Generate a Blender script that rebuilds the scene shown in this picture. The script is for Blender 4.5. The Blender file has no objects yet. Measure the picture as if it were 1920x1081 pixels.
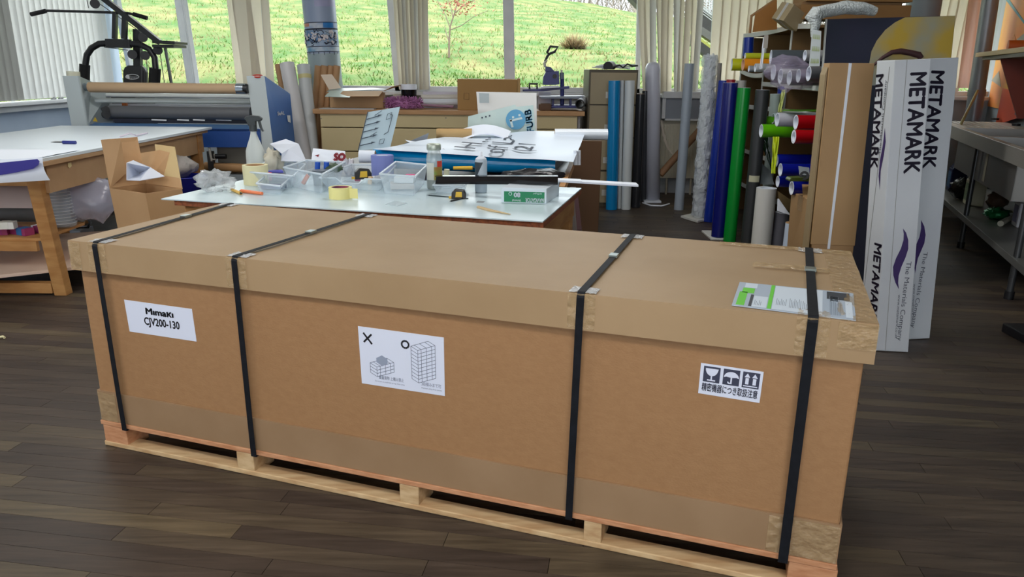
import bpy, math, random
from mathutils import Vector, Matrix, noise
SC = bpy.context.scene
COL = SC.collection
R_ = random.Random(7)
# ---------------------------------------------------------------- camera
CAM_H, PITCH, ROLL, FPX = 1.35, .2843, .0092, 1408.88
_cp, _sp, _cr, _sr = math.cos(PITCH), math.sin(PITCH), math.cos(ROLL), math.sin(ROLL)
_F = Vector((0, _cp, -_sp)); _X = Vector((1, 0, 0)); _U = Vector((0, _sp, _cp))
_RX = _X * _cr + _U * _sr; _UX = -_X * _sr + _U * _cr
cam = bpy.data.cameras.new('camera'); camo = bpy.data.objects.new('camera', cam); COL.objects.link(camo)
cam.sensor_width = 36; cam.lens = FPX / 1920 * 36; cam.clip_end = 200; cam.clip_start = .05
m = Matrix((_RX, _UX, -_F)).transposed().to_4x4(); m.translation = Vector((0, 0, CAM_H)); camo.matrix_world = m
SC.camera = camo
# ---------------------------------------------------------------- view, world, lights
SC.view_settings.view_transform = 'Standard'; SC.view_settings.look = 'None'
SC.view_settings.gamma = 1; SC.view_settings.use_curve_mapping = False; SC.view_settings.exposure = 0.32
SC.cycles.max_bounces = 8; SC.cycles.transparent_max_bounces = 16; SC.cycles.sample_clamp_indirect = 6
SC.cycles.caustics_reflective = False; SC.cycles.caustics_refractive = False
wd = bpy.data.worlds.new('overcast_sky'); SC.world = wd; wd.use_nodes = True
_bg = wd.node_tree.nodes['Background']
_tc = wd.node_tree.nodes.new('ShaderNodeTexCoord'); _ns = wd.node_tree.nodes.new('ShaderNodeTexNoise'); _cr2 = wd.node_tree.nodes.new('ShaderNodeValToRGB')
_ns.inputs['Scale'].default_value = 2.0
_cr2.color_ramp.elements[0].position = .35; _cr2.color_ramp.elements[0].color = (.80, .88, 1, 1)
_cr2.color_ramp.elements[1].position = .65; _cr2.color_ramp.elements[1].color = (1, 1, 1, 1)
wd.node_tree.links.new(_tc.outputs['Generated'], _ns.inputs['Vector']); wd.node_tree.links.new(_ns.outputs['Fac'], _cr2.inputs['Fac'])
wd.node_tree.links.new(_cr2.outputs['Color'], _bg.inputs['Color']); _bg.inputs['Strength'].default_value = 3.7
def area(name, loc, target, sx, sy, power, color=(1, 1, 1), portal=False, spread=math.pi):
    l = bpy.data.lights.new(name, 'AREA'); l.shape = 'RECTANGLE'; l.size = sx; l.size_y = sy; l.energy = power; l.color = color
    o = bpy.data.objects.new(name, l); COL.objects.link(o); o.location = loc
    o.rotation_euler = (Vector(target) - Vector(loc)).to_track_quat('-Z', 'Y').to_euler()
    l.spread = spread
    if portal: l.cycles.is_portal = True
    return o
area('window_portal', (1.0, 8.75, 1.95), (1.0, 0, 1.95), 8.2, 1.8, 1, portal=True)
area('window_portal', (-5.1, 5.5, 1.9), (0, 5.5, 1.9), 7.0, 1.9, 1, portal=True)
for _x, _y in ((-2.8, 1.2), (-.5, .4), (1.2, -1.4), (-2.6, 5.0), (.6, 4.6)):        # the room's ceiling lamps
    area('ceiling_lamp', (_x, _y, 2.93), (_x, _y + .001, 0), 1.3, .35, 27, (1, .975, .94))
_s = bpy.data.lights.new('hazy_sun', 'SUN'); _s.energy = .9; _s.angle = .35; _s.color = (1, .97, .9)
_so = bpy.data.objects.new('hazy_sun', _s); COL.objects.link(_so); _so.rotation_euler = (math.radians(35), math.radians(-10), math.radians(20))
# ---------------------------------------------------------------- pixel helpers (turn a photo point into a point of the room)
def _ray(px, py): return _F + _RX * ((px - 960) / FPX) + _UX * ((540.5 - py) / FPX)
def P(px, py, Y=None, z=None, x=None):
    d = _ray(px, py)
    t = Y / d.y if Y is not None else ((z - CAM_H) / d.z if z is not None else x / d.x)
    return d * t + Vector((0, 0, CAM_H))
def PP(px, py, o, n):            # on the plane through o with normal n
    d = _ray(px, py); c = Vector((0, 0, CAM_H)); t = (Vector(o) - c).dot(n) / d.dot(n)
    return c + d * t
def LEN(npx, Y): return npx * Y / FPX / 1.0
V = Vector
# ---------------------------------------------------------------- materials
def lin(c):
    return tuple((v / 12.92 if v <= .04045 else ((v + .055) / 1.055) ** 2.4) for v in (k / 255 for k in c)) + (1,)
_M = {}
def M(key, rgb=(200, 200, 200), rough=.55, metal=0, rgb2=None, scale=8, stretch=None, bump=0, alpha=1, emit=0, spec=.5, detail=4, pos=(.35, .65), coord='Object', trans=0, bscale=None):
    if key in _M: return _M[key]
    mt = bpy.data.materials.new(key); mt.use_nodes = True; nt = mt.node_tree; b = nt.nodes['Principled BSDF']
    b.inputs['Base Color'].default_value = lin(rgb); b.inputs['Roughness'].default_value = rough; b.inputs['Metallic'].default_value = metal
    b.inputs['Specular IOR Level'].default_value = spec; b.inputs['Alpha'].default_value = alpha
    if trans: b.inputs['Transmission Weight'].default_value = trans
    if emit: b.inputs['Emission Color'].default_value = lin(rgb); b.inputs['Emission Strength'].default_value = emit
    if rgb2 or bump:
        tc = nt.nodes.new('ShaderNodeTexCoord'); mp = nt.nodes.new('ShaderNodeMapping'); ns = nt.nodes.new('ShaderNodeTexNoise')
        nt.links.new(tc.outputs[coord], mp.inputs['Vector']); nt.links.new(mp.outputs['Vector'], ns.inputs['Vector'])
        if stretch: mp.inputs['Scale'].default_value = stretch
        ns.inputs['Scale'].default_value = scale; ns.inputs['Detail'].default_value = detail
        if rgb2:
            cr = nt.nodes.new('ShaderNodeValToRGB'); cr.color_ramp.elements[0].color = lin(rgb); cr.color_ramp.elements[1].color = lin(rgb2)
            cr.color_ramp.elements[0].position, cr.color_ramp.elements[1].position = pos
            nt.links.new(ns.outputs['Fac'], cr.inputs['Fac']); nt.links.new(cr.outputs['Color'], b.inputs['Base Color'])
        if bump:
            n2 = ns
            if bscale:
                n2 = nt.nodes.new('ShaderNodeTexNoise'); n2.inputs['Scale'].default_value = bscale; nt.links.new(mp.outputs['Vector'], n2.inputs['Vector'])
            bp = nt.nodes.new('ShaderNodeBump'); bp.inputs['Strength'].default_value = bump; bp.inputs['Distance'].default_value = .02
            nt.links.new(n2.outputs['Fac'], bp.inputs['Height']); nt.links.new(bp.outputs['Normal'], b.inputs['Normal'])
    _M[key] = mt; return mt
def M_blind(key, rgb, tr=.5):
    if key in _M: return _M[key]
    mt = bpy.data.materials.new(key); mt.use_nodes = True; nt = mt.node_tree; out = nt.nodes['Material Output']; nt.nodes.remove(nt.nodes['Principled BSDF'])
    d = nt.nodes.new('ShaderNodeBsdfDiffuse'); t = nt.nodes.new('ShaderNodeBsdfTranslucent'); mx = nt.nodes.new('ShaderNodeMixShader')
    d.inputs['Color'].default_value = lin(rgb); t.inputs['Color'].default_value = lin(rgb); mx.inputs['Fac'].default_value = tr
    nt.links.new(d.outputs[0], mx.inputs[1]); nt.links.new(t.outputs[0], mx.inputs[2]); nt.links.new(mx.outputs[0], out.inputs['Surface'])
    _M[key] = mt; return mt
def M_glass(key, tint=(255, 255, 255), fac=.12, rough=.02):
    if key in _M: return _M[key]
    mt = bpy.data.materials.new(key); mt.use_nodes = True; nt = mt.node_tree; out = nt.nodes['Material Output']; nt.nodes.remove(nt.nodes['Principled BSDF'])
    t = nt.nodes.new('ShaderNodeBsdfTransparent'); g = nt.nodes.new('ShaderNodeBsdfGlossy'); mx = nt.nodes.new('ShaderNodeMixShader')
    t.inputs['Color'].default_value = lin(tint); g.inputs['Roughness'].default_value = rough
    lw = nt.nodes.new('ShaderNodeLayerWeight'); lw.inputs['Blend'].default_value = fac
    nt.links.new(lw.outputs['Fresnel'], mx.inputs['Fac']); nt.links.new(t.outputs[0], mx.inputs[1]); nt.links.new(g.outputs[0], mx.inputs[2]); nt.links.new(mx.outputs[0], out.inputs['Surface'])
    _M[key] = mt; return mt
# ---------------------------------------------------------------- mesh builder
class MB:
    def __init__(s): s.v = []; s.f = []; s.mi = []; s.sm = []; s.mats = []; s.cur = 0; s.uv = None
    def mat(s, mt):
        if mt not in s.mats: s.mats.append(mt)
        s.cur = s.mats.index(mt); return s
    def add(s, vs, fs, smooth=False):
        o = len(s.v); s.v += [V(p) for p in vs]
        for f in fs: s.f.append([i + o for i in f]); s.mi.append(s.cur); s.sm.append(smooth)
        return s
    def hexa(s, b, t, smooth=False):
        return s.add(list(b) + list(t), [(3, 2, 1, 0), (4, 5, 6, 7), (0, 1, 5, 4), (1, 2, 6, 5), (2, 3, 7, 6), (3, 0, 4, 7)], smooth)
    def box(s, c, d, R=None):
        c = V(c); h = [k / 2 for k in d]; q = []
        for sz in (-1, 1):
            for sx, sy in ((-1, -1), (1, -1), (1, 1), (-1, 1)):
                p = V((sx * h[0], sy * h[1], sz * h[2])); q.append(c + (R @ p if R else p))
        return s.hexa(q[:4], q[4:])
    def bb(s, p0, p1): return s.box([(a + b) / 2 for a, b in zip(p0, p1)], [abs(b - a) for a, b in zip(p0, p1)])
    def prism(s, poly, off):
        n = len(poly); off = V(off); a = [V(p) for p in poly]; b = [p + off for p in a]
        return s.add(a + b, [tuple(range(n))[::-1], tuple(range(n, 2 * n))] + [(i, (i + 1) % n, n + (i + 1) % n, n + i) for i in range(n)])
    def _frame(s, ax):
        ax = V(ax).normalized(); t = V((0, 0, 1)) if abs(ax.z) < .9 else V((1, 0, 0))
        u = ax.cross(t).normalized(); return u, ax.cross(u).normalized()
    def cyl(s, a, b, r, r2=None, n=20, caps=True):
        a, b = V(a), V(b); r2 = r if r2 is None else r2; u, w = s._frame(b - a); ring = []
        for p, q in ((a, r), (b, r2)): ring += [p + (u * math.cos(2 * math.pi * i / n) + w * math.sin(2 * math.pi * i / n)) * q for i in range(n)]
        s.add(ring, [(i, (i + 1) % n, n + (i + 1) % n, n + i) for i in range(n)], True)
        if caps: s.add(ring, [tuple(range(n))[::-1], tuple(range(n, 2 * n))])
        return s
    def pipe(s, a, b, r, ri, n=20, mcore=None):         # hollow roll: skin, end rings, bore
        a, b = V(a), V(b); u, w = s._frame(b - a); ring = []
        for p, q in ((a, r), (b, r), (b, ri), (a, ri)): ring += [p + (u * math.cos(2 * math.pi * i / n) + w * math.sin(2 * math.pi * i / n)) * q for i in range(n)]
        s.add(ring[:2 * n], [(i, (i + 1) % n, n + (i + 1) % n, n + i) for i in range(n)], True)
        c = s.cur
        if mcore:
            if not s.mats: s.mats.append(None)
            s.mat(mcore)
        s.add(ring, [(k * n + i, k * n + (i + 1) % n, ((k + 1) % 4) * n + (i + 1) % n, ((k + 1) % 4) * n + i) for k in (1, 3) for i in range(n)])
        s.add(ring, [(2 * n + i, 2 * n + (i + 1) % n, 3 * n + (i + 1) % n, 3 * n + i) for i in range(n)], True)
        s.cur = c; return s
    def tube(s, pts, r, n=8, closed=False):
        pts = [V(p) for p in pts]; m_ = len(pts); ring = []; pu = None
        for k in range(m_):
            d = (pts[(k + 1) % m_] - pts[k - 1]) if closed or 0 < k < m_ - 1 else (pts[1] - pts[0] if k == 0 else pts[-1] - pts[-2])
            d.normalize()
            if pu is None: u, w = s._frame(d)
            else:
                u = (pu - d * pu.dot(d)).normalized(); w = d.cross(u).normalized()
            pu = u; rr = r[k] if isinstance(r, (list, tuple)) else r
            ring += [pts[k] + (u * math.cos(2 * math.pi * i / n) + w * math.sin(2 * math.pi * i / n)) * rr for i in range(n)]
        fs = [(k * n + i, k * n + (i + 1) % n, ((k + 1) % m_) * n + (i + 1) % n, ((k + 1) % m_) * n + i) for k in range(m_ if closed else m_ - 1) for i in range(n)]
        s.add(ring, fs, True)
        if not closed: s.add(ring, [tuple(range(n))[::-1], tuple(range((m_ - 1) * n, m_ * n))])
        return s
    def lathe(s, prof, o, ax=(0, 0, 1), n=24, sx=1):
        o = V(o); ax = V(ax).normalized(); u, w = s._frame(ax); ring = []
        for r, h in prof: ring += [o + ax * h + (u * math.cos(2 * math.pi * i / n) * sx + w * math.sin(2 * math.pi * i / n)) * max(r, 1e-4) for i in range(n)]
        return s.add(ring, [(k * n + i, k * n + (i + 1) % n, (k + 1) * n + (i + 1) % n, (k + 1) * n + i) for k in range(len(prof) - 1) for i in range(n)], True)
    def grid(s, fn, nu, nv, th=0, smooth=True):          # fn(u,v)->point, thickness th (m)
        a = [V(fn(i / nu, j / nv)) for j in range(nv + 1) for i in range(nu + 1)]
        W = nu + 1; fs = [(j * W + i, j * W + i + 1, (j + 1) * W + i + 1, (j + 1) * W + i) for j in range(nv) for i in range(nu)]
        if not th: return s.add(a, fs, smooth)
        nrm = [V((0, 0, 0)) for _ in a]
        for f in fs:
            nn = (a[f[1]] - a[f[0]]).cross(a[f[3]] - a[f[0]])
            for i in f: nrm[i] += nn
        b = [p - (q.normalized() * th if q.length > 0 else V((0, 0, th))) for p, q in zip(a, nrm)]; N = len(a)
        s.add(a + b, fs, smooth); s.add(a + b, [tuple(i + N for i in f[::-1]) for f in fs], smooth)
        e = [(i, i + 1) for i in range(nu)] + [(nu + j * W, nu + (j + 1) * W) for j in range(nv)] + [(nv * W + i + 1, nv * W + i) for i in range(nu)] + [((j + 1) * W, j * W) for j in range(nv)]
        return s.add(a + b, [(q, p, p + N, q + N) for p, q in e])
    def build(s, name, mt=None, parent=None, base=None, bevel=0, **tags):
        if not s.mats: s.mats = [mt]
        s.mats = [mt if q is None else q for q in s.mats]
        me = bpy.data.meshes.new(name)
        root = parent
        while root is not None and root.parent is not None: root = root.parent
        off = root.location if root is not None else (V(base) if base is not None else V((sum(p.x for p in s.v) / len(s.v), sum(p.y for p in s.v) / len(s.v), min(p.z for p in s.v))))
        me.from_pydata([tuple(p - off) for p in s.v], [], s.f)
        for q in s.mats: me.materials.append(q)
        me.polygons.foreach_set('material_index', s.mi); me.polygons.foreach_set('use_smooth', s.sm); me.update()
        o = bpy.data.objects.new(name, me); COL.objects.link(o)
        if parent is not None: o.parent = parent
        else: o.location = off
        if bevel:
            bm = o.modifiers.new('b', 'BEVEL'); bm.width = bevel; bm.segments = 2; bm.limit_method = 'ANGLE'
        for k, v_ in tags.items(): o[k] = v_
        return o
def thing(name, loc, label, cat, group=None):
    o = bpy.data.objects.new(name, None); COL.objects.link(o); o.location = V(loc); o.empty_display_size = .1
    o['label'] = label; o['category'] = cat
    if group: o['group'] = group
    return o
def T(label, cat, group=None):
    d = dict(label=label, category=cat)
    if group: d['group'] = group
    return d
def q3(c, ex, ey, ez): return Matrix((ex, ey, ez)).transposed()
def text(s, o, xd, yd, h, mt, parent, name='lettering', wid=None, bold=0, align='LEFT', th=.0004):
    cu = bpy.data.curves.new('t', 'FONT'); cu.body = s; cu.size = 1; cu.resolution_u = 3; cu.align_x = align; cu.space_line = .9
    ob = bpy.data.objects.new('t', cu); COL.objects.link(ob); dg = bpy.context.evaluated_depsgraph_get()
    me0 = ob.evaluated_get(dg).to_mesh(); vs = [v.co.copy() for v in me0.vertices]; fs = [tuple(p.vertices) for p in me0.polygons]
    ob.evaluated_get(dg).to_mesh_clear(); bpy.data.objects.remove(ob); bpy.data.curves.remove(cu)
    if not vs: return None
    xs = [v.x for v in vs]; ys = [v.y for v in vs]; x0, x1, y0, y1 = min(xs), max(xs), min(ys), max(ys)
    k = h / .7; kx = wid / (x1 - x0) if wid else k; xd, yd, o = V(xd).normalized(), V(yd).normalized(), V(o); nn = xd.cross(yd)
    if align == 'FIT': k = h / (y1 - y0)
    sh = x0 if wid else 0
    mb = MB(); bs = bold * 1.6
    for ox, oy in ((0, 0), (bs, 0), (-bs, 0), (0, bs), (0, -bs)) if bold > .01 else ((0, 0),):     # heavier strokes from shifted copies
        mb.add([o + xd * (v.x + ox - sh) * kx + yd * (v.y + oy) * k + nn * th for v in vs], fs)
    return mb.build(name, mt, parent)
# ================================================================ materials shared by the room
white_paint = M('white_paint', (226, 228, 230), .45, rgb2=(214, 216, 220), scale=5)
blue_wall = M('blue_wall_paint', (186, 202, 222), .6, rgb2=(176, 192, 214), scale=2)
grey_wall = M('grey_wall_paint', (122, 132, 142), .6)
glass = M_glass('window_glass', (250, 252, 250), .06)
ST = dict(kind='structure')
# ---------------------------------------------------------------- floor of separate wood blocks
def floor_mat():
    mt = bpy.data.materials.new('dark_wood_block'); mt.use_nodes = True; nt = mt.node_tree; b = nt.nodes['Principled BSDF']; L = nt.links.new
    N = nt.nodes.new
    oi = N('ShaderNodeObjectInfo'); ge = N('ShaderNodeNewGeometry'); ad = N('ShaderNodeMath'); fr = N('ShaderNodeMath'); fr.operation = 'FRACT'
    L(oi.outputs['Random'], ad.inputs[0]); L(ge.outputs['Random Per Island'], ad.inputs[1]); L(ad.outputs[0], fr.inputs[0])
    cr = N('ShaderNodeValToRGB'); L(fr.outputs[0], cr.inputs['Fac'])
    for i, (p, c) in enumerate(((0, (66, 56, 49)), (.45, (76, 65, 56)), (.8, (84, 73, 60)), (1, (100, 88, 68)))):
        e = cr.color_ramp.elements[i] if i < 2 else cr.color_ramp.elements.new(p); e.position = p; e.color = lin(c)
    mp = N('ShaderNodeMapping'); mp.inputs['Rotation'].default_value = (0, 0, math.radians(9)); mp.inputs['Scale'].default_value = (2.2, 30, 2); L(ge.outputs['Position'], mp.inputs['Vector'])
    ns = N('ShaderNodeTexNoise'); ns.inputs['Scale'].default_value = 1.6; ns.inputs['Detail'].default_value = 8; ns.inputs['Roughness'].default_value = .65; L(mp.outputs[0], ns.inputs['Vector'])
    mx = N('ShaderNodeMix'); mx.data_type = 'RGBA'; mx.blend_type = 'OVERLAY'; mx.inputs['Factor'].default_value = .75
    nr = N('ShaderNodeMapRange'); nr.inputs['From Min'].default_value = .3; nr.inputs['From Max'].default_value = .7; nr.inputs['To Min'].default_value = .18; nr.inputs['To Max'].default_value = .72; L(ns.outputs['Fac'], nr.inputs['Value']); L(cr.outputs[0], mx.inputs[6]); L(nr.outputs[0], mx.inputs[7])
    n2 = N('ShaderNodeTexNoise'); n2.inputs['Scale'].default_value = 1.3; n2.inputs['Detail'].default_value = 6; L(ge.outputs['Position'], n2.inputs['Vector'])
    c2 = N('ShaderNodeValToRGB'); c2.color_ramp.elements[0].position = .3; c2.color_ramp.elements[1].position = .7; c2.color_ramp.elements[0].color = (.7, .7, .72, 1); c2.color_ramp.elements[1].color = (1.15, 1.1, 1.05, 1)
    L(n2.outputs['Fac'], c2.inputs['Fac'])
    m2 = N('ShaderNodeMix'); m2.data_type = 'RGBA'; m2.blend_type = 'MULTIPLY'; m2.inputs['Factor'].default_value = 1; L(mx.outputs[2], m2.inputs[6]); L(c2.outputs[0], m2.inputs[7])
    L(m2.outputs[2], b.inputs['Base Color'])
    r2 = N('ShaderNodeMapRange'); L(ns.outputs['Fac'], r2.inputs['Value']); r2.inputs['To Min'].default_value = .36; r2.inputs['To Max'].default_value = .62; L(r2.outputs[0], b.inputs['Roughness'])
    bp = N('ShaderNodeBump'); bp.inputs['Strength'].default_value = .25; bp.inputs['Distance'].default_value = .004; L(ns.outputs['Fac'], bp.inputs['Height']); L(bp.outputs[0], b.inputs['Normal'])
    b.inputs['Specular IOR Level'].default_value = .45
    return mt
fmat = floor_mat()
fl = MB().bb((-6, -3.2, -.06), (7, 10.2, -.012)).build('floor', M('floor_gap', (26, 22, 20), .9), base=(0, 0, 0), **ST)
E1 = V((math.cos(math.radians(-9)), math.sin(math.radians(-9)), 0)); E2 = V((-E1.y, E1.x, 0))
PW, PL = .07, .95
_pm = MB(); _q = [E1 * a + E2 * b for a, b in ((-PL / 2 + .0009, -PW / 2 + .0007), (PL / 2 - .0009, -PW / 2 + .0007), (PL / 2 - .0009, PW / 2 - .0007), (-PL / 2 + .0009, PW / 2 - .0007))]
_pm.hexa([p + V((0, 0, -.012)) for p in _q], [V(p) for p in _q])
_me = bpy.data.meshes.new('plank'); _me.from_pydata([tuple(p) for p in _pm.v], [], _pm.f); _me.materials.append(fmat)
_rest = MB(); _cand = []
for r in range(-70, 190):
    offx = (r * .37 + R_.random() * .5) % PL
    for k in range(-9, 10):
        c = E1 * (k * PL + offx) + E2 * (r * PW)
        if not (-5.6 < c.x < 6.2 and -2.9 < c.y < 10): continue
        d = c - V((0, 0, CAM_H)); zc = d.dot(_F)
        vis = zc > .5 and abs(d.dot(_RX)) / zc < .82 and d.dot(_UX) / zc > -.46 and c.y < 4.6
        u = c - V((-1.515, 2.503, 0)); ca, sa = math.cos(.3285), math.sin(.3285); uu, vv = u.x * ca - u.y * sa, u.x * sa + u.y * ca
        if vis and .45 < uu < 2.1 and .1 < vv < 3: vis = False       # hidden under the crate
        _cand.append((c.length if vis else 99 + c.length, c))
_cand.sort(key=lambda a: a[0])
for i, (d_, c) in enumerate(_cand):
    if i < 290 and d_ < 99:
        o = bpy.data.objects.new('plank', _me); COL.objects.link(o); o.parent = fl; o.location = c
    else: _rest.hexa([p + c + V((0, 0, -.012)) for p in _q], [p + c for p in _q])
_rest.build('plank_field', fmat, fl, kind='stuff')
# ---------------------------------------------------------------- walls
def seg(mb, a, b, z0, z1, th, n):                          # wall piece from a to b (xy), thickness th to the outside n
    a0, b0, n = V((a[0], a[1], 0)), V((b[0], b[1], 0)), V((n[0], n[1], 0)).normalized() * th
    q = [a0, b0, b0 + n, a0 + n]; return mb.hexa([p + V((0, 0, z0)) for p in q], [p + V((0, 0, z1)) for p in q])
A_, B_, C_ = (-5.0, 9.9), (-2.95, 8.6), (5.27, 8.6)       # left corner, knee, right corner
ZS, ZT = 1.10, 2.75
nb = (1.3, 2.05)
w = MB(); seg(w, A_, B_, 0, .99, .15, nb); seg(w, A_, B_, ZT, 3, .15, nb); seg(w, B_, C_, 0, ZS - .04, .15, (0, 1)); seg(w, B_, C_, ZT, 3, .15, (0, 1)); seg(w, C_, (5.6, 8.6), 0, 3, .15, (0, 1))
wb = w.build('wall_back', M('back_wall_paint', (190, 196, 200), .6), **ST)
w = MB(); seg(w, (-5, -3), (-5, 9.9), 0, .96, .15, (-1, 0)); seg(w, (-5, -3), (-5, 9.9), ZT, 3, .15, (-1, 0)); seg(w, (-5, -3), (-5, 1.8), .96, ZT, .15, (-1, 0)); seg(w, (-5, 9.3), (-5, 9.95), .96, ZT, .15, (-1, 0))
w.build('wall_left', blue_wall, **ST)
RD = V((.374, .927, 0)).normalized(); RN = V((.927, -.374, 0)).normalized()
w = MB(); seg(w, (5.27, 8.6), (3.35, 3.4), 0, 3, .15, RN); seg(w, (3.35, 3.4), (3.35, -3), 0, 3, .15, (1, 0)); w.build('wall_right', M('right_wall_paint', (150, 160, 168), .6), **ST)
w = MB(); seg(w, (-5, -3), (3.35, -3), 0, 1.0, .15, (0, -1)); seg(w, (-5, -3), (3.35, -3), 2.4, 3, .15, (0, -1)); seg(w, (-5, -3), (-4, -3), 1, 2.4, .15, (0, -1)); seg(w, (2.2, -3), (3.35, -3), 1, 2.4, .15, (0, -1))
w.build('wall_front', M('front_wall_paint', (215, 214, 208), .6), **ST)
MB().bb((-5.2, -3.2, 3), (5.6, 10.2, 3.1)).build('ceiling', M('ceiling_white', (225, 224, 220), .8), **ST)
# sills
w = MB(); seg(w, (-2.95, 8.5), (5.22, 8.5), ZS - .04, ZS, .12, (0, 1)); w.build('trim_1', white_paint, bevel=.006, **ST)
w = MB(); w.bb((-4.99, 1.8, .96), (-4.80, 9.8, .995)); w.bb((-4.97, 1.8, .90), (-4.88, 9.8, .96)); w.build('trim_2', white_paint, bevel=.006, **ST)
w = MB(); seg(w, (-4.95, 9.75), (-2.97, 8.5), .99, 1.03, .16, nb); w.build('trim_3', white_paint, **ST)
# ---------------------------------------------------------------- windows: posts follow the photograph's lines, panes between them
def post(parent, x0, y0, x1, y1, wpx, Yv=8.62, dep=.07, name='window_post', mt=None, ztop=ZT, zb=ZS):
    a, b = P(x0, y0, Y=Yv), P(x1, y1, Y=Yv); d = (b - a) / (b.z - a.z); ww = LEN(wpx, Yv)
    p0 = a + d * (zb - a.z); p1 = a + d * (ztop - a.z); h = ww / 2
    q = lambda p: [p + V((-h, -dep / 2, 0)), p + V((h, -dep / 2, 0)), p + V((h, dep / 2, 0)), p + V((-h, dep / 2, 0))]
    return MB().hexa(q(p0), q(p1)).build(name, mt or white_paint, parent, bevel=.006)
wn = bpy.data.objects.new('window_1', None); COL.objects.link(wn); wn.location = (1, 8.62, ZS); wn['kind'] = 'structure'
post(wn, 732, 0, 746, 165, 11); post(wn, 796, 0, 802, 165, 9); post(wn, 953, 0, 956, 165, 19); post(wn, 1199, 0, 1195, 165, 8)
post(wn, 490, 0, 506, 165, 9); post(wn, 1341, 0, 1332, 165, 6)
for x_ in (2.9, 3.9, 4.85): MB().bb((x_, 8.59, ZS), (x_ + .06, 8.65, ZT)).build('window_post', white_paint, wn)
MB().bb((-2.95, 8.585, ZS), (5.25, 8.655, ZS + .055)).build('bottom_rail', white_paint, wn, bevel=.006)
MB().bb((-2.95, 8.585, ZT - .06), (5.25, 8.655, ZT)).build('top_rail', white_paint, wn)
for a_, b_ in ((-2.9, -1.4), (-1.4, -.99), (-.97, -.04), (.04, 1.4), (1.4, 2.9), (2.95, 3.9), (3.95, 4.85), (4.91, 5.24)):
    MB().bb((a_, 8.622, ZS + .04), (b_, 8.626, ZT - .05)).build('pane', glass, wn)
wn2 = bpy.data.objects.new('window_2', None); COL.objects.link(wn2); wn2.location = (-4, 9.2, 1); wn2['kind'] = 'structure'
def bay(px, py):                                            # a point on the slanted bay plane
    n = V((nb[0], nb[1], 0)).normalized(); return PP(px, py, (A_[0], A_[1], 0), n)
def bpost(x0, y0, x1, y1, wpx, nm='window_post', off=0.0, mt=None, dep=.06, zb=1.03, ztop=ZT):
    a, b = bay(x0, y0), bay(x1, y1); d = (b - a) / (b.z - a.z); p0 = a + d * (zb - a.z); p1 = a + d * (ztop - a.z)
    t = (V((B_[0], B_[1], 0)) - V((A_[0], A_[1], 0))).normalized(); n = V((nb[0], nb[1], 0)).normalized(); h = wpx * a.y / FPX / 2 / .85
    q = lambda p: [p + t * (-h) + n * off, p + t * h + n * off, p + t * h + n * (off + dep), p + t * (-h) + n * (off + dep)]
    return MB().hexa(q(p0), q(p1)).build(nm, mt or white_paint, wn2, bevel=.005)
bpost(333, 0, 356, 152, 17); bpost(215, 0, 243, 140, 9); bpost(352, 60, 366, 152, 3, 'window_bead', -.01)
tt = V((B_[0] - A_[0], B_[1] - A_[1], 0))
w = MB(); seg(w, A_, B_, 1.03, 1.07, .05, nb); w.build('bottom_rail', white_paint, wn2)
w = MB(); seg(w, A_, B_, ZT - .05, ZT, .05, nb); w.build('top_rail', white_paint, wn2)
for a_, b_ in ((.02, .47), (.49, .97)):
    w = MB(); pa, pb = V((A_[0], A_[1], 0)) + tt * a_, V((A_[0], A_[1], 0)) + tt * b_; o_ = V((nb[0], nb[1], 0)).normalized() * .03
    seg(w, pa + o_, pb + o_, 1.06, ZT - .04, .004, nb); w.build('pane', glass, wn2)
wn3 = bpy.data.objects.new('window_3', None); COL.objects.link(wn3); wn3.location = (-5.05, 5.5, 1); wn3['kind'] = 'structure'
for k in range(6):
    y_ = 1.8 + k * 1.5; MB().bb((-5.12, y_ - .03, .995), (-5.04, y_ + .03, ZT)).build('window_post', white_paint, wn3)
    if k < 5: MB().bb((-5.09, y_ + .03, .995), (-5.086, y_ + 1.47, ZT)).build('pane', glass, wn3)
# ---------------------------------------------------------------- vertical blinds (every louvre a part)
bl_shaded = M_blind('blind_shaded', (186, 186, 182), .3); bl_white = M_blind('blind_white', (226, 226, 224), .55); bl_cream = M_blind('blind_cream', (242, 237, 226), .6); bl_cream2 = M_blind('blind_cream_shade', (230, 225, 214), .5)  # first one has shade put into its colour: greyer, less translucent
def louvre(parent, p0, p1, wid, yaw, mt, th=.0018, curve=.0):
    d = V((math.cos(yaw), math.sin(yaw), 0)) * wid / 2; n = V((-d.y, d.x, 0)).normalized()
    mb = MB(); mb.grid(lambda u, v: p0.lerp(p1, v) + d * (2 * u - 1) + n * curve * (1 - (2 * u - 1) ** 2), 4, 6, th)
    return mb.build('louvre', mt, parent)
b1 = thing('vertical_blind', (-4.9, 6.9, 1.0), 'long run of white vertical blind louvres over the side window behind the gym machine', 'blind')
y_ = 7.76
while y_ < 9.5:
    louvre(b1, V((-4.90, y_, 1.01)), V((-4.90, y_, 2.68)), .127, math.radians(72), bl_white, curve=.006); y_ += .105
MB().bb((-4.93, 7.70, 2.68), (-4.87, 9.5, 2.73)).build('head_rail', white_paint, b1)
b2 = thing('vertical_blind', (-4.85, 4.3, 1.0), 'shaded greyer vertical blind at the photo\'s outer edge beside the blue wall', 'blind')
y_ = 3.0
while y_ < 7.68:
    louvre(b2, V((-4.86, y_, 1.01)), V((-4.86, y_, 2.68)), .127, math.radians(80), bl_shaded, curve=.006); y_ += .1
MB().bb((-4.87, 2.9, 2.68), (-4.82, 7.69, 2.73)).build('head_rail', white_paint, b2)
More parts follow.
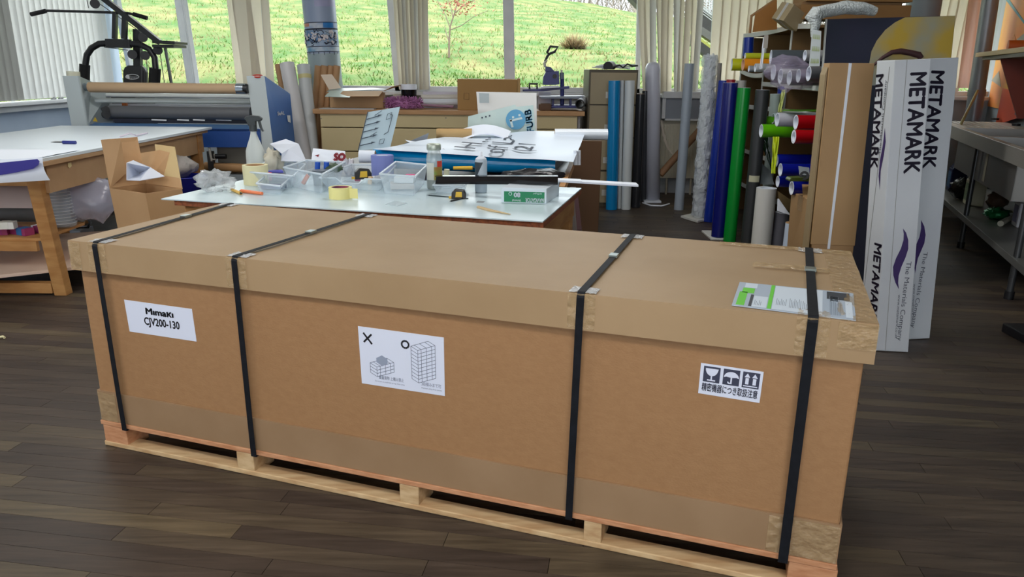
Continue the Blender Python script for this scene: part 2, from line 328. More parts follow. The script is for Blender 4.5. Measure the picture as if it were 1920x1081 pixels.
def px_louvres(parent, lst, Yv, mts, yb=None, dz=0, nm='louvre'):
    for i, (xt, xb, ybot, wp, yaw) in enumerate(lst):
        a, b = P(xt, 0, Y=Yv), P(xb, ybot, Y=Yv); d = (b - a) / (b.z - a.z); top = a + d * (2.68 - a.z)
        louvre(parent, b + V((0, (i % 2) * .012, 0)), top + V((0, (i % 2) * .012, 0)), LEN(wp, Yv) / max(.25, abs(math.cos(math.radians(yaw)))), math.radians(yaw), mts[i % len(mts)], curve=.008)
b3 = thing('vertical_blind', (-.95, 8.4, 1.1), 'bunched cream vertical blind gathered between the two white window posts', 'blind')
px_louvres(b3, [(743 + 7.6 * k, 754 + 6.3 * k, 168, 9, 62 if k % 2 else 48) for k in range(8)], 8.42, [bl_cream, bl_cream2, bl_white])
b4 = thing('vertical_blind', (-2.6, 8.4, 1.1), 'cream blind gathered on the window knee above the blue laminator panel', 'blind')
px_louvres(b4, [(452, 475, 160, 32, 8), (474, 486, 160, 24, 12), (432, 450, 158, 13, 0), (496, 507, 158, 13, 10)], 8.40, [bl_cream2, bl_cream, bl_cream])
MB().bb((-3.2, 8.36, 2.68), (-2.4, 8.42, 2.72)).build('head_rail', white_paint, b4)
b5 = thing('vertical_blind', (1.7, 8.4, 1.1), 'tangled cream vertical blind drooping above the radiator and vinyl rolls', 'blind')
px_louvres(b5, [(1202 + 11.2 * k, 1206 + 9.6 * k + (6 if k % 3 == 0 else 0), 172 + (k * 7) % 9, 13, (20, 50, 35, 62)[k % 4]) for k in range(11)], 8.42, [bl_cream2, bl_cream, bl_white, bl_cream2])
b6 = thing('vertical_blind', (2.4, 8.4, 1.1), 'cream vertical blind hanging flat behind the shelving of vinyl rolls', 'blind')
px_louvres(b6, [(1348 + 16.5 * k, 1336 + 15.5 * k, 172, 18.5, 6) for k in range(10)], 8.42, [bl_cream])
b7 = thing('vertical_blind', (4.3, 8.4, 1.1), 'cream vertical blind behind the lemon picture board', 'blind')
px_louvres(b7, [(1757 + 17 * k, 1722 + 17 * k, 165, 19, 6) for k in range(5)], 8.42, [bl_cream])
for b_, xa, xb in ((b3, -1.35, -.8), (b5, 1.4, 2.2), (b6, 2.2, 3.3), (b7, 4.3, 5.05)): MB().bb((xa, 8.40, 2.68), (xb, 8.46, 2.72)).build('head_rail', white_paint, b_)
cp = M_blind('salmon_pink_cloth', (232, 192, 178), .5)
a, b = P(1838, 0, Y=8.35), P(1816, 165, Y=8.35); d = (b - a) / (b.z - a.z)
MB().grid(lambda u, v: (b + V((-.12, 0, 0))) + V((u * .26, .02 * math.sin(u * 14), 0)) + (a - b + d * (2.7 - a.z)) * v, 16, 4).build('curtain', cp, **T('salmon pink curtain strip hanging between cream blind and grey pipe', 'curtain'))
a, b = P(1857, 0, Y=8.12), P(1822, 235, Y=8.12); d = (b - a) / (b.z - a.z)
pv = M('grey_pipe', (150, 156, 162), .35, metal=.3)
tp = thing('drain_pipe', b + d * (0 - b.z), 'thick grey vertical pipe in the room corner beside the orange mural', 'pipe')
MB().cyl(b + d * (.0 - b.z), b + d * (3 - b.z), .078, n=24).build('pipe_shaft', pv, tp)
MB().cyl(P(1832, 168, Y=8.12) , P(1830.5, 180, Y=8.12), .085, n=24).build('collar', pv, tp)
a = P(1733, 0, Y=7.9)
MB().cyl((a.x, 7.9, 0), (a.x, 7.9, 3), .16, n=32).build('column_1', M('column_paint', (142, 154, 160), .5), **ST)
# ---------------------------------------------------------------- mural on the right wall (flat print of shapes)
def WR(px, py, off=.012): return PP(px, py, V((5.27, 8.6, 0)) - RN * off, RN)
mu = thing('wall_mural', WR(1890, 150, 0), 'orange and yellow geometric mural panel with teal stripe above the steel sink', 'mural')
mm = M('mural_orange', (226, 112, 40), .6, rgb2=(240, 170, 60), scale=.8, pos=(.35, .6))
zz = lambda y: V((5.27, 8.6, 0)) + RD * (-y)
w = MB(); a, b = zz(.05) - RN * .012, zz(3.6) - RN * .012; w.hexa([a + V((0, 0, 1.0)), b + V((0, 0, 1.0)), b + RN * .012 + V((0, 0, 1.0)), a + RN * .012 + V((0, 0, 1.0))], [a + V((0, 0, 2.6)), b + V((0, 0, 2.6)), b + RN * .012 + V((0, 0, 2.6)), a + RN * .012 + V((0, 0, 2.6))]); w.build('panel', mm, mu)
for nm_, c_, pts in (('teal_stripe', (70, 140, 150), [(1886, 0), (1893, 0), (1921, 40), (1921, 46)]), ('teal_triangle', (30, 125, 130), [(1921, 180), (1902, 214), (1921, 224)]),
                     ('grey_triangle', (150, 150, 140), [(1906, 74), (1924, 60), (1924, 84)]), ('grey_triangle', (160, 146, 130), [(1873, 133), (1877, 163), (1859, 151)]),
                     ('orange_triangle', (222, 130, 30), [(1902, 64), (1912, 100), (1881, 102)]), ('red_triangle', (226, 80, 30), [(1866, 235), (1880, 165), (1935, 178), (1935, 212)])):
    MB().prism([WR(x, y, .0145) for x, y in pts], -RN * .001).build(nm_, M('mural_' + nm_ + str(c_[0]), c_, .6), mu)
# ---------------------------------------------------------------- outdoors
grass = M('grass_ground', (66, 104, 36), .9, rgb2=(128, 126, 74), scale=1.6, detail=14, pos=(.38, .66), bump=.8, bscale=22)
def hz(x, y):
    zc = 4.35 - .128 * x; t = max(0, min(1, (y - 9.6) / 24)); base = .75 + (zc - .75) * t
    return base + .10 * noise.noise(V((x * .5, y * .5, 0))) + .03 * noise.noise(V((x * 2, y * 2, 3)))
g = MB(); g.grid(lambda u, v: V((-34 + 70 * u, 9.95 + 25 * v, hz(-34 + 70 * u, 9.95 + 25 * v))), 90, 60)
hill = g.build('grass_hill', grass, kind='structure')
b = MB(); bm1 = M('grass_blade', (86, 124, 46), .8); bm2 = M('grass_blade_dry', (142, 128, 88), .8); bm3 = M('grass_blade_light', (104, 134, 58), .8)
for i in range(42000):
    y = 10 + 20 * R_.random() ** 1.8; x = (R_.random() * 1.5 - .78) * y * .95; z = hz(x, y)
    dry = noise.noise(V((x * .45, y * .3, 9))) > .1
    b.mat(bm2 if (dry and R_.random() < .7) or R_.random() < .12 else (bm1 if R_.random() < .5 else bm3)); h = .025 + .05 * R_.random(); ang = R_.random() * 3.14; dx, dy = math.cos(ang) * .012, math.sin(ang) * .012; lx, ly = R_.uniform(-.06, .06), R_.uniform(-.06, .06)
    b.add([(x - dx, y - dy, z - .01), (x + dx, y + dy, z - .01), (x + lx, y + ly, z + h)], [(0, 1, 2)])
b.build('grass', bm1, kind='stuff', label='bright green tufty grass on the bank outside the windows', category='grass')
b = MB(); tw = M('bare_twig', (132, 124, 112), .9); tw2 = M('bare_twig_dark', (92, 86, 78), .9)
for i in range(5200):
    x = R_.uniform(-2, 22); y = R_.uniform(35, 39); z0 = hz(x, 35) + R_.uniform(-.4, 1.6); b.mat(tw if R_.random() < .7 else tw2)
    dx, dz = R_.uniform(-.8, .8), R_.uniform(.3, 1.5); r = R_.uniform(.012, .03)
    b.add([(x - r, y, z0), (x + r, y, z0), (x + dx, y + R_.uniform(-.3, .3), z0 + dz)], [(0, 1, 2)]); b.add([(x, y - r, z0), (x, y + r, z0), (x - dx * .6, y, z0 + dz * .7)], [(0, 1, 2)])
b.build('hedge', tw, kind='stuff', label='leafless grey brown thicket along the crest of the bank', category='hedge')
# sapling
o = P(842, 103, Y=14.5); o.z = hz(o.x, 14.5); tr = thing('sapling', o, 'young leafless tree with a few red brown leaves on the grassy bank', 'tree')
bark = M('sapling_bark', (120, 104, 92), .9)
def tp_(x, y, Yv=14.5): return P(x, y, Y=Yv)
MB().tube([o, tp_(842, 80), tp_(844, 50), tp_(852, 25), tp_(858, 5), tp_(866, -30)], [.022, .018, .016, .012, .009, .005], 6).build('trunk', bark, tr)
ends = []
for pts in ([(844, 56), (865, 48), (890, 30), (915, 20)], [(843, 50), (836, 30), (826, 12), (815, -10)], [(852, 25), (870, 10), (890, 0), (900, -10)], [(849, 32), (846, 15), (840, 0), (838, -15)], [(841, 75), (836, 60), (834, 48)]):
    MB().tube([tp_(x, y, 14.5 + .1 * i) for i, (x, y) in enumerate(pts)], [.01, .008, .006, .004][:len(pts)], 5).build('branch', bark, tr)
lf = MB(); rl = M('red_leaf', (150, 88, 70), .8)
for i in range(420):
    x, y = R_.gauss(862, 24), R_.gauss(4, 14)
    if y > 32: continue
    c = tp_(x, y, 14.5 + R_.uniform(-.4, .4)); s = R_.uniform(.015, .035); a1 = V((R_.uniform(-1, 1), R_.uniform(-1, 1), R_.uniform(-1, 1))).normalized() * s; a2 = V((R_.uniform(-1, 1), R_.uniform(-1, 1), R_.uniform(-1, 1))).normalized() * s
    lf.add([c - a1, c + a2, c + a1], [(0, 1, 2)])
lf.build('foliage', rl, tr, kind='stuff')
tu = MB(); tm = M('dry_tuft', (196, 178, 138), .9); tm2 = M('dry_tuft_dark', (140, 116, 92), .9); o = P(1076, 96, Y=17); o.z = hz(o.x, 17)
for i in range(500):
    ang = R_.uniform(-1.3, 1.3); l = R_.uniform(.15, .42); bx = R_.gauss(0, .09); tu.mat(tm if R_.random() < .6 else tm2)
    tu.add([o + V((bx - .008, R_.gauss(0, .06), 0)), o + V((bx + .008, 0, 0)), o + V((bx + math.sin(ang) * l, R_.gauss(0, .1), math.cos(ang) * l))], [(0, 1, 2)])
tu.build('grass_tussock', tm, base=o, **T('tall dry straw coloured grass tussock on the bank', 'grass tuft'))
# staircase outside
sc_ = thing('outdoor_staircase', P(1320, 100, Y=11), 'grey outdoor stair flight with white mesh railing seen through the blind gap', 'staircase')
def SP(x, y, Yv=11): return P(x, y, Y=Yv)
cg = M('concrete_grey', (140, 138, 134), .8, rgb2=(120, 118, 116), scale=4); cd = M('concrete_dark', (92, 90, 90), .8, rgb2=(76, 74, 74), scale=6)
for nm_, mt_, pts in (('stair_wall', cd, [(1296, 5), (1350, 48), (1350, 72), (1296, 36)]), ('handrail_beam', cg, [(1296, 36), (1350, 72), (1350, 88), (1296, 52)]), ('yellow_nosing', M('yellow_nosing', (206, 206, 110), .7), [(1296, 58), (1350, 98), (1350, 104), (1296, 64)]), ('lower_wall', cd, [(1296, 64), (1350, 104), (1350, 128), (1296, 82)]), ('top_rail', white_paint, [(1296, -4), (1350, 36), (1350, 42), (1296, 2)])):
    MB().prism([SP(x, y) for x, y in pts], (0, .18, 0)).build(nm_, mt_, sc_)
mm_ = MB()
for k in range(9):
    mm_.tube([SP(1300 + k * 6, -30 + k * 4.4), SP(1300 + k * 6, 2 + k * 4.4)], .008, 5); mm_.tube([SP(1296, -30 + k * 5), SP(1350, 10 + k * 5)], .006, 5)
mm_.build('railing_mesh', white_paint, sc_)
MB().prism([P(1178, -8, Y=9.6), P(1202, -8, Y=9.6), P(1202, 16, Y=9.6)], (0, .3, 0)).build('roof_corner', cg, base=P(1190, 0, Y=9.6), kind='structure')
# ================================================================ strapped crate
PSI = .3285; CO = V((-1.5152, 2.5028, 0)); UX_ = V((math.cos(PSI), -math.sin(PSI), 0)); UY_ = V((math.sin(PSI), math.cos(PSI), 0)); UZ = V((0, 0, 1))
CL, CW, CH, CZL, CZT, CI = 2.520, .7853, .776, .6737, .102, .0157
def C(u, v, z): return CO + UX_ * u + UY_ * v + UZ * z
def CF(px, py, v=CI):                                     # photo point on the crate's front plane -> (u,z)
    p = PP(px, py, C(0, v, 0), UY_) - CO; return p.dot(UX_), p.z
def CT(px, py, z=CH):                                     # photo point on its top -> (u,v)
    p = P(px, py, z=z) - CO; return p.dot(UX_), p.dot(UY_)
def cbox(mb, u0, u1, v0, v1, z0, z1):
    q = [(u0, v0), (u1, v0), (u1, v1), (u0, v1)]; return mb.hexa([C(a, b, z0) for a, b in q], [C(a, b, z1) for a, b in q])
kraft = M('kraft_board_body', (165, 125, 85), .62, rgb2=(157, 117, 78), scale=38, stretch=(1, 1, 1.8), detail=14, bump=.05, bscale=120, pos=(.3, .7))
kraft_l = M('kraft_board_lid', (172, 144, 108), .58, rgb2=(163, 135, 99), scale=3, detail=9, bump=.02, bscale=60)
kraft_t = M('kraft_board_sleeve', (160, 130, 98), .6, rgb2=(150, 120, 88), scale=4, detail=8)
kraft_d = M('kraft_edge', (128, 96, 64), .8)
cr = thing('shipping_crate', C(0, 0, 0), 'huge strapped brown cardboard crate on a wooden pallet in the middle of the floor', 'crate')
mb = MB(); cbox(mb, CI, CL - CI, CI, CW - CI, .104, CH - .012); mb.build('carton_body', kraft, cr, bevel=.006)
# lid: slightly sagging top with side flaps, made of one grid and four skirts
def lidz(u, v):
    e = min(1, min(u, CL - u) / .15) * min(1, min(v, CW - v) / .15)
    return CH - .004 * e + .0025 * e * noise.noise(V((u * 2.2, v * 2.2, 1)))
mb = MB(); mb.grid(lambda a, b: C(CL * a, CW * b, lidz(CL * a, CW * b)), 40, 14, .008)
def skirt(mb, f0, f1, n, inner):
    def fn(a, b):
        p = f0.lerp(f1, a); wv = .0025 * math.sin(a * 9 + 1) * (1 - b) + .0012 * noise.noise(V((a * 14, b * 3, 5))) * (1 - b)
        return V((p.x, p.y, CZL + (CH - CZL) * b)) + n * (wv + .002)
    mb.grid(fn, 30, 4, .007)
skirt(mb, C(0, 0, 0), C(CL, 0, 0), -UY_, 0); skirt(mb, C(CL, 0, 0), C(CL, CW, 0), UX_, 0); skirt(mb, C(CL, CW, 0), C(0, CW, 0), UY_, 0); skirt(mb, C(0, CW, 0), C(0, 0, 0), -UX_, 0)
mb.build('lid', kraft_l, cr)
# bottom sleeve
z1 = .102 + .118
for a, b, n in ((C(.013, .011, 0), C(CL - .011, .011, 0), -UY_), (C(CL - .011, .011, 0), C(CL - .011, CW - .011, 0), UX_), (C(.013, CW - .011, 0), C(.013, .011, 0), -UX_)):
    mb = MB(); mb.grid(lambda s, t: a.lerp(b, s) + UZ * (.103 + (z1 - .103 + .003 * noise.noise(V((s * 30, 0, 2)))) * t) + n * (.001 + .003 * t * abs(math.sin(s * 11))), 40, 2, .006); mb.build('bottom_sleeve', kraft_t, cr)
# pallet
pine = M('pallet_pine', (214, 184, 140), .7, rgb2=(188, 150, 106), scale=3, stretch=(2, 14, 14), detail=6)
pinef = M('pallet_pine_sawn', (206, 152, 112), .7, rgb2=(186, 128, 88), scale=4, stretch=(1.5, 14, 20))
pal = bpy.data.objects.new('pallet', None); COL.objects.link(pal); pal.parent = cr
def blk(x0, x1, d=.09): 
    u0 = CF(x0[0], x0[1], .008)[0]; u1 = CF(x1[0], x1[1], .008)[0]; return u0, u1
for k, (a, b) in enumerate((((196, 815), (238, 820)), ((445, 870), (477, 878)), ((749, 925), (785, 930)), ((1094, 1000), (1127, 1010)), ((1478, 1062), (1570, 1080)))):
    u0, u1 = blk(a, b)
    for v0 in (.008, CW / 2 - .045, CW - .1):
        mb = MB(); cbox(mb, u0, u1, v0, v0 + (.11 if k else .1), .001 if v0 < .01 else .02, .0845); mb.build('block', pine if k in (1, 2, 3) else pinef, pal, bevel=.003)
for v0 in (.006, CW / 2 - .045, CW - .102):
    mb = MB(); cbox(mb, .012, CL - .012, v0, v0 + .058, .001, .0195); mb.build('bottom_board', pine, pal, bevel=.003)
for k in range(7):
    v0 = .006 + k * (CW - .102) / 6
    mb = MB(); cbox(mb, .008, CL - .008, v0, v0 + .095, .085, .102); mb.build('deck_board', pinef, pal, bevel=.002)
# straps
strap = M('black_strap', (20, 22, 27), .65, rgb2=(26, 28, 34), scale=40, spec=.18)
clear = M('clear_tape', (214, 186, 140), .1, alpha=.22, bump=1, scale=40, spec=.8)
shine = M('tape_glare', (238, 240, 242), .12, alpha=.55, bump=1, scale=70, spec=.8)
STR = (((180, 457), (233, 795), (433, 383), (400, 540), .6), ((441, 482), (476, 845), (690, 403), (0, 0), .5), ((1090, 547), (1067, 963), (1188, 440), (0, 0), .55), ((1524, 600), (1468, 1048), (1516, 463), (0, 0), .6))
for k, (ft, fb, bt, _, bk) in enumerate(STR):
    ut = CF(ft[0], ft[1], 0)[0]; ub = CF(fb[0], fb[1], 0)[0]; ubk = CT(bt[0], bt[1])[0]; vb = CW
    h = .0105 if k < 3 else .0125
    mb = MB(); o = .0042
    pts = [(ub, .03, .0835), (ub, -o + .002, .0835), (ub + (ut - ub) * .2, -o, .22), (ub + (ut - ub) * .85, -o - .002, CZL), (ut, -o - .003, CH - .01), (ut, 0, CH + .0035), (ut, .004, CH + o), (ut + (ubk - ut) * .5, CW * .5, CH + o - .001), (ubk, CW - .004, CH + o), (ubk, CW + o, CH - .003), (ubk, CW + o, .0835), (ubk, CW - .03, .0835)]
    def fn(a, b):
        f = a * (len(pts) - 1); i = min(len(pts) - 2, int(f)); f -= i; p, q = pts[i], pts[i + 1]
        return C(p[0] + (q[0] - p[0]) * f + (2 * b - 1) * h, p[1] + (q[1] - p[1]) * f, p[2] + (q[2] - p[2]) * f)
    mb.grid(fn, (len(pts) - 1) * 2, 1, .0012, smooth=False); so = mb.build('strap', strap, cr)
    vbk = CW * bk; ubm = ut + (ubk - ut) * bk
    mb = MB(); cbox(mb, ubm - h * 1.3, ubm + h * 1.3, vbk - .018, vbk + .018, CH + o - .002, CH + o + .006); mb.build('buckle', M('buckle_metal', (150, 160, 156), .3, metal=.7), so, bevel=.001)
    # crinkled clear tape beside the strap over the lid's edge
    for v0, v1, kk in ((0, .055, 0), (CW - .06, CW, 1)):
        u_ = ut if kk == 0 else ubk
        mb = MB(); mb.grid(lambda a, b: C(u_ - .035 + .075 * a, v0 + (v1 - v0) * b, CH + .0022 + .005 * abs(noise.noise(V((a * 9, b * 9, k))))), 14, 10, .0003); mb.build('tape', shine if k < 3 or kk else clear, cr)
    mb = MB(); mb.grid(lambda a, b: C(ut - .036 + .076 * a, -.0045 - .004 * abs(noise.noise(V((a * 9, b * 9, k + 5)))), CZL + .004 + (CH - CZL - .004) * b), 12, 14, .0003); mb.build('tape', clear, cr)
for u0, u1, v0, v1 in ((CL - .085, CL + .001, 0, CW), (CL - .30, CL - .08, .46, .52), (CL - .42, CL, CW - .05, CW)):
    mb = MB(); mb.grid(lambda a, b: C(u0 + (u1 - u0) * a, v0 + (v1 - v0) * b, CH + .0016 + .006 * abs(noise.noise(V((a * 9, b * 34, 3))))), 10, 30, .0003); mb.build('tape', clear, cr)
mb = MB(); mb.grid(lambda a, b: C(CL - .085 + .088 * a, -.0055 - .001 * abs(noise.noise(V((a * 8, b * 8, 1)))), CZL + .035 + .065 * b), 6, 6, .0003); mb.build('tape', clear, cr)
mb = MB(); mb.grid(lambda a, b: C(CL - .19 + .176 * a, .0055, .105 + .11 * b), 6, 6, .0003); mb.build('tape', clear, cr)
mb = MB(); mb.grid(lambda a, b: C(.015 + .08 * a, .0055, .105 + .11 * b), 6, 6, .0003); mb.build('tape', clear, cr)
mb = MB(); mb.grid(lambda a, b: C(0 + .05 * a, -.0048 - .001 * abs(noise.noise(V((a * 8, b * 8, 7)))), CZL + .003 + .095 * b), 6, 6, .0003); mb.build('tape', clear, cr)
# stickers
lab = M('label_paper', (222, 228, 244), .5); ink = M('label_ink', (18, 20, 28), .5); inkn = M('label_navy', (58, 62, 82), .5); inkg = M('thin_ink', (110, 118, 136), .6)
VF = CI - .0012
def CS(u, z, o=0): return C(u, VF - o, z)
def sticker(pts):
    q = [CF(x, y, VF) for x, y in pts]; mb = MB(); mb.prism([CS(a, b) for a, b in q], UY_ * .001)
    o = mb.build('sticker', lab, cr); return o, q
def frame(q):                                             # returns map (s,t) in 0..1, t up from bottom
    tl, tr, br, bl = [V((a, b, 0)) for a, b in q]
    return lambda s, t, o=.0003: C((bl.lerp(br, s).lerp(tl.lerp(tr, s), t)).x, VF - o, (bl.lerp(br, s).lerp(tl.lerp(tr, s), t)).y)
def ftext(f, st, s, t, h, mt, par, wid, bold=0, nm='lettering'):
    o = f(s, t); xd = f(s + .1, t) - o; yd = f(s, t + .1) - o; W_ = (f(s + wid, t) - o).length; H_ = (f(s, t + h) - o).length
    yd = (yd - xd.normalized() * yd.dot(xd.normalized()))
    return text(st, o, xd, yd, H_, mt, par, nm, wid=W_, bold=bold)
s1, q = sticker([(232.5, 561.5), (359.5, 579), (368.5, 640), (243, 621)]); f = frame(q)
ftext(f, 'Mımaкı', .31, .65, .19, ink, s1, .40, .03); ftext(f, 'CJV200-130', .26, .31, .23, ink, s1, .52, .018)
s2, q = sticker([(671, 611), (832, 632.5), (834, 742), (678.5, 718)]); f = frame(q)
def seg2(f, pts, wd, mt, par, nm='line', closed=False):
    mb = MB()
    pp = pts + ([pts[0]] if closed else [])
    for (a, b), (c, d) in zip(pp, pp[1:]):
        p, r = f(a, b, .0004), f(c, d, .0004); t = (r - p).normalized(); n = t.cross(UY_).normalized() * wd / 2
        mb.add([p - n, r - n, r + n, p + n], [(0, 1, 2, 3)])
    return mb.build(nm, mt, par)
seg2(f, [(.06, .90), (.16, .72)], .006, ink, s2, 'cross_mark'); seg2(f, [(.16, .89), (.06, .74)], .006, ink, s2, 'cross_mark')
seg2(f, [(.555 + .042 * math.cos(a * .5236), .795 + .062 * math.sin(a * .5236)) for a in range(12)], .006, ink, s2, 'circle_mark', True)
def isobox(f, s, t, w, h, dx, dy, par, rows=0):           # little line drawing of a crate
    A, B_2, Cc, D = (s, t), (s + w * .28, t - dy * .9), (s + w, t + dy), (s + w * .72, t + dy * 1.9)
    up = lambda p, k=h: (p[0], p[1] + k)
    mb = MB()
    def ln(p, r):
        a, b = f(p[0], p[1], .0004), f(r[0], r[1], .0004); tt_ = (b - a).normalized(); n = tt_.cross(UY_).normalized() * .0008; mb.add([a - n, b - n, b + n, a + n], [(0, 1, 2, 3)])
    for k in [0] + [h * (i + 1) / (rows + 1) for i in range(rows + 1)]: ln(up(A, k), up(B_2, k)); ln(up(B_2, k), up(Cc, k))
    ln(up(A), up(D)); ln(up(D), up(Cc))
    for p in (A, B_2, Cc): ln(p, up(p))
    for k in (.2, .5, .8):
        p = (B_2[0] + (Cc[0] - B_2[0]) * k, B_2[1] + (Cc[1] - B_2[1]) * k); r = (A[0] + (D[0] - A[0]) * k, A[1] + (D[1] - A[1]) * k); ln(p, up(p)); ln(up(p), up(r))
    mb.build('line_drawing', inkg, par)
isobox(f, .12, .22, .29, .17, .1, .065, s2, 2)
mb = MB(); mb.prism([f(a, b, .0005) for a, b in ((.2, .42), (.27, .36), (.335, .42), (.335, .5), (.27, .55), (.2, .49))], UY_ * .0001); mb.build('shaded_box', M('label_grey', (150, 160, 180), .6), s2)
isobox(f, .62, .22, .28, .56, .1, .065, s2, 8)
ftext(f, '重量貨物 上積み禁止', .22, .135, .05, inkg, s2, .3); ftext(f, 'Do not put any small item on top of the carton', .17, .075, .024, inkg, s2, .36)
ftext(f, '3段積みまで可', .73, .13, .05, inkg, s2, .23); ftext(f, 'Maximum piling three cartons', .73, .075, .024, inkg, s2, .24)
s3, q = sticker([(1314.5, 680), (1432, 697), (1424, 755), (1309, 736.5)]); f = frame(q)
for s0, s_1 in ((.055, .325), (.375, .64), (.685, .955)):
    mb = MB(); mb.prism([f(a, b, .0003) for a, b in ((s0, .42), (s_1, .42), (s_1, .93), (s0, .93))], UY_ * .0001); mb.build('pictogram', inkn, s3)
def poly(pts, nm='symbol'):
    mb = MB(); mb.add([f(a, b, .0006) for a, b in pts], [tuple(range(len(pts)))]); mb.build(nm, lab, s3)
def rel(x, y, k): return ((.055, .375, .685)[k] + x * .268, .42 + y * .51)
poly([rel(x, y, 0) for x, y in [(.12, .88), (.9, .88)] + [(.5 + .38 * math.cos(-t), .86 + .46 * math.sin(-t)) for t in [i * math.pi / 12 for i in range(1, 12)]]])
poly([rel(x, y, 0) for x, y in ((.455, .45), (.545, .45), (.545, .15), (.455, .15))]); poly([rel(x, y, 0) for x, y in ((.25, .09), (.75, .09), (.75, .17), (.25, .17))])
poly([rel(x, y, 1) for x, y in [(.5 + .45 * math.cos(t), .47 + .38 * math.sin(t)) for t in [i * math.pi / 14 for i in range(15)]] + [(.2, .52), (.4, .49), (.6, .49), (.8, .52)]])
poly([rel(x, y, 1) for x, y in ((.46, .5), (.55, .5), (.55, .14), (.46, .14))]); poly([rel(x, y, 1) for x, y in ((.28, .16), (.34, .08), (.55, .08), (.55, .16), (.38, .16), (.35, .22), (.28, .22))])
for xo in (.28, .72):
    poly([rel(x, y, 2) for x, y in ((xo - .17, .66), (xo + .17, .66), (xo, .92))]); poly([rel(x, y, 2) for x, y in ((xo - .1, .22), (xo + .1, .22), (xo + .1, .62), (xo - .1, .62))])
poly([rel(x, y, 2) for x, y in ((.08, .08), (.92, .08), (.92, .15), (.08, .15))])
ftext(f, '精密機器につき取扱注意', .05, .14, .2, inkn, s3, .9, .012)
# leaflet under the last strap
q = [CT(x, y, CH + .003) for x, y in ((1387, 528), (1600, 549), (1605, 600), (1372, 571))]
def LF(s, t, o=0):
    tl, tr, br, bl = [V((a, b, 0)) for a, b in q]; p = bl.lerp(br, s).lerp(tl.lerp(tr, s), t); return C(p.x, p.y, CH + .0028 + o)
lt = MB(); lt.prism([LF(0, 0), LF(1, 0), LF(1, 1), LF(0, 1)], (0, 0, -.002)); lo = lt.build('leaflet', M('leaflet_grey', (176, 190, 206), .4), base=LF(.5, .5), **T('folded grey, white and green spec leaflet tucked under the strap on the crate lid', 'leaflet'))
gr = M('leaflet_green', (104, 206, 56), .5); wh = M('leaflet_white', (216, 228, 240), .4); dk = M('leaflet_dark', (52, 58, 66), .5)
for mt_, r in ((wh, (.33, .03, .74, .97)), (gr, (.292, .03, .325, .99)), (gr, (.03, .04, .10, .58)), (gr, (.05, .55, .155, .76)), (wh, (.06, .78, .17, .98)), (wh, (.165, .04, .285, .46)), (dk, (.135, .04, .16, .5)), (dk, (.775, .66, .965, .95)), (wh, (.925, .05, .98, .62))):
    a, b, c_, d_ = r; m_ = MB(); m_.prism([LF(a, b, .0003), LF(c_, b, .0003), LF(c_, d_, .0003), LF(a, d_, .0003)], (0, 0, .0002)); m_.build('print_block', mt_, lo)
m_ = MB()
for s0, n_, t0, t1 in ((.36, 7, .2, .45), (.47, 8, .15, .5), (.58, 6, .15, .45), (.83, 5, .08, .6), (.18, 5, .1, .3), (.8, 2, .08, .6)):
    for i in range(n_):
        a = s0 + i * .013; m_.add([LF(a, t0, .0007), LF(a + .004, t0, .0007), LF(a + .004, t1 - .05 * (i % 3), .0007), LF(a, t1 - .05 * (i % 3), .0007)], [(0, 1, 2, 3)])
m_.build('print_lines', M('leaflet_ink', (120, 134, 150), .6), lo)
o = LF(.8, .76, .0007); text('XXX', o, LF(.8, .5) - LF(.8, .76), LF(.9, .76) - LF(.8, .76), .02, wh, lo, 'logo', wid=.045, bold=.02)
# ================================================================ common materials
wht = M('white_board', (222, 232, 240), .35); wood = M('bench_timber', (196, 146, 88), .6, rgb2=(172, 120, 66), scale=3, stretch=(2, 2, 9), detail=6)
mdf = M('mdf', (190, 150, 108), .65, rgb2=(180, 140, 98), scale=5); kb = M('cardboard', (196, 156, 112), .65, rgb2=(186, 146, 102), scale=3); kb2 = M('cardboard_brown', (178, 134, 84), .65, rgb2=(166, 122, 74), scale=3); kbi = M('cardboard_inner', (150, 116, 78), .7)
steel = M('brushed_steel', (200, 196, 186), .42, metal=.55, rgb2=(184, 180, 172), scale=20, stretch=(1, 14, 14)); dks = M('dark_steel', (90, 92, 94), .35, metal=.7)
blk_ = M('matt_black', (22, 22, 26), .45); blkg = M('gloss_black', (16, 16, 20), .12); paper = M('paper_white', (232, 238, 248), .5)
def dline(a, b): return V(b) - V(a)
# ---------------------------------------------------------------- cutting table by the side window
ZT1 = .84
tb = thing('work_table', V((-3.3, 5.3, 0)), 'long timber table with a white board top beside the blue side wall', 'table')
tc = [P(122, 289, z=ZT1), P(380, 238, z=ZT1), P(125, 235, z=ZT1)]
xr0, xr1 = -2.70, -2.66; y0_, y1_ = 4.19, 6.68
MB().hexa([V((-3.95, y0_, ZT1 - .02)), V((xr0 + .03, y0_, ZT1 - .02)), V((xr1 + .03, y1_, ZT1 - .02)), V((-3.95, y1_, ZT1 - .02))], [V((-3.95, y0_, ZT1)), V((xr0 + .03, y0_, ZT1)), V((xr1 + .03, y1_, ZT1)), V((-3.95, y1_, ZT1))]).build('tabletop', wht, tb, bevel=.002)
MB().bb((-3.9, y0_ + .05, ZT1 - .045), (xr1, y1_ - .03, ZT1 - .021)).build('top_board', mdf, tb)
MB().bb((xr0 - .03, 4.36, ZT1 - .21), (xr0, y1_ - .05, ZT1 - .046)).build('apron', mdf, tb); MB().bb((-3.88, y1_ - .08, ZT1 - .21), (xr0, y1_ - .05, ZT1 - .046)).build('apron', mdf, tb); MB().bb((-3.88, 4.36, ZT1 - .17), (xr0 - .03, 4.39, ZT1 - .046)).build('apron', wood, tb)
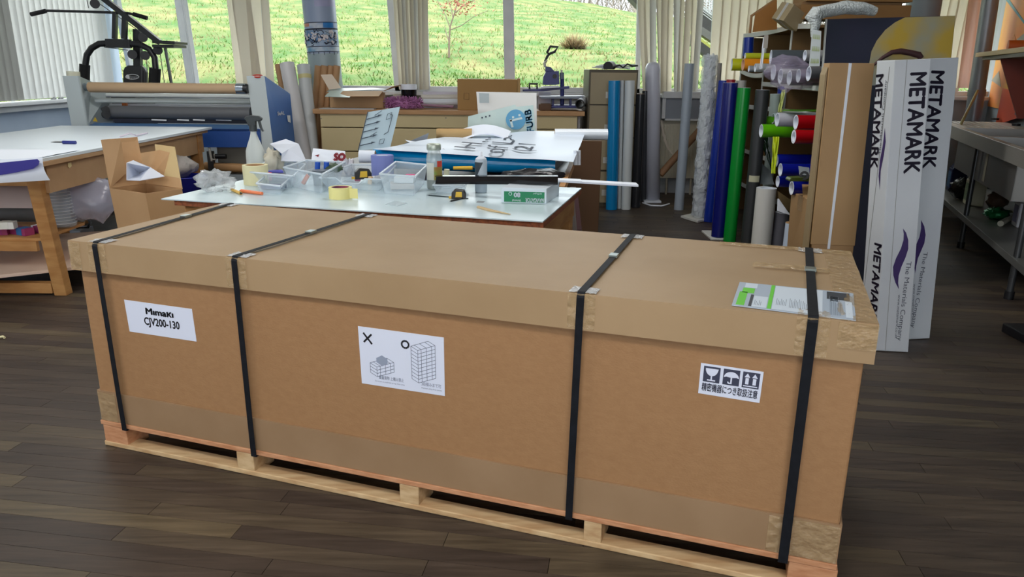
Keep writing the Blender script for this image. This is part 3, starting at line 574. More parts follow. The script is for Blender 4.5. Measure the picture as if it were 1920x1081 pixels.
def legbar(x0, yy0, x1, yy1, w_, parent, nm='leg', zt=ZT1 - .046, zb=0): MB().hexa([V((x0, yy0, zb)), V((x0 + w_, yy0, zb)), V((x0 + w_, yy0 + .07, zb)), V((x0, yy0 + .07, zb))], [V((x1, yy1, zt)), V((x1 + w_, yy1, zt)), V((x1 + w_, yy1 + .07, zt)), V((x1, yy1 + .07, zt))]).build(nm, wood, parent, bevel=.004)
legbar(-2.785, 4.37, -2.80, 4.30, .075, tb); legbar(-3.75, 4.37, -3.78, 4.33, .1, tb); legbar(-2.77, 6.50, -2.77, 6.5, .08, tb); legbar(-3.85, 6.5, -3.85, 6.5, .08, tb); legbar(-3.42, 5.5, -3.42, 5.5, .07, tb)
MB().bb((-3.75, 4.38, .01), (-2.8, 4.44, .075)).build('stretcher', wood, tb, bevel=.004)
MB().bb((-3.76, 4.42, .33), (-2.84, 4.9, .348)).build('shelf', wood, tb); MB().bb((-3.76, 4.40, .27), (-2.86, 4.425, .33)).build('shelf_rail', wood, tb)
MB().bb((-3.8, 5.9, .30), (-2.72, 6.6, .33)).build('shelf', wood, tb)
# pale sheet of ply lying low across the stretchers
pl = M('pale_ply', (232, 206, 186), .6, rgb2=(222, 192, 170), scale=2)
mb = MB(); zpl = .13; mb.hexa([P(x, y, z=zpl) for x, y in ((128, 487), (0, 532), (-60, 500), (-60, 430))] and [V((-3.6, 3.95, zpl)), V((-2.62, 4.55, zpl)), V((-2.3, 5.9, zpl)), V((-3.55, 5.35, zpl))], [V((-3.6, 3.95, zpl + .02)), V((-2.62, 4.55, zpl + .02)), V((-2.3, 5.9, zpl + .02)), V((-3.55, 5.35, zpl + .02))]); mb.build('plywood_sheet', pl, bevel=.002, **T('pale pink plywood sheet resting low on the table stretchers', 'plywood'))
MB().bb((-3.7, 3.98, 0), (-3.64, 5.2, zpl)).build('timber_batten', wood, **T('timber batten propping the pale plywood sheet', 'batten'))
# curved pale sheet higher, behind the leg (a big loose roll)
mb = MB(); mb.grid(lambda u, v: V((-3.95 + 1.0 * u, 4.95 + .12 * math.cos(v * 3.1), .47 + .13 * math.sin(v * 3.1 + .2) * (1 - .2 * u))), 6, 14, .006); mb.build('paper_roll', M('pinkish_paper', (214, 196, 190), .5), **T('half unrolled pinkish brown paper under the white topped table', 'paper'))
# banner hanging over the near corner
bp_ = MB()
def ban(u, v):
    if v < .62: return V((-3.95 + 1.28 * u, 3.86 + .62 * v / .62 * 1.0, ZT1 + .004)) if False else V((-3.95 + 1.29 * u, 4.55 - .6 * v / .62, ZT1 + .004))
    k = (v - .62) / .38; return V((-3.95 + (1.29 + .05 * k) * u, 3.94 - .06 * math.sin(k * 2), ZT1 + .003 - .17 * k))
bo = thing('banner_print', V((-3.3, 4.2, ZT1)), 'white print with a dark blue oval drooping over the near corner of the table', 'print')
def bq(px, py, Yv): return P(px, py, Y=Yv)
E_ = [bq(-40, 322, 4.02), bq(95, 292, 4.10), bq(96, 338, 4.03), bq(-40, 349, 3.98)]
mb = MB(); mb.grid(lambda u, v: (bq(-60, 303, 4.16).lerp(bq(80, 295, 4.17), u)).lerp(bq(-60, 346, 4.12).lerp(bq(94, 337.5, 4.15), u), v) + V((0, -.02 * math.sin(v * 3.14), 0)), 10, 8, .0015); mb.build('hanging_flap', paper, bo)
mb = MB(); mb.grid(lambda u, v: V((-3.93 + 1.25 * u, 4.19 + .5 * v, ZT1 + .0035 + .003 * abs(math.sin(v * 9)))), 4, 6, .001); mb.build('flat_sheet', paper, bo)
el = []
for i in range(28):
    t = i / 27 * math.pi; el.append(bq(-20 + 94 * math.sin(t * 1.0) ** .45 if True else 0, 318 - 17 * math.cos(t), 4.05))
pv_ = M('deep_blue_print', (60, 54, 148), .5)
u_ = [bq(x, y, 4.115) for x, y in ((-40, 308), (0, 305), (40, 301), (70, 298), (74, 302), (72, 309), (62, 316), (30, 323), (0, 328), (-40, 334))]
mb = MB(); mb.prism(u_, (0, .001, 0)); mb.build('blue_oval', pv_, bo)
# things on the table
def on(px, py, z): return P(px, py, z=z)
kn = thing('utility_knife', on(130, 267, ZT1), 'small dark blue knife lying alone on the white table top', 'knife')
MB().cyl(on(118, 266.5, ZT1 + .011), on(142, 267, ZT1 + .011), .011, n=10).build('handle', M('knife_blue', (30, 42, 120), .4), kn); MB().bb(on(104, 265, ZT1 + .004), on(118, 266, ZT1 + .006)).build('blade', dks, kn)
MB().tube([on(225, 256, ZT1 + .005), on(243, 250, ZT1 + .02), on(255, 254, ZT1 + .01), on(276, 249, ZT1 + .01)], .006, 6).build('cable_offcut', M('pale_offcut', (210, 200, 214), .5), **T('thin twisted pale offcut on the white table behind the open carton', 'offcut'))
# ---------------------------------------------------------------- stuff below that table
pet = M('pet_plastic', (196, 206, 214), .08, alpha=.38, spec=.8)
o = P(112, 398, Y=4.75)
wb_ = MB(); pr_ = [(.0, 0), (.085, .004), (.09, .02)]
for k in range(11): pr_ += [(.09, .03 + k * .02), (.082, .04 + k * .02)]
pr_ += [(.088, .26), (.07, .29), (.03, .31), (.026, .335)]
wt = thing('water_bottle', V((o.x, 4.75, .349)), 'big ribbed clear plastic water bottle under the white topped table', 'bottle')
wt.location.z = .349
wb_.lathe(pr_, (o.x, 4.75, .349), n=20).build('bottle_body', pet, wt); MB().cyl((o.x, 4.75, .68), (o.x, 4.75, .705), .03, n=16).build('cap', paper, wt)
mb = MB()
for k in range(11): mb.tube([V((o.x + .0905 * math.cos(i * .3142), 4.75 + .0905 * math.sin(i * .3142), .379 + .02 * k)) for i in range(20)], .0022, 4, True)
mb.build('moulded_ribs', M('rib_shine', (236, 240, 244), .1, alpha=.75), wt)
film = M('clear_film', (206, 206, 226), .2, alpha=.45, bump=.8, scale=7, spec=.9, coord='Object')
def blob(cx, cy, cz, sx, sy, sz, mt, name, tags, parent=None, seed=0, amp=.35, n=22, sc=2.2, flat=True, zmin=None):
    mb = MB()
    def fn(u, v):
        a, b = u * 2 * math.pi, (v - .5) * math.pi; d = V((math.cos(a) * math.cos(b), math.sin(a) * math.cos(b), math.sin(b)))
        k = 1 + amp * noise.noise(d * sc + V((seed, 0, 0))) + amp * .5 * noise.noise(d * sc * 3 + V((0, seed, 0)))
        p = V((cx + d.x * sx * k, cy + d.y * sy * k, cz + d.z * sz * k))
        if zmin is not None and p.z < zmin: p.z = zmin
        return p
    mb.grid(fn, n, n // 2); return mb.build(name, mt, parent, **(tags or {}))
pp = P(168, 372, Y=4.9); blob(pp.x, 4.9, .51, .17, .16, .15, film, 'plastic_wrap', T('crumpled clear lilac film bundle under the white topped table', 'plastic wrap'), seed=4, zmin=.35)
a, b = P(104, 408, Y=5.3), P(156, 411, Y=5.3)
MB().cyl(V((-3.7, 5.3, .33)), V((b.x, 5.3, .33)), .06, n=20).build('grey_tube', M('grey_tube', (112, 112, 112), .5), **T('grey tube lying under the table past the water bottle', 'tube'))
# ink boxes on low shelf
inks = [((-3.17, 4.50), 10, (150, 44, 110), 'magenta ink box lying flat at the end of the low shelf'), ((-3.02, 4.52), -25, (40, 110, 170), 'ink box with a blue panel among the boxes on the low shelf'), ((-2.90, 4.56), -30, (240, 220, 40), 'ink box with a yellow panel closest to the table leg'), ((-3.10, 4.46), 12, (225, 225, 215), 'white and yellow ink box on top of the low shelf pile')]
for i, ((x, y), ang, c_, lb) in enumerate(inks):
    Rm = Matrix.Rotation(math.radians(ang), 3, 'Z'); z_ = .349 + (.045 if i == 3 else 0) ; ib = thing('ink_box', (x, y, z_), lb, 'box', 'ink boxes on the low shelf')
    MB().box((x, y, z_ + .021), (.17, .06, .042), Rm).build('carton', M('ink_carton_%d' % (i == 3), (150, 52, 100) if i != 3 else (228, 226, 220), .5), ib)
    MB().box(V((x, y, z_ + .0225)) + Rm @ V((.03, -.0005, 0)), (.05, .062, .0425), Rm).build('colour_panel', M('ink_panel_%d' % i, c_, .5), ib); MB().box(V((x, y, z_ + .0225)) + Rm @ V((-.075, -.0005, 0)), (.02, .062, .0425), Rm).build('white_end', paper, ib)
# blue basket with grey bag, black rolls
bx = P(342, 345, Y=6.1); bk_ = thing('plastic_basket', (bx.x, 6.1, .331), 'deep blue plastic basket on the far low shelf under the table', 'basket')
mb = MB(); cxx, cyy = bx.x, 6.1; mb.lathe([(.0, 0), (.15, 0), (.19, .16), (.2, .165), (.2, .155), (.18, .16), (.14, .012), (0, .012)], (cxx, cyy, .331), n=24, sx=.8); mb.build('bowl', M('basket_blue', (24, 34, 150), .35), bk_)
blob(cxx - .03, 6.1, .57, .15, .13, .09, M('grey_bag', (170, 164, 160), .5, bump=.5, scale=20), 'carrier_bag', T('crumpled pale grey carrier bag heaped in the blue basket', 'bag'), seed=9)
rl_ = thing('black_foam_roll', (-2.95, 6.3, .5), 'black padded roll under the far end of the white topped table', 'roll')
for k in range(3): MB().cyl((-3.4, 6.42, .54 - .02 + .06 * k), (-2.8, 6.42, .54 - .02 + .06 * k), .03, n=14).build('coil', blk_, rl_)
pt_ = P(130, 309, x=xr0); MB().prism([P(x, y, x=xr0 + .002) for x, y in ((127, 305), (133, 304), (134, 311), (130, 315), (127, 312))], (.002, 0, 0)).build('cream_patch', M('cream_patch', (226, 206, 150), .6), tb)
a_, b_ = P(110, 425, z=.06), P(166, 424, z=.06); MB().bb((a_.x, a_.y - .1, 0), (b_.x, a_.y + .1, .05)).build('white_plinth', paper, **T('low white base with a black cable on the floor under the table', 'base'))
MB().tube([P(x, y, z=.07) for x, y in ((166, 402), (160, 404), (170, 418), (165, 426), (145, 427), (133, 422), (131, 412), (136, 410))], .010, 6).build('black_cable', blk_, **T('looped black cable over the low white base under the table', 'cable'))
# ---------------------------------------------------------------- open carton on the floor between the tables
oc = thing('open_carton', P(270, 345, Y=3.95) * 1, 'tall open cardboard carton with raised flaps and white film inside, between the tables', 'carton')
oc.location.z = 0
c0, c1, c2 = P(203, 337, Y=4.12), P(270, 343, Y=3.95), P(338, 325, Y=4.12); zt_ = .70
for c_ in (c0, c1, c2): c_.z = zt_
c3 = c0 + (c2 - c1)
cc = [c0, c1, c2, c3]; lean = V((.035, .02, 0))
def wallp(a, b, nm='side'):
    n = (b - a).cross(UZ).normalized() * .005; ab = [a + lean, b + lean, b + lean - n, a + lean - n]; at = [a, b, b - n, a - n]
    for p in ab: p.z = .002
    return MB().hexa([V(p) for p in ab], [V(p) for p in at]).build(nm, kb, oc)
for i in range(4): wallp(cc[i], cc[(i + 1) % 4])
def flap(a, b, c_, d, nm='flap', mt=kb): 
    n = (b - a).cross(d - a).normalized() * .004; MB().hexa([a, b, c_, d], [p + n for p in (a, b, c_, d)]).build(nm, mt, oc)
flap(c0, c0.lerp(c3, 1) if False else c3, P(257, 257, Y=4.42), P(190, 262, Y=4.2), mt=kb); flap(c0 + V((0, .01, 0)), P(236, 325, Y=4.18), P(227, 262, Y=4.16), P(189, 262, Y=4.16)); flap(c3, c2, P(326, 278, Y=4.3), P(262, 288, Y=4.6)); flap(c2, c2.lerp(c3, .6), P(290, 270, Y=4.5), P(327, 275, Y=4.28), mt=M('cardboard_light', (214, 186, 134), .6))
ff = MB(); fm = M('white_film_inside', (214, 220, 234), .35)
ap = P(246, 300, Y=4.15); ff.add([P(237, 338, Y=4.1), P(237, 305, Y=4.15), P(250, 300, Y=4.2), P(282, 314, Y=4.22), P(309, 331, Y=4.18), P(262, 339, Y=4.05), P(262, 325, Y=4.3)], [(0, 1, 2, 3, 6), (6, 3, 4, 5), (0, 6, 5)]); fo = ff.build('film_offcut', fm, **T('folded white film poking out of the tall open carton', 'film')); so_ = fo.modifiers.new('s', 'SOLIDIFY'); so_.thickness = .003
# ---------------------------------------------------------------- laminator
YL = 6.95
la = thing('laminator', P(330, 300, Y=YL) * 1, 'wide blue and grey roll laminator standing behind the white topped table', 'laminator'); la.location.z = 0
lg = M('laminator_grey', (190, 200, 202), .45); lb_ = M('laminator_blue', (62, 116, 190), .4, rgb2=(56, 108, 182), scale=2); lb2 = M('laminator_blue_top', (80, 120, 168), .3)
def Lp(px, py, Yv=YL): return P(px, py, Y=Yv)
# left end: front face then slanting inner side
def slab(pts, off, nm, mt, par, bev=0): return MB().prism(pts, off).build(nm, mt, par, bevel=bev)
def down(px, py, z, Yv): 
    p = Lp(px, py, Yv); p.z = z; return p
slab([Lp(117, 142), Lp(147, 142), Lp(165, 234), Lp(134, 234)], (0, .02, 0), 'end_face', lg, la)
slab([down(134, 234, Lp(134, 234).z, YL), down(165, 234, Lp(134, 234).z, YL), down(165, 234, .35, YL), down(134, 234, .35, YL)], (0, .02, 0), 'end_face_lower', lg, la)
x_in = Lp(147, 142).x
e0, e1, e2, e3, e4 = Lp(147, 142, YL), Lp(172, 153, YL + .42), Lp(206, 170, YL + .5), Lp(212, 226, YL + .5), Lp(165, 234, YL)
mb = MB(); mb.add([e0, e1, e2, e3, e4, e0 + V((-.03, .02, 0)), e1 + V((-.03, 0, 0))], [(0, 4, 3, 2, 1), (0, 1, 6, 5)]); eo = mb.build('end_inner', M('laminator_inner', (172, 182, 184), .5), la); eo.modifiers.new('s', 'SOLIDIFY').thickness = .01
# right end column + blue cover
slab([Lp(462, 142), Lp(496, 142.5), Lp(521, 345), Lp(492, 345)], (0, .02, 0), 'end_face', lg, la)
r0 = [Lp(496, 142.5, YL), Lp(544, 176, YL + .45), Lp(560, 338, YL + .45), Lp(521, 345, YL)]
mb = MB(); mb.add(r0, [(0, 1, 2, 3)]); ro = mb.build('blue_side_cover', lb_, la); ro.modifiers.new('s', 'SOLIDIFY').thickness = -.015
slab([Lp(468, 142, YL + .02), Lp(496, 142, YL + .02), Lp(544, 175, YL + .45), Lp(522, 175, YL + .45)], (0, 0, -.01), 'end_top', lg, la)
nrm = (r0[1] - r0[0]).cross(r0[3] - r0[0]).normalized()
if nrm.y > 0: nrm = -nrm
xd_ = (r0[1] - r0[0]); xd_.z = 0; xd_.normalize(); yd_ = nrm.cross(xd_); yd_ = -yd_ if yd_.z < 0 else yd_
pw = M('white_marker', (232, 236, 240), .5)
o_ = PP(521, 216, r0[0] + nrm * .004, nrm); text('SeAL', o_, xd_, yd_, .032, pw, la, wid=.13, bold=.03)
o_ = [PP(x, y, r0[0] + nrm * .004, nrm) for x, y in ((538, 216), (544, 216), (545, 230), (540, 228))]; MB().prism(o_, nrm * .001).build('white_sticker', pw, la)
# fill of the ends down to the floor
slab([down(494, 345, .03, YL + .03), down(521, 345, .03, YL + .03), down(521, 345, .32, YL + .03), down(494, 345, .32, YL + .03)], (0, .35, 0), 'end_pedestal', lg, la)
slab([down(134, 300, .03, YL), down(190, 300, .03, YL), down(190, 300, .62, YL), down(134, 300, .62, YL)], (0, .4, 0), 'end_pedestal', lg, la)
def roll(a, b, r, mt, nm, par, ri=None, n=24, **k): return MB().pipe(a, b, r, ri if ri else r * .7, n, k.get('core')).build(nm, mt, par) if ri is not None else MB().cyl(a, b, r, n=n).build(nm, mt, par)
tan = M('kraft_roll', (190, 160, 126), .6); gr1 = M('roller_grey_light', (216, 222, 222), .35); gr2 = M('roller_dark', (92, 94, 98), .45)
roll(Lp(168, 163.5, YL + .12), Lp(447, 166.5, YL + .02), LEN(9.2, YL), tan, 'kraft_roll', la)
ch = M('chrome_hub', (176, 186, 196), .15, metal=.8)
roll(Lp(157, 163, YL + .13), Lp(169, 163.5, YL + .12), LEN(7, YL), ch, 'roll_hub', la); roll(Lp(444, 166, YL), Lp(462, 166.5, YL), LEN(9.5, YL), ch, 'roll_hub', la); roll(Lp(457, 166, YL - .01), Lp(465, 166.5, YL - .01), LEN(8, YL), blk_, 'roll_hub', la)
roll(Lp(200, 178, YL + .3), Lp(470, 181, YL + .3), LEN(4, YL), gr1, 'film_roller', la); roll(Lp(180, 188, YL + .2), Lp(470, 190.5, YL + .1), LEN(4.6, YL), M('roller_grey', (190, 198, 198), .4), 'film_roller', la)
slab([Lp(205, 194, YL + .4), Lp(470, 196, YL + .4), Lp(470, 205, YL + .4), Lp(205, 203, YL + .4)], (0, .02, 0), 'rear_tray', white_paint, la)
slab([Lp(228, 190, YL + .35), Lp(237, 190, YL + .35), Lp(238, 202, YL + .35), Lp(229, 202, YL + .35)], (0, .02, 0), 'orange_tab', M('orange_tab', (200, 110, 50), .5), la)
roll(Lp(205, 210, YL + .18), Lp(472, 213, YL + .1), LEN(12, YL), gr2, 'nip_roller', la)
MB().bb(Lp(215, 222, YL + .15), Lp(474, 232, YL + .12)).build('slot', M('slot_dark', (24, 28, 44), .6), la)
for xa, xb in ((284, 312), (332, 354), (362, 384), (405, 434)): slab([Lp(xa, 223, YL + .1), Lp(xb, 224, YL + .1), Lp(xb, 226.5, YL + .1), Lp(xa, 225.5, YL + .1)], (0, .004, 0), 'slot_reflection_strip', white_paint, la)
slab([Lp(170, 230, YL + .12), Lp(478, 234, YL + .12), Lp(486, 242, YL - .02), Lp(160, 240, YL - .02)], (0, 0, -.02), 'blue_top_panel', lb2, la)
slab([Lp(150, 238, YL - .02), Lp(487, 242, YL - .02), Lp(490, 276, YL - .02), Lp(150, 276, YL - .02)], (0, .3, 0), 'blue_front_panel', M('laminator_front_blue', (34, 72, 140), .4), la)
wh_ = MB(); wh_.cyl(Lp(196, 205, YL + .1), Lp(199, 205, YL + .08), .03, n=16); wh_.cyl(Lp(197, 215, YL + .1), Lp(200, 215, YL + .08), .035, n=16); wh_.build('hand_wheel', dks, la)
slab([Lp(174, 227, YL + .03), Lp(183, 228, YL + .03), Lp(178.5, 219, YL + .03)], (0, .002, 0), 'warning_triangle', M('warning_yellow', (190, 160, 40), .5), la)
MB().cyl(Lp(137, 138, YL + .1) - UZ * .03, Lp(137, 134, YL + .1), .055, n=20).build('tape_roll', M('cream_tape', (222, 220, 198), .5), **T('cream tape roll lying on top of the far end of the laminator', 'tape'))
MB().tube([Lp(483 + 9 * math.cos(a * .35), 142.5 - 2 * math.sin(a * .35), YL + .05 + .06 * math.sin(a * .35)) for a in range(18)], .006, 6, True).build('tape_ring', M('red_ring', (214, 60, 40), .5), **T('thin red ring resting on top of the laminator\'s blue end', 'ring'))
# undercarriage
roll(Lp(385, 312, 7.0), Lp(470, 316, 7.0), LEN(8.5, 7), M('kraft_tube', (172, 132, 88), .6), 'take_up_tube', la)
MB().bb(V((Lp(385, 300).x, YL + .3, .35)), V((Lp(470, 300).x, YL + .33, .75))).build('rear_cover', M('rear_cover', (176, 172, 160), .6), la)
cm = MB(); cm.tube([Lp(392, 275), Lp(397, 302)], .012, 8); cm.tube([Lp(395, 299), Lp(404, 299), Lp(402, 288)], .01, 8); cm.build('crank_arm', steel, la); MB().cyl(Lp(404, 293), Lp(424, 293), .022, n=14).build('crank_grip', blk_, la)
for xx in (350, 392, 470): MB().bb(down(xx, 330, .03, YL), down(xx, 330, .6, YL) + V((.05, .05, 0))).build('frame_leg', dks, la)
for xx in (160, 350, 470): MB().bb(down(xx, 330, 0, YL), down(xx, 330, .04, YL) + V((.08, .4, 0))).build('foot', blk_, la)
# ---------------------------------------------------------------- multi gym behind it
YG = 7.75
gy = thing('multi_gym', Lp(255, 300, YG) * 1, 'black home multi gym with pull-down bar and padded arms behind the laminator', 'gym machine'); gy.location.z = 0
gm = M('gym_black', (30, 30, 34), .35); fo_ = M('gym_foam', (14, 14, 16), .8)
def G(x, y, Yv=YG): return P(x, y, Y=Yv)
def tub(pts, wpx, nm, mt=gm, n=10, Yv=YG): return MB().tube(pts, LEN(wpx, Yv) / 2, n).build(nm, mt, gy)
tub([G(58, 27), G(88, 20), G(150, 21.5), G(240, 24.5), G(276, 34)], 4.6, 'pulldown_bar')
tub([G(58, 27), G(86, 20.5)], 7.5, 'bar_grip', fo_); tub([G(250, 26.5), G(276, 34)], 7.5, 'bar_grip', fo_)
def beam(a, b, w_, d_, nm, mt=gm):
    ax = (b - a).normalized(); u = ax.cross(V((0, 1, 0))).normalized() * w_ / 2; v = V((0, d_ / 2, 0)); return MB().hexa([a - u - v, a + u - v, a + u + v, a - u + v], [b - u - v, b + u - v, b + u + v, b - u + v]).build(nm, mt, gy, bevel=.004)
beam(G(183, -12), G(299, 79), LEN(9, YG), .06, 'top_boom'); beam(G(298, 79), G(340, 81), LEN(5, YG), .3, 'weight_cover'); beam(G(298, 87), G(338, 87), LEN(5, YG), .3, 'weight_cover'); beam(G(258, 55, YG + .1), G(262, 330, YG + .1), LEN(13, YG), .06, 'upright')
beam(G(216, 22), G(215, 73), LEN(7, YG), .05, 'arm_bracket'); beam(G(235, 22), G(233, 73), LEN(8, YG), .05, 'arm_bracket'); beam(G(200, 81), G(245, 82), LEN(15, YG), .06, 'press_yoke')
arc = [G(203, 81), G(186, 82), G(172, 90), G(163, 103), G(160, 123)]; tub(arc, 11, 'press_arm', n=12); tub([G(159, 121), G(158, 155)], 18, 'foam_grip', fo_, 14)
arc = [G(243, 82), G(262, 83), G(280, 92), G(290, 108), G(292, 130)]; tub(arc, 11, 'press_arm', n=12); tub([G(291, 128), G(289, 158)], 20, 'foam_grip', fo_, 14)
for x, y in ((178, 7), (248, 102), (272, 104), (296, 94), (268, 70)): MB().cyl(G(x, y, YG - .03), G(x, y, YG + .03), LEN(8, YG), n=18).build('pulley', blk_, gy)
for pts in ([(163, 0), (166, 15)], [(188, 8), (300, 85)], [(195, 88), (240, 94)], [(300, 98), (309, 160)], [(275, 108), (277, 160)], [(266, 60), (266, 160)]): MB().tube([G(x, y, YG - .02) for x, y in pts], .004, 5).build('cable', M('cable_grey', (90, 90, 92), .4), gy)
beam(G(310, 90), G(322, 160), LEN(4, YG), .03, 'guide_rod', dks)
mb = MB(); pts = [G(230, 210), G(230, 132), G(233, 126), G(239, 122.5), (G(262, 122.5)), G(268, 126), G(273, 134), G(274, 210)]; mb.prism(pts, (0, .06, 0)); bpad = mb.build('back_pad', M('gym_vinyl', (34, 34, 38), .5), gy, bevel=.012)
lgm = M('logo_white', (210, 212, 214), .5); YY = YG - .002
ring = [G(248 + 12.5 * math.cos(t) + (4 if math.cos(t) > 0 else -4) * 0, 144 + 4.4 * math.sin(t), YY) for t in [i * math.pi / 12 for i in range(24)]]
MB().tube(ring, .004, 5, True).build('logo_ring', lgm, bpad); MB().cyl(G(240, 143.5, YY), G(240, 143.5, YY - .004), LEN(3.6, YG), n=16).build('logo_disc', lgm, bpad); o_ = G(244, 146, YY - .003); text('dynamix', o_, V((1, 0, 0)), UZ, .022, lgm, bpad, 'logo', wid=LEN(15, YG), bold=.02)
beam(G(230, 200, YG - .1), G(275, 200, YG - .1), .35, .4, 'seat', M('gym_vinyl2', (34, 34, 38), .5)); MB().bb(down(200, 300, 0, YG), down(300, 300, .06, YG) + V((0, .35, 0))).build('base', gm, gy)
# ================================================================ front work table and the bench top behind it
ZF = .76
ft_ = [P(302, 372, z=ZF), P(1018, 414.5, z=ZF), P(1066, 351, z=ZF)]
ex = (ft_[1] - ft_[0]).normalized(); ey = V((-ex.y, ex.x, 0)); DL = (ft_[1] - ft_[0]).length; DW = (ft_[2] - ft_[1]).dot(ey)
f0 = ft_[0].copy(); f0.z = 0
def FT(u, v, z=0): return f0 + ex * u + ey * v + UZ * z
def fbox(mb, u0, u1, v0, v1, z0, z1):
    q = [(u0, v0), (u1, v0), (u1, v1), (u0, v1)]; return mb.hexa([FT(a, b, z0) for a, b in q], [FT(a, b, z1) for a, b in q])
def nb_(parent, nm, mt, *a, bev=0): mb = MB(); fbox(mb, *a); return mb.build(nm, mt, parent, bevel=bev)
wt2 = thing('work_table', FT(1, .5), 'white topped timber work table right behind the big crate, covered in tools', 'table')
osb = M('chipboard_edge', (150, 84, 48), .8, rgb2=(110, 58, 34), scale=60)
nb_(wt2, 'tabletop', M('table_laminate', (206, 224, 230), .28, rgb2=(198, 216, 222), scale=2), 0, DL, 0, DW, ZF - .006, ZF, bev=.001)
nb_(wt2, 'top_board', osb, .06, DL - .0, .012, DW, ZF - .03, ZF - .007)
nb_(wt2, 'apron', wood, .1, DL - .03, .03, .06, ZF - .14, ZF - .031); nb_(wt2, 'apron', wood, DL - .06, DL - .03, .06, DW - .03, ZF - .14, ZF - .031)
for a, b in ((.1, .03), (DL - .11, .04), (.1, DW - .11), (DL - .11, DW - .11)): nb_(wt2, 'leg', wood, a, a + .075, b, b + .075, 0, ZF - .031, bev=.003)
DW2 = DW + 1.45
bt = thing('bench', FT(1, 1.7), 'dark topped timber bench behind the white topped work table', 'bench')
bq_r = [FT(.1, DW + .01, ZF - .001), P(1047, 350, z=ZF - .001), P(1077, 283, z=ZF - .001), FT(.1, DW2, ZF - .001)]; bq_r[1] = bq_r[1] + ey * .02
MB().hexa([p - UZ * .03 for p in bq_r], bq_r).build('benchtop', M('bench_dark', (44, 40, 46), .4, rgb2=(56, 50, 52), scale=6), bt)
MB().hexa([bq_r[1] - UZ * .04, bq_r[1] + ex * .03 - UZ * .04, bq_r[2] + ex * .03 - UZ * .04, bq_r[2] - UZ * .04], [bq_r[1] + UZ * .002, bq_r[1] + ex * .03 + UZ * .002, bq_r[2] + ex * .03 + UZ * .002, bq_r[2] + UZ * .002]).build('edge_strip', wood, bt)
for a, b in ((.2, DW + .05), (DL - .42, DW + .4), (.2, DW2 - .1), (DL - .42, DW2 - .1)): nb_(bt, 'leg', wood, a, a + .07, b, b + .07, 0, ZF - .031)
nb_(bt, 'apron', wood, .2, DL - .36, DW2 - .06, DW2 - .03, ZF - .13, ZF - .031)
# leaning sign board and framed board beside the tables
a, b = P(1063, 352, Y=4.25), P(1075, 352, Y=4.4); 
mb = MB(); mb.hexa([P(1072, 432, Y=4.1), P(1082, 432, Y=4.1), P(1091, 430, Y=4.7), P(1081, 430, Y=4.7)], [P(1063, 352, Y=4.1), P(1075, 352, Y=4.1), P(1080, 350, Y=4.7), P(1070, 350, Y=4.7)])
for i in range(4): mb.v[i] += (mb.v[i] - mb.v[i + 4]) * ((mb.v[i].z - .003) / (mb.v[i + 4].z - mb.v[i].z))
lb0 = mb.build('leaning_board', M('board_grey_edge', (150, 142, 138), .5), bevel=.003, **T('thin grey edged board leaning at the end of the work table', 'board'))
mb = MB(); mb.hexa([P(1082, 432, Y=4.12), P(1090, 432, Y=4.55), P(1091, 430, Y=4.56), P(1083, 430, Y=4.13)], [P(1075, 354, Y=4.12), P(1081, 352, Y=4.55), P(1082, 352, Y=4.56), P(1076, 354, Y=4.13)])
mb.build('maroon_face', M('maroon', (112, 66, 74), .5, rgb2=(130, 88, 92), scale=14), lb0) if False else mb.build('maroon_board', M('maroon', (112, 66, 74), .5, rgb2=(130, 88, 92), scale=14), **T('dull maroon marked panel against the grey edged leaning board', 'board'))
mb = MB(); q0 = [P(1082, 421, Y=6.3), P(1122, 421, Y=6.3)]
mb.bb((q0[0].x - .14, 6.3, .0), (q0[1].x, 6.75, P(1110, 264, Y=6.3).z)); mb.build('cardboard_box', M('dark_box', (92, 64, 40), .7), base=(q0[0].x, 6.5, 0), bevel=.004, **T('tall narrow dark brown cardboard box standing in shade by the filing cabinet', 'box'))
# ---------------------------------------------------------------- items on the work table
def on2(px, py, z=ZF): return P(px, py, z=z)
pp_ = M('bin_plastic', (222, 234, 242), .15, alpha=.27, spec=.8); ppr = M('bin_rim', (226, 236, 244), .2, alpha=.62, spec=.8)
def storage_bin(q, h, label, dip=False, z=ZF, nm='storage_bin', tp=.82):      # q: four px corners of the rim (front-left, front-right, back-right, back-left)
    r = [P(x, y, z=z + h) for x, y in q]; c = (r[0] + r[1] + r[2] + r[3]) / 4; c.z = z
    t = thing(nm, c, label, 'storage bin'); bt_ = []
    for p in r: d = p - c; bt_.append(V((c.x + d.x * tp, c.y + d.y * tp, z + .001)))
    mb = MB(); mb.hexa(bt_, [p + UZ * .003 for p in bt_]); mb.build('bin_floor', pp_, t)
    for i in range(4):
        a, b, c1_, d = bt_[i], bt_[(i + 1) % 4], r[(i + 1) % 4], r[i]; n = (b - a).cross(d - a).normalized() * -.002
        mb = MB()
        if dip and i == 0:
            L_ = lambda s, k: a.lerp(b, s).lerp(d.lerp(c1_, s), k); pr = [L_(0, 0), L_(1, 0), L_(1, 1), L_(.72, 1), L_(.62, .62), (L_(.36, .62)), L_(.26, 1), L_(0, 1)]
            mb.prism(pr, n)
        else: mb.hexa([a, b, c1_, d], [p + n for p in (a, b, c1_, d)])
        mb.build('bin_side', pp_, t)
    mb = MB(); 
    for i in range(4):
        a, b = r[i], r[(i + 1) % 4]
        if dip and i == 0: mb.tube([a, a.lerp(b, .26), a.lerp(bt_[0], .0).lerp(b.lerp(bt_[1], 0), .36) - UZ * h * .38, a.lerp(b, .62) - UZ * h * .38, a.lerp(b, .72), b], .004, 6)
        else: mb.tube([a, b], .0055, 6)
    mb.build('rim', ppr, t); return t, c, r
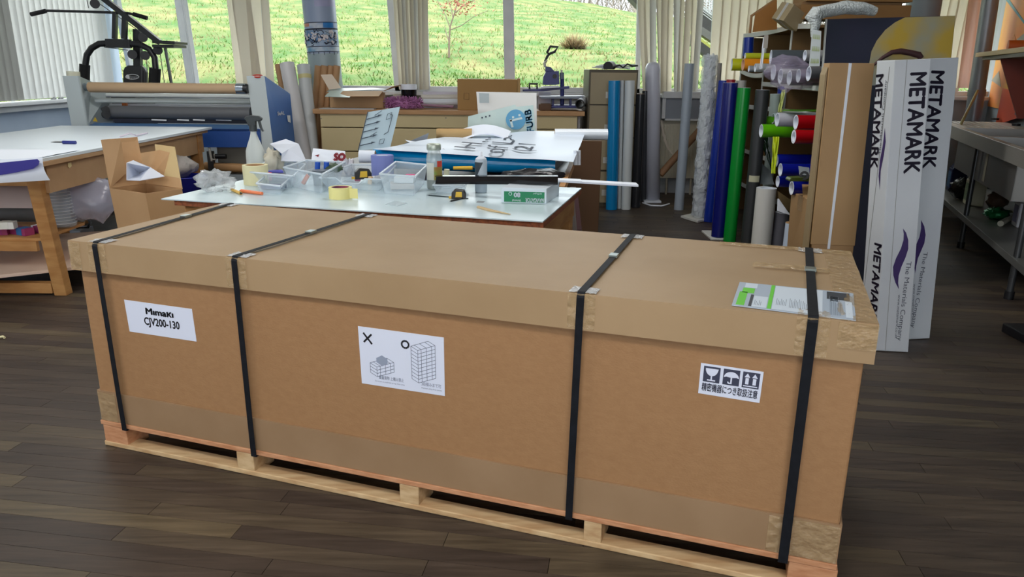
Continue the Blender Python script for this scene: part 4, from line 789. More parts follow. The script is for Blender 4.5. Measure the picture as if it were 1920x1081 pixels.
sbA, cA, _ = storage_bin([(463, 322), (550, 330), (572, 308), (505, 300)], .07, 'clear plastic bin holding purple and red packets, beside the spray bottle', z=ZF)
sbB, cB, _ = storage_bin([(532, 314), (604, 327), (646, 304), (575, 300)], .10, 'clear plastic bin with blue spools, a grey cup and an orange knife')
sbC, cC, _ = storage_bin([(599, 333), (718, 336), (742, 310), (658, 308)], .065, 'clear plastic bin with a dipped front holding a black tape measure', dip=True)
sbD, cD, _ = storage_bin([(712, 326), (778, 331), (801, 309), (742, 303)], .10, 'clear plastic bin of pale papers beside the glass jar')
sbE, cE, _ = storage_bin([(481, 344), (527, 349), (544, 333), (497, 329)], .045, 'small shallow clear tray holding dark pads, closest to the crate')
sbF, cF, _ = storage_bin([(676, 306), (788, 306), (796, 300), (684, 300)], .03, 'shallow clear tray lid behind the dipped bin', z=ZF + .05) if False else (None, None, None)
def put(c, dx, dy, dz=0): return V((c.x + dx, c.y + dy, ZF + .006 + dz))
def chunk(c, s, ang, mt, nm, label, cat, grp=None): return MB().box(c + UZ * s[2] / 2, s, Matrix.Rotation(math.radians(ang), 3, 'Z')).build(nm, mt, bevel=min(s) * .15, **T(label, cat, grp))
chunk(put(cA, -.03, .0), (.10, .05, .05), 20, M('violet_pack', (84, 88, 190), .4), 'packet', 'violet blue packet in the bin beside the spray bottle', 'packet')
chunk(put(cA, .03, -.045), (.10, .03, .04), -5, M('dark_pack', (74, 78, 88), .4), 'packet', 'dark grey packet lying in the bin beside the spray bottle', 'packet')
chunk(put(cA, -.045, -.045), (.035, .025, .045), 5, M('red_pack', (226, 66, 88), .4), 'packet', 'small red packet in the bin beside the spray bottle', 'packet')
chunk(put(cE, 0, 0), (.11, .06, .02), -8, M('slate_pad', (104, 112, 140), .5), 'pad', 'flat slate grey pad in the small shallow tray', 'pad')
MB().cyl(put(cB, .035, -.02), put(cB, .035, -.02, .075), .038, .044, n=20).build('cup', M('grey_cup', (104, 112, 120), .5), **T('dark grey cup inside the bin with blue spools', 'cup'))
for i, (dx, dy) in enumerate(((.0, .03), (.045, .035))): MB().cyl(put(cB, dx, dy, .0), put(cB, dx + .01, dy, .11), .014, n=12).build('spool', M('spool_blue', (24, 84, 190), .4), **T(('blue spool nearer the grey cup rim' , 'blue spool touching the green cable ties')[i], 'spool'))
k_ = thing('craft_knife', put(cB, -.03, -.055), 'bright orange knife standing slanted in the bin with blue spools', 'knife'); MB().tube([put(cB, -.05, -.055, .01), put(cB, -.02, -.055, .055)], [.012, .010], 8).build('handle', M('knife_orange', (246, 130, 66), .4), k_); MB().bb(put(cB, -.021, -.056, .05), put(cB, -.008, -.054, .075)).build('blade', dks, k_)
blob(cB.x + .09, cB.y + .04, ZF + .085, .045, .03, .022, M('dark_green_bits', (66, 84, 62), .5), 'cable_tie_bundle', T('dark green cable tie bundle heaped at the back of the bin with blue spools', 'bundle'), amp=.6, n=16, sc=5)
tpm = M('tape_measure_black', (32, 30, 30), .35); yel = M('tape_yellow', (222, 180, 52), .4)
def tapem(c, ang, label, s=1):
    t = thing('tape_measure', c, label, 'tape measure'); Rm = Matrix.Rotation(math.radians(ang), 3, 'Z')
    pl_ = [(-.045, 0), (.045, 0), (.048, .03), (.035, .055), (-.02, .062), (-.043, .04)]
    pr = [V(c) + Rm @ V((x * s, -.02 * s, z * s)) for x, z in pl_]; MB().prism(pr, Rm @ V((0, .04 * s, 0))).build('case', tpm, t, bevel=.004)
    pr = [V(c) + Rm @ V((x * s, -.0205 * s, z * s)) for x, z in ((-.02, .012), (.022, .012), (.022, .045), (-.015, .045))]; MB().prism(pr, Rm @ V((0, -.001, 0))).build('yellow_badge', yel, t); MB().box(V(c) + Rm @ V((-.052 * s, 0, .008 * s)), (.018 * s, .022 * s, .012 * s), Rm).build('tape_tip', yel, t)
tapem(put(cC, .0, -.01, .02), 20, 'black and yellow tape measure inside the bin with the dipped front', .95)
tapem(on2(860, 372), 0, 'black tape measure on the table in front of the small lidded tub', .75)
chunk(put(cC, .08, .03), (.09, .05, .03), 25, M('navy_pad', (70, 70, 110), .5), 'pad', 'dull navy pad inside the dipped bin, past the tape measure', 'pad')
chunk(put(cC, -.04, .05), (.03, .03, .05), 5, M('pinkish', (200, 120, 150), .5), 'eraser', 'pink block at the back of the dipped bin', 'block')
blob(cC.x + .08, cC.y - .05, ZF + .03, .04, .02, .02, M('bagged_bits', (190, 196, 204), .3, alpha=.7), 'bag_of_fixings', T('small clear bag of fixings in the dipped bin', 'bag'), amp=.5, n=14)
MB().cyl(put(cC, .045, -.06), put(cC, .05, -.058, .04), .012, n=12).build('beige_plug', M('beige_plug', (222, 186, 140), .5), **T('beige plug seen through the dipped bin\'s front', 'plug'))
for i, (c_, lb) in enumerate((((206, 198, 190), 'lowest pale card stack in the bin beside the jar'), ((222, 228, 232), 'white paper wad on the card stack in the bin beside the jar'))): chunk(put(cD, -.01 + .015 * i, -.03, .032 * i), (.12 - .02 * i, .08, .03), 10 - 14 * i, M('card_%d' % i, c_, .6), 'card_stack', lb, 'card stack')
chunk(put(cD, .02, .06, .03), (.05, .03, .03), 0, M('magenta_block', (222, 84, 140), .5), 'block', 'bright magenta block at the back of the bin beside the jar', 'block')
# crumpled bubble wrap
bw = M('bubble_wrap', (244, 248, 250), .1, alpha=.4, bump=1, scale=60, spec=.9)
pw_ = on2(405, 358); blob(pw_.x, pw_.y, ZF + .045, .09, .07, .05, bw, 'bubble_wrap', T('small crumpled heap of bubble wrap at the table\'s far end from the paper box', 'bubble wrap'), amp=.55, sc=2.8, n=34, zmin=ZF + .001)
def pen(a, b, r, mt, nm, label, cat, tip=None):
    t = thing(nm, V(a), label, cat); MB().tube([V(a) + UZ * r, V(b) + UZ * r], [r, r * .85], 8).build('barrel', mt, t)
    d = (V(b) - V(a)).normalized(); MB().tube([V(a) + UZ * r - d * .012, V(a) + UZ * r], [r * .25, r * .7], 8).build('tip', tip or blk_, t); return t
pen(on2(453, 361), on2(492, 366), .009, M('knife_orange2', (244, 132, 84), .4), 'craft_knife', 'orange snap blade knife lying on the white table by the shallow tray', 'knife')
pen(on2(452, 365), on2(434, 358), .008, M('pencil_yellow', (224, 178, 84), .5), 'pencil_stub', 'short yellow pencil stub lying beside the orange snap blade knife', 'pencil')
# spray bottle
o = on2(482, 326); sp = thing('spray_bottle', o, 'translucent white spray bottle with a dark grey trigger head', 'bottle')
S_ = 1.0; MB().lathe([(.0, 0), (.052, .002), (.054, .02), (.054, .10), (.052, .13), (.040, .165), (.026, .20), (.018, .225), (.016, .24)], o, n=24, sx=.62).build('bottle_body', M('spray_body', (222, 228, 224), .35, alpha=.86), sp)
dg_ = M('trigger_grey', (58, 64, 66), .45); zz_ = o.z + .24
MB().cyl((o.x, o.y, zz_), (o.x, o.y, zz_ + .035), .021, n=16).build('collar', dg_, sp)
MB().prism([V((o.x + x, o.y - .014, zz_ + z)) for x, z in ((-.022, .03), (.018, .03), (.02, .055), (.05, .058), (.056, .072), (.04, .084), (0, .088), (-.03, .082), (-.044, .07), (-.034, .058))], (0, .028, 0)).build('spray_head', dg_, sp, bevel=.004)
MB().prism([V((o.x + x, o.y - .007, zz_ + z)) for x, z in ((.03, .058), (.044, .058), (.05, .025), (.06, .0), (.052, -.002), (.038, .02))], (0, .014, 0)).build('trigger', dg_, sp, bevel=.002)
# masking tape stack + rolls
cream = M('masking_tape', (228, 220, 176), .6)
def taper(c, r, h, mt, label, ri=.76, nm='tape_roll', core=None, grp=None):
    t = thing(nm, c, label, 'tape', grp); MB().pipe(c, V(c) + UZ * h, r, r * ri, 28).build('tape_coil', mt, t)
    MB().pipe(V(c) + UZ * .0005, V(c) + UZ * (h - .001), r * ri - .0003, r * ri - .003, 28).build('core', core or kb, t); return t
o = on2(481, 345); taper(V((o.x, o.y, ZF)), .063, .05, cream, 'cream masking tape roll under another, in front of the spray bottle'); taper(V((o.x, o.y, ZF + .0505)), .064, .05, cream, 'cream masking tape roll on top of another in front of the spray bottle')
ylt = M('yellow_masking', (236, 226, 150), .55); o = on2(639, 371); t = taper(V((o.x, o.y, ZF)), .054, .052, ylt, 'pale yellow masking tape roll on its own near the crate edge', core=M('core_print', (40, 60, 110), .5, rgb2=(190, 80, 90), scale=14))
mb = MB(); mb.grid(lambda u, v: V((o.x + .048 + .04 * u, o.y - .028 - .008 * u, ZF + .004 + .046 * v)), 3, 2, .001); mb.build('loose_end', ylt, t)
pur = M('lilac_tape', (128, 138, 200), .55); o = P(717, 303, Y=4.2); t = taper(V((o.x, 4.2, ZF)), .062, .125 + .0, pur, 'wide lilac blue tape roll standing upright beside the white vinyl end', ri=.55, core=paper)
# crumpled film, paper with red letters
def sheet(pts, nm, mt, tags, parent=None, th=.0015, sub=10, wob=.006, seed=0):   # pts: 4 corners in order
    a, b, c_, d = [V(p) for p in pts]; n = (b - a).cross(d - a).normalized(); mb = MB()
    mb.grid(lambda u, v: a.lerp(b, u).lerp(d.lerp(c_, u), v) + n * wob * noise.noise(V((u * 3, v * 3, seed))), sub, sub, th); return mb.build(nm, mt, parent, **(tags or {}))
o1 = MB(); fw = M('crumpled_white', (216, 222, 234), .45)
pts_ = [P(506, 270, Y=4.3), P(536, 261, Y=4.35), P(560, 270, Y=4.3), P(575, 304, Y=4.15), P(527, 302, Y=4.1), P(528, 288, Y=4.12), P(541, 280, Y=4.2)]
o1.add(pts_, [(0, 1, 2, 6), (0, 6, 5), (6, 2, 3), (6, 3, 4, 5)]); oo = o1.build('crumpled_paper', fw, **T('stiff folded white paper standing behind the bin of purple packets', 'paper')); oo.modifiers.new('s', 'SOLIDIFY').thickness = .002
blob(P(512, 300, Y=4.2).x, 4.2, .83, .05, .04, .07, M('beige_tissue', (206, 200, 180), .6), 'tissue', T('beige scrunched tissue under the stiff folded white paper', 'tissue'), amp=.6, sc=2.5)
q = [P(583, 303, Y=4.22), P(648, 303, Y=4.25), P(647, 283, Y=4.3), P(587, 278, Y=4.3)]; rp = sheet(q, 'paper_print', paper, T('white paper with dark red lettering behind the bin of blue spools', 'paper'), wob=.004)
n_ = (q[1] - q[0]).cross(q[3] - q[0]).normalized(); n_ = n_ if n_.y < 0 else -n_
text('SO', P(626, 302, Y=4.24) + n_ * .008, V((1, 0, 0)), q[3] - q[0], .052, M('dark_red_ink', (140, 26, 44), .5), rp, wid=LEN(20, 4.24), bold=.06)
MB().prism([P(x, y, Y=4.24) + n_ * .008 for x, y in ((590, 293), (599, 291), (597, 296))], (0, .0005, 0)).build('red_mark', M('dark_red_ink'), rp)
blob(P(654, 295, Y=4.3).x, 4.3, .80, .03, .03, .045, M('white_tissue', (220, 220, 228), .5), 'tissue', T('white scrunched tissue beside the paper with dark red lettering', 'tissue'), amp=.7, sc=3)
# drawing on clear acetate
q = [P(672, 282, Y=4.5), P(731, 278, Y=4.5), P(750, 200, Y=4.62), P(690, 210, Y=4.62)]; ac = sheet(q, 'drawn_sheet', M('grey_acetate', (176, 196, 206), .25), T('grey blue sheet with drawn arrows propped behind the lilac tape', 'sheet'), wob=.003, th=.003)
def qa(s, t, k=.004): 
    p = q[0].lerp(q[1], s).lerp(q[3].lerp(q[2], s), t); n = (q[1] - q[0]).cross(q[3] - q[0]).normalized(); n = n if n.y < 0 else -n; return p + n * k
inkb = M('marker_ink', (60, 72, 86), .6)
mb = MB()
for t0 in (.12, .30, .47, .64, .80):
    mb.tube([qa(.02, t0), qa(.42, t0 + .05)], .0022, 4); mb.add([qa(.36, t0 + .015, .005), qa(.36, t0 + .075, .005), qa(.5, t0 + .06, .005)], [(0, 1, 2)])
mb.tube([qa(.7, .35), qa(.82, .4), qa(.83, .82), qa(.75, .84)], .0018, 4); mb.tube([qa(.66, .72), qa(.79, .74), qa(.79, .88), qa(.66, .86)], .0016, 4, True); mb.tube([qa(.62, .12), qa(.75, .13), qa(.76, .24), qa(.62, .23)], .0016, 4, True); mb.tube([qa(0, 0), qa(0, 1)], .003, 4)
for t0 in (.9, .36): mb.tube([qa(.25, t0 - .03), qa(.45, t0 + .07)], .0014, 4)
mb.build('arrow_drawing', inkb, ac)
# rolls lying on the bench
def hroll(p0, p1, rpx, Y0, Y1, mt, nm, label, cat='roll', core=kb, ri=.5, n=24):
    a, b = P(p0[0], p0[1], Y=Y0), P(p1[0], p1[1], Y=Y1); return MB().pipe(a, b, LEN(rpx, (Y0 + Y1) / 2), LEN(rpx, (Y0 + Y1) / 2) * ri, n, core).build(nm, mt, **T(label, cat))
blu = M('vinyl_sky_blue', (0, 132, 190), .22); hroll((700, 297), (1040, 311), 17, 4.42, 4.42, blu, 'vinyl_roll', 'sky blue vinyl roll lying across the bench under the lettered banner')
hroll((674, 292), (760, 292), 12, 4.5, 4.5, paper, 'paper_roll', 'white roll end beside the lilac tape, in front of the blue roll') if False else MB().pipe(P(674, 293, Y=4.34), P(704, 293.5, Y=4.34), LEN(11.5, 4.34), LEN(6, 4.34), 24, kb).build('vinyl_roll', paper, **T('short white roll end between the lilac tape and the drawn sheet', 'roll'))
hroll((819, 251), (885, 251), 10, 4.95, 4.95, M('brown_tube', (178, 146, 96), .6), 'cardboard_tube', 'brown tube end poking from under the crumpled banner', 'tube')
hroll((1040, 251.5), (1139, 252), 10, 5.05, 5.05, M('white_roll', (214, 222, 230), .3), 'paper_roll', 'white roll sticking out beyond the end of the bench towards the filing cabinet')
for i in range(2): MB().pipe(P(1079 + 6 * i, 282, Y=4.5 + .08 * i), P(1079 + 6 * i, 309, Y=4.5 + .08 * i), LEN(4, 4.5), LEN(2, 4.5), 16).build('paper_tube', paper, **T(('thin white tube standing at the bench end nearest the banner corner', 'second thin white tube at the bench end, just outside the first')[i], 'tube'))
# grey acrylic boards on edge
for i, (pts, lb) in enumerate(((((740, 282), (795, 282), (804, 249), (760, 268)), 'grey board leaning highest behind the blue roll'), (((755, 282), (820, 282), (830, 262), (780, 262)), 'darker grey board behind the blue roll, lower than its neighbour'))):
    q = [P(x, y, Y=4.85 + .1 * i) for x, y in pts]; MB().prism(q, (0, .006, 0)).build('acrylic_board', M('acrylic_%d' % i, ((150, 158, 170), (104, 110, 118))[i], .3), **T(lb, 'board'))
nb_(None, 'board_stack', M('stack_grey', (92, 98, 108), .45), 1.0, DL + .02, DW + .62, DW2 - .1, ZF, ZF + .09).update() if False else None
bs_ = [P(905, 305, z=ZF + .05), P(1040, 305, z=ZF + .05), P(1090, 262, z=ZF + .05), P(940, 262, z=ZF + .05)]; mb = MB(); mb.hexa([p - UZ * .049 for p in bs_], bs_); mb.build('board_stack', M('stack_grey', (110, 118, 128), .45), **T('low stack of grey boards under the lettered banner', 'board stack'))
# banner with letters
bc = [P(862, 300, Y=4.30), P(1078, 307, Y=4.28), P(1098, 246, Y=5.1), P(905, 252, Y=5.15)]; bc = [P(700, 283, Y=4.36), P(1075, 308, Y=4.30), P(1099, 244, Y=5.15), P(880, 250, Y=5.15)]
bc[0] += UZ * .012; bc[1] += UZ * .014
def bnf(u, v):
    a, b, c_, d = bc; u0 = .0; p = a.lerp(b, u).lerp(d.lerp(c_, u), v); cut = max(0, .35 - u) * 0
    return p + UZ * (.005 * math.sin(u * 9 + v * 3) * v + .008 * noise.noise(V((u * 4, v * 3, 2))))
bn = thing('banner', (bc[0] + bc[2]) / 2, 'white banner with thin black outlined lettering draped over the blue roll and boards', 'banner')
bnm = M('banner_white', (212, 224, 238), .4)
mb = MB(); mb.grid(bnf, 30, 16, .0015); mb.build('banner_sheet', bnm, bn)
def btext(s, px, py, ang, h, wd):
    n = (bc[1] - bc[0]).cross(bc[3] - bc[0]).normalized(); n = n if n.z > 0 else -n; o = PP(px, py, bc[0] + n * .022, n); o2 = PP(ang[0], ang[1], bc[0] + n * .022, n); xd = (o2 - o).normalized(); yd = n.cross(xd)
    text(s, o, xd, yd, h, M('banner_ink', (66, 74, 88), .6), bn, wid=(o2 - o).length)
btext('H...', 890, 279, (922, 258), .13, 0); btext('of La', 942, 288, (972, 258), .13, 0); btext('(21:30', 992, 284, (1020, 256), .11, 0); btext('Moon', 958, 257, (1000, 251), .05, 0)
sheet([P(760, 262, Y=4.75), P(865, 268, Y=4.8), P(872, 285, Y=4.45), P(790, 285, Y=4.45)], 'white_sheet', M('sheet_white', (206, 214, 232), .4, rgb2=(224, 230, 240), scale=5), T('crumpled white sheet lying in front of the grey boards', 'paper'), wob=.03, seed=5)
q = [P(868, 262, Y=4.9), P(950, 262, Y=4.9), P(958, 246, Y=5.0), P(868, 241, Y=5.0)]
mb = MB(); mb.grid(lambda u, v: (q[0].lerp(q[1], u).lerp(q[3].lerp(q[2], u), v)) + UZ * (.035 * math.sin(u * 3.1)), 14, 6, .0015); gs = mb.build('curled_print', M('gradient_print', (226, 234, 246), .4, rgb2=(84, 120, 210), scale=2.2, pos=(.5, .7)), **T('curled print fading from white to blue at the banner\'s far edge', 'print'))
# T sign paper and white board
bd = [P(902, 282, Y=5.35), P(1007, 281, Y=5.35), P(1006, 174, Y=5.42), P(893, 172, Y=5.42)]
wbd = thing('white_board', bd[0], 'plain white board with a pale grey square standing on the bench', 'board'); MB().prism(bd, (0, .006, 0)).build('panel', M('board_offwhite', (214, 214, 212), .5), wbd)
MB().prism([P(x, y, Y=5.345 + .0) for x, y in ((898, 174), (917, 175), (917, 193), (899, 193))], (0, .0005, 0)).build('grey_square', M('pale_grey_blue', (168, 178, 180), .5), wbd)
tq = [P(876, 246, Y=5.22), P(1008, 244, Y=5.22), P(1002, 197, Y=5.3), P(878, 218, Y=5.3)]
ts = thing('circle_logo_print', tq[0], 'pale green film print with a blue circle logo, slanting in front of the white board', 'print')
MB().prism([P(x, y, Y=5.26) for x, y in ((874, 286), (1008, 286), (1000, 197), (968, 200), (966, 196), (878, 218))], (0, .004, 0)).build('film_sheet', M('pale_green_film', (204, 222, 216), .4, rgb2=(190, 212, 208), scale=4), ts)
lbm = M('logo_blue', (90, 160, 200), .5); c_ = P(967, 224, Y=5.257); MB().cyl(c_, c_ - V((0, .002, 0)), LEN(18, 5.25), n=32).build('logo_disc', lbm, ts)
lw = M('logo_pale', (206, 224, 224), .5)
def px_poly(pts, Yv, nm, mt, par, off=.001): return MB().prism([P(x, y, Y=Yv) for x, y in pts], (0, off, 0)).build(nm, mt, par)
px_poly([(957, 228), (956, 225), (978, 219), (980, 223)][::1] , 5.2535, 'logo_bar', lw, ts); px_poly([(955, 224), (959, 223), (963, 238), (959, 239)], 5.2535, 'logo_bar', lw, ts)
for x, y in ((962, 220), (974, 216)): px_poly([(x - 2, y - 2), (x + 2, y - 2.3), (x + 2, y + 2), (x - 2, y + 2)], 5.2535, 'logo_dot', lw, ts)
text('FURB', P(1001, 246, Y=5.255), P(995, 205, Y=5.255) - P(1001, 246, Y=5.255), P(985, 208, Y=5.255) - P(995, 206, Y=5.255), .045, lbm, ts, wid=LEN(40, 5.25), bold=.03)
for x in (904, 911, 918): px_poly([(x - 1.5, 219 - (x - 904) * .25), (x + 1.5, 219 - (x - 904) * .25), (x + 1.5, 222 - (x - 904) * .25), (x - 1.5, 222 - (x - 904) * .25)], 5.255, 'print_mark', inkb, ts)
# jar, sealant, black profile, tub, boxes
o = on2(815, 354); jr = thing('glass_jar', o, 'tall glass jar with a patterned lid and red and green fruit label', 'jar')
gl = M('jar_glass', (216, 226, 222), .05, alpha=.42, spec=.9)
MB().lathe([(0, .001), (.036, .002), (.04, .01), (.04, .15), (.036, .172), (.031, .185), (.031, .2)], o, n=24).build('jar_glass_body', gl, jr); MB().lathe([(.034, .196), (.036, .2), (.036, .222), (.032, .227), (0, .228)], o, n=24).build('lid', M('jar_lid', (170, 180, 164), .35, rgb2=(200, 206, 196), scale=60, metal=.5), jr)
mb = MB(); mb.lathe([(0, .004), (.036, .005), (.036, .05), (0, .052)], o, n=16); mb.build('jar_contents', M('jar_contents', (96, 98, 92), .6, rgb2=(60, 62, 58), scale=60), jr)
lbq = MB(); A0 = -1.9
for (a0, a1, z0, z1, mt_) in ((-1.55, -.2, .05, .115, M('label_green', (120, 150, 60), .5, rgb2=(160, 120, 60), scale=30)), (-1.1, -.2, .115, .145, M('label_red', (206, 66, 50), .5)), (-2.6, -1.5, .05, .135, M('label_pale', (206, 208, 198), .5))):
    mb = MB(); mb.grid(lambda u, v: V((o.x + .0405 * math.cos(a0 + (a1 - a0) * u), o.y + .0405 * math.sin(a0 + (a1 - a0) * u), o.z + z0 + (z1 - z0) * v)), 8, 1); mb.build('jar_label', mt_, jr)
o = on2(902, 360); se = thing('sealant_bottle', o, 'white and dark grey bottle with a nozzle behind the black profile', 'bottle')
MB().lathe([(0, .001), (.028, .001), (.03, .006), (.03, .155), (.026, .165), (.016, .172)], o, n=24).build('bottle_body', M('sealant_body', (186, 198, 208), .4), se); MB().lathe([(.026, .16), (.027, .166), (.014, .176), (.008, .178), (.007, .2), (0, .2)], o, n=20).build('nozzle', paper, se)
mb = MB(); mb.grid(lambda u, v: V((o.x + .0305 * math.cos(-2.9 + 1.7 * u), o.y + .0305 * math.sin(-2.9 + 1.7 * u), o.z + .15 - (.11 * (1 - u) + .0) * v)), 10, 1); mb.build('dark_label', M('dark_label', (50, 62, 70), .4), se)
a, b = on2(816, 345, ZF + .045), on2(1046, 346, ZF + .075); pr = thing('black_profile', a, 'long gloss black channel profile resting on the small tub and the paper box', 'profile')
up_ = UZ * .038; dk_ = V((0, .045, 0)); MB().hexa([a, b, b + V((0, .003, 0)), a + V((0, .003, 0))], [a + up_ + V((.006, 0, 0)), b + up_, b + up_ + V((0, .003, 0)), a + up_ + V((.006, .003, 0))]).build('web', blkg, pr)
for z_ in (0, .035): MB().hexa([a + UZ * z_, b + UZ * z_, b + dk_ + UZ * z_, a + dk_ + UZ * z_], [a + UZ * (z_ + .003), b + UZ * (z_ + .003), b + dk_ + UZ * (z_ + .003), a + dk_ + UZ * (z_ + .003)]).build('flange', blkg, pr)
storage_bin([(812, 347), (868, 349), (878, 340), (822, 338)], .04, 'small rounded clear tub under the end of the black profile', nm='small_tub')
pen(on2(804, 367), on2(878, 373), .003, M('strip_dark', (44, 58, 62), .4), 'flat_strip', 'thin dark strip lying under the black tape measure', 'strip'); pen(on2(846, 378), on2(872, 372), .004, blk_, 'cable_end', 'short curved black cable end beside the black tape measure', 'cable'); 
ws = M('offcut_wood', (206, 178, 134), .6); t = thing('wooden_stick', on2(925, 395), 'thin pale wooden stick lying on the white table near the crate', 'stick'); MB().tube([on2(896, 388, ZF + .004), on2(918, 394, ZF + .004), on2(957, 401.5, ZF + .003)], [.007, .007, .002], 6).build('stick_shaft', ws, t)
sheet([on2(722, 383, ZF + .002), on2(745, 386, ZF + .002), on2(765, 380, ZF + .002), on2(740, 376, ZF + .002)], 'clear_offcut', M('clear_offcut', (214, 226, 230), .15, alpha=.6), T('small flat clear plastic offcut between the yellow tape and tape measure', 'offcut'), wob=.001, th=.003, sub=3)
sheet([on2(893, 379, ZF + .001), on2(906, 380, ZF + .001), on2(909, 377, ZF + .001), on2(896, 376, ZF + .001)], 'grey_chip', M('grey_chip', (140, 146, 150), .4), T('tiny grey sliver on the table below the sealant bottle', 'offcut'), wob=0, th=.001, sub=2)
# paper box
q = [on2(940, 379), on2(1024, 381.5), on2(1048, 366), on2(970, 362)]; hb = .068
nv = thing('paper_box', q[0], 'white paper carton with a green upside-down label under the black profile', 'box'); pbw = M('paper_box_white', (216, 226, 234), .4)
MB().hexa(q, [p + UZ * hb for p in q]).build('carton', pbw, nv, bevel=.001)
fx = (q[1] - q[0]).normalized(); fn_ = -V((-fx.y, fx.x, 0))
def NB(s, t, k=.0008): return q[0].lerp(q[1], s) + UZ * hb * t + fn_ * k
gn = M('label_deep_green', (18, 128, 82), .45); MB().prism([NB(.06, .05), NB(.96, .05), NB(.96, .76), NB(.06, .76)], fn_ * -.0005).build('green_label', gn, nv)
text('NAVIGATOR', NB(.95, .34, .0014), -fx, -UZ, .018, paper, nv, wid=.085, bold=.02); text('80', NB(.42, .68, .0014), -fx, -UZ, .02, paper, nv, wid=.028, bold=.03); text('Universal', NB(.44, .22, .0014), -fx, -UZ, .010, paper, nv, wid=.04); text('A4 75 g/m²', NB(.9, .7, .0014), -fx, -UZ, .007, paper, nv, wid=.04)
MB().tube([NB(.2 + .035 * math.cos(i), .6 + .12 * math.sin(i), .0014) for i in range(6)], .0012, 4, True).build('recycle_mark', paper, nv)
# white strips overhanging
for (a, b, wp, zz0, lb) in (((1040, 341), (1197, 350), 8, ZF + .06, 'long thin white strip reaching far past the table end'), ((1046, 341), (1091, 343), 9, ZF + .066, 'short white strip lying on top of the long one')):
    A1, B1 = on2(a[0], a[1], zz0), on2(b[0], b[1], zz0); d = V((0, .075, 0)); A1 = A1 - (B1 - A1) * (.25 if wp == 8 else .1); MB().hexa([A1, B1, B1 + d, A1 + d], [p + UZ * .009 for p in (A1, B1, B1 + d, A1 + d)]).build('white_strip', paper, **T(lb, 'strip'))
pen(P(886, 318.5, Y=4.2), P(850, 318.5, Y=4.2), .011, M('yellow_marker', (236, 190, 60), .4), 'yellow_tool', 'yellow tool handle between the jar and the sealant bottle', 'tool')
MB().cyl(P(837, 334, Y=3.95), P(838, 317, Y=3.95), .014, n=12).build('beige_tube', M('beige_cap', (206, 202, 170), .5), **T('small beige cylinder just beside the jar label', 'tube'))
chunk(V((P(868, 325, Y=4.1).x, 4.1, ZF)), (.10, .03, .03), 0, M('brown_block', (160, 120, 80), .6), 'wood_block', 'brown block under the yellow tool handle', 'block')
blob(P(1000, 312, Y=4.15).x, 4.15, .79, .17, .10, .035, M('black_film', (26, 24, 30), .3, bump=.6, scale=14), 'black_film', T('heap of shiny black film under the banner\'s near corner', 'film'), amp=.3, sc=2, zmin=ZF)
# ================================================================ drawer counter under the window
YC = 7.75; zc_ = P(800, 206, Y=YC).z; xl, xr = P(600, 230, Y=YC).x, P(1088, 230, Y=YC).x
cn = thing('drawer_unit', V(((xl + xr) / 2, 8.0, 0)), 'wide low cream drawer unit with a timber top under the window', 'drawer unit')
tp_m = M('counter_timber', (186, 142, 96), .5, rgb2=(172, 128, 84), scale=4, stretch=(1, 10, 10)); crm = M('drawer_cream', (206, 188, 142), .5, rgb2=(198, 180, 136), scale=2); cre = M('carcass', (170, 140, 98), .6)
MB().bb((xl - .06, YC - .03, zc_ - .045), (xr + .04, 8.19, zc_)).build('top', tp_m, cn, bevel=.004)
MB().bb((xl, YC + .02, .05), (xl + .025, 8.17, zc_ - .046)).build('side_panel', cre, cn); MB().bb((xr - .025, YC + .02, .05), (xr, 8.17, zc_ - .046)).build('side_panel', M('panel_grey', (150, 146, 146), .6), cn); MB().bb((xl + .03, 8.14, .05), (xr - .03, 8.16, zc_ - .05)).build('back_panel', cre, cn)
ys_ = [212, 240.5, 285, 330, 375]; zs_ = [P(800, y, Y=YC).z for y in ys_]; zs_[-1] = .08
for k in range(4): MB().bb((xl + .006, YC, zs_[k + 1] + .006), (xr - .03, YC + .02, zs_[k] - .004)).build('drawer_front', crm, cn, bevel=.003)
MB().bb((xl + .02, YC + .04, 0), (xr - .02, 8.13, .05)).build('plinth', blk_, cn)
for px_, py_ in ((602, 222), (1087, 228), (836, 221)): MB().cyl(P(px_, py_, Y=YC - .004), P(px_, py_, Y=YC + .002), .006, n=8).build('screw', dks, cn)
def oc_(px, py, Yv, dz=0): p = P(px, py, Y=Yv); return p
# open box on the counter
zt = zc_; a0, a1 = P(620, 198, Y=7.95).x, P(719, 198, Y=7.95).x
ob = thing('open_box', V(((a0 + a1) / 2, 8.05, zt)), 'shallow open cardboard box with grey cards spilling over its flaps on the drawer unit', 'box')
zb = P(660, 173, Y=7.9).z
for nm_, p0, p1 in (('side', (a0, 7.9, zt), (a1, 7.905, zb)), ('side', (a0, 8.05, zt), (a1, 8.055, zb)), ('side', (a0, 7.9, zt), (a0 + .005, 8.05, zb)), ('side', (a1, 7.9, zt), (a1 + .005, 8.05, zb)), ('bottom', (a0, 7.9, zt + .001), (a1, 8.05, zt + .006))): MB().bb(p0, p1).build(nm_, kb, ob)
def flp(pts, mt=kb, nm='flap', par=ob, off=(0, 0, .004)): return MB().prism([P(x, y, Y=yy) for x, y, yy in pts], off).build(nm, mt, par)
flp([(601, 140, 7.95), (622, 139, 7.95), (640, 165, 7.95), (617, 168, 7.95)], M('card_pale', (224, 206, 186), .6), off=(0, .004, 0)); flp([(620, 181, 7.7), (710, 181, 7.7), (718, 171, 7.9), (622, 171, 7.9)]); flp([(719, 171, 7.92), (735, 163, 7.92), (763, 157, 8.15), (737, 165, 8.2)])
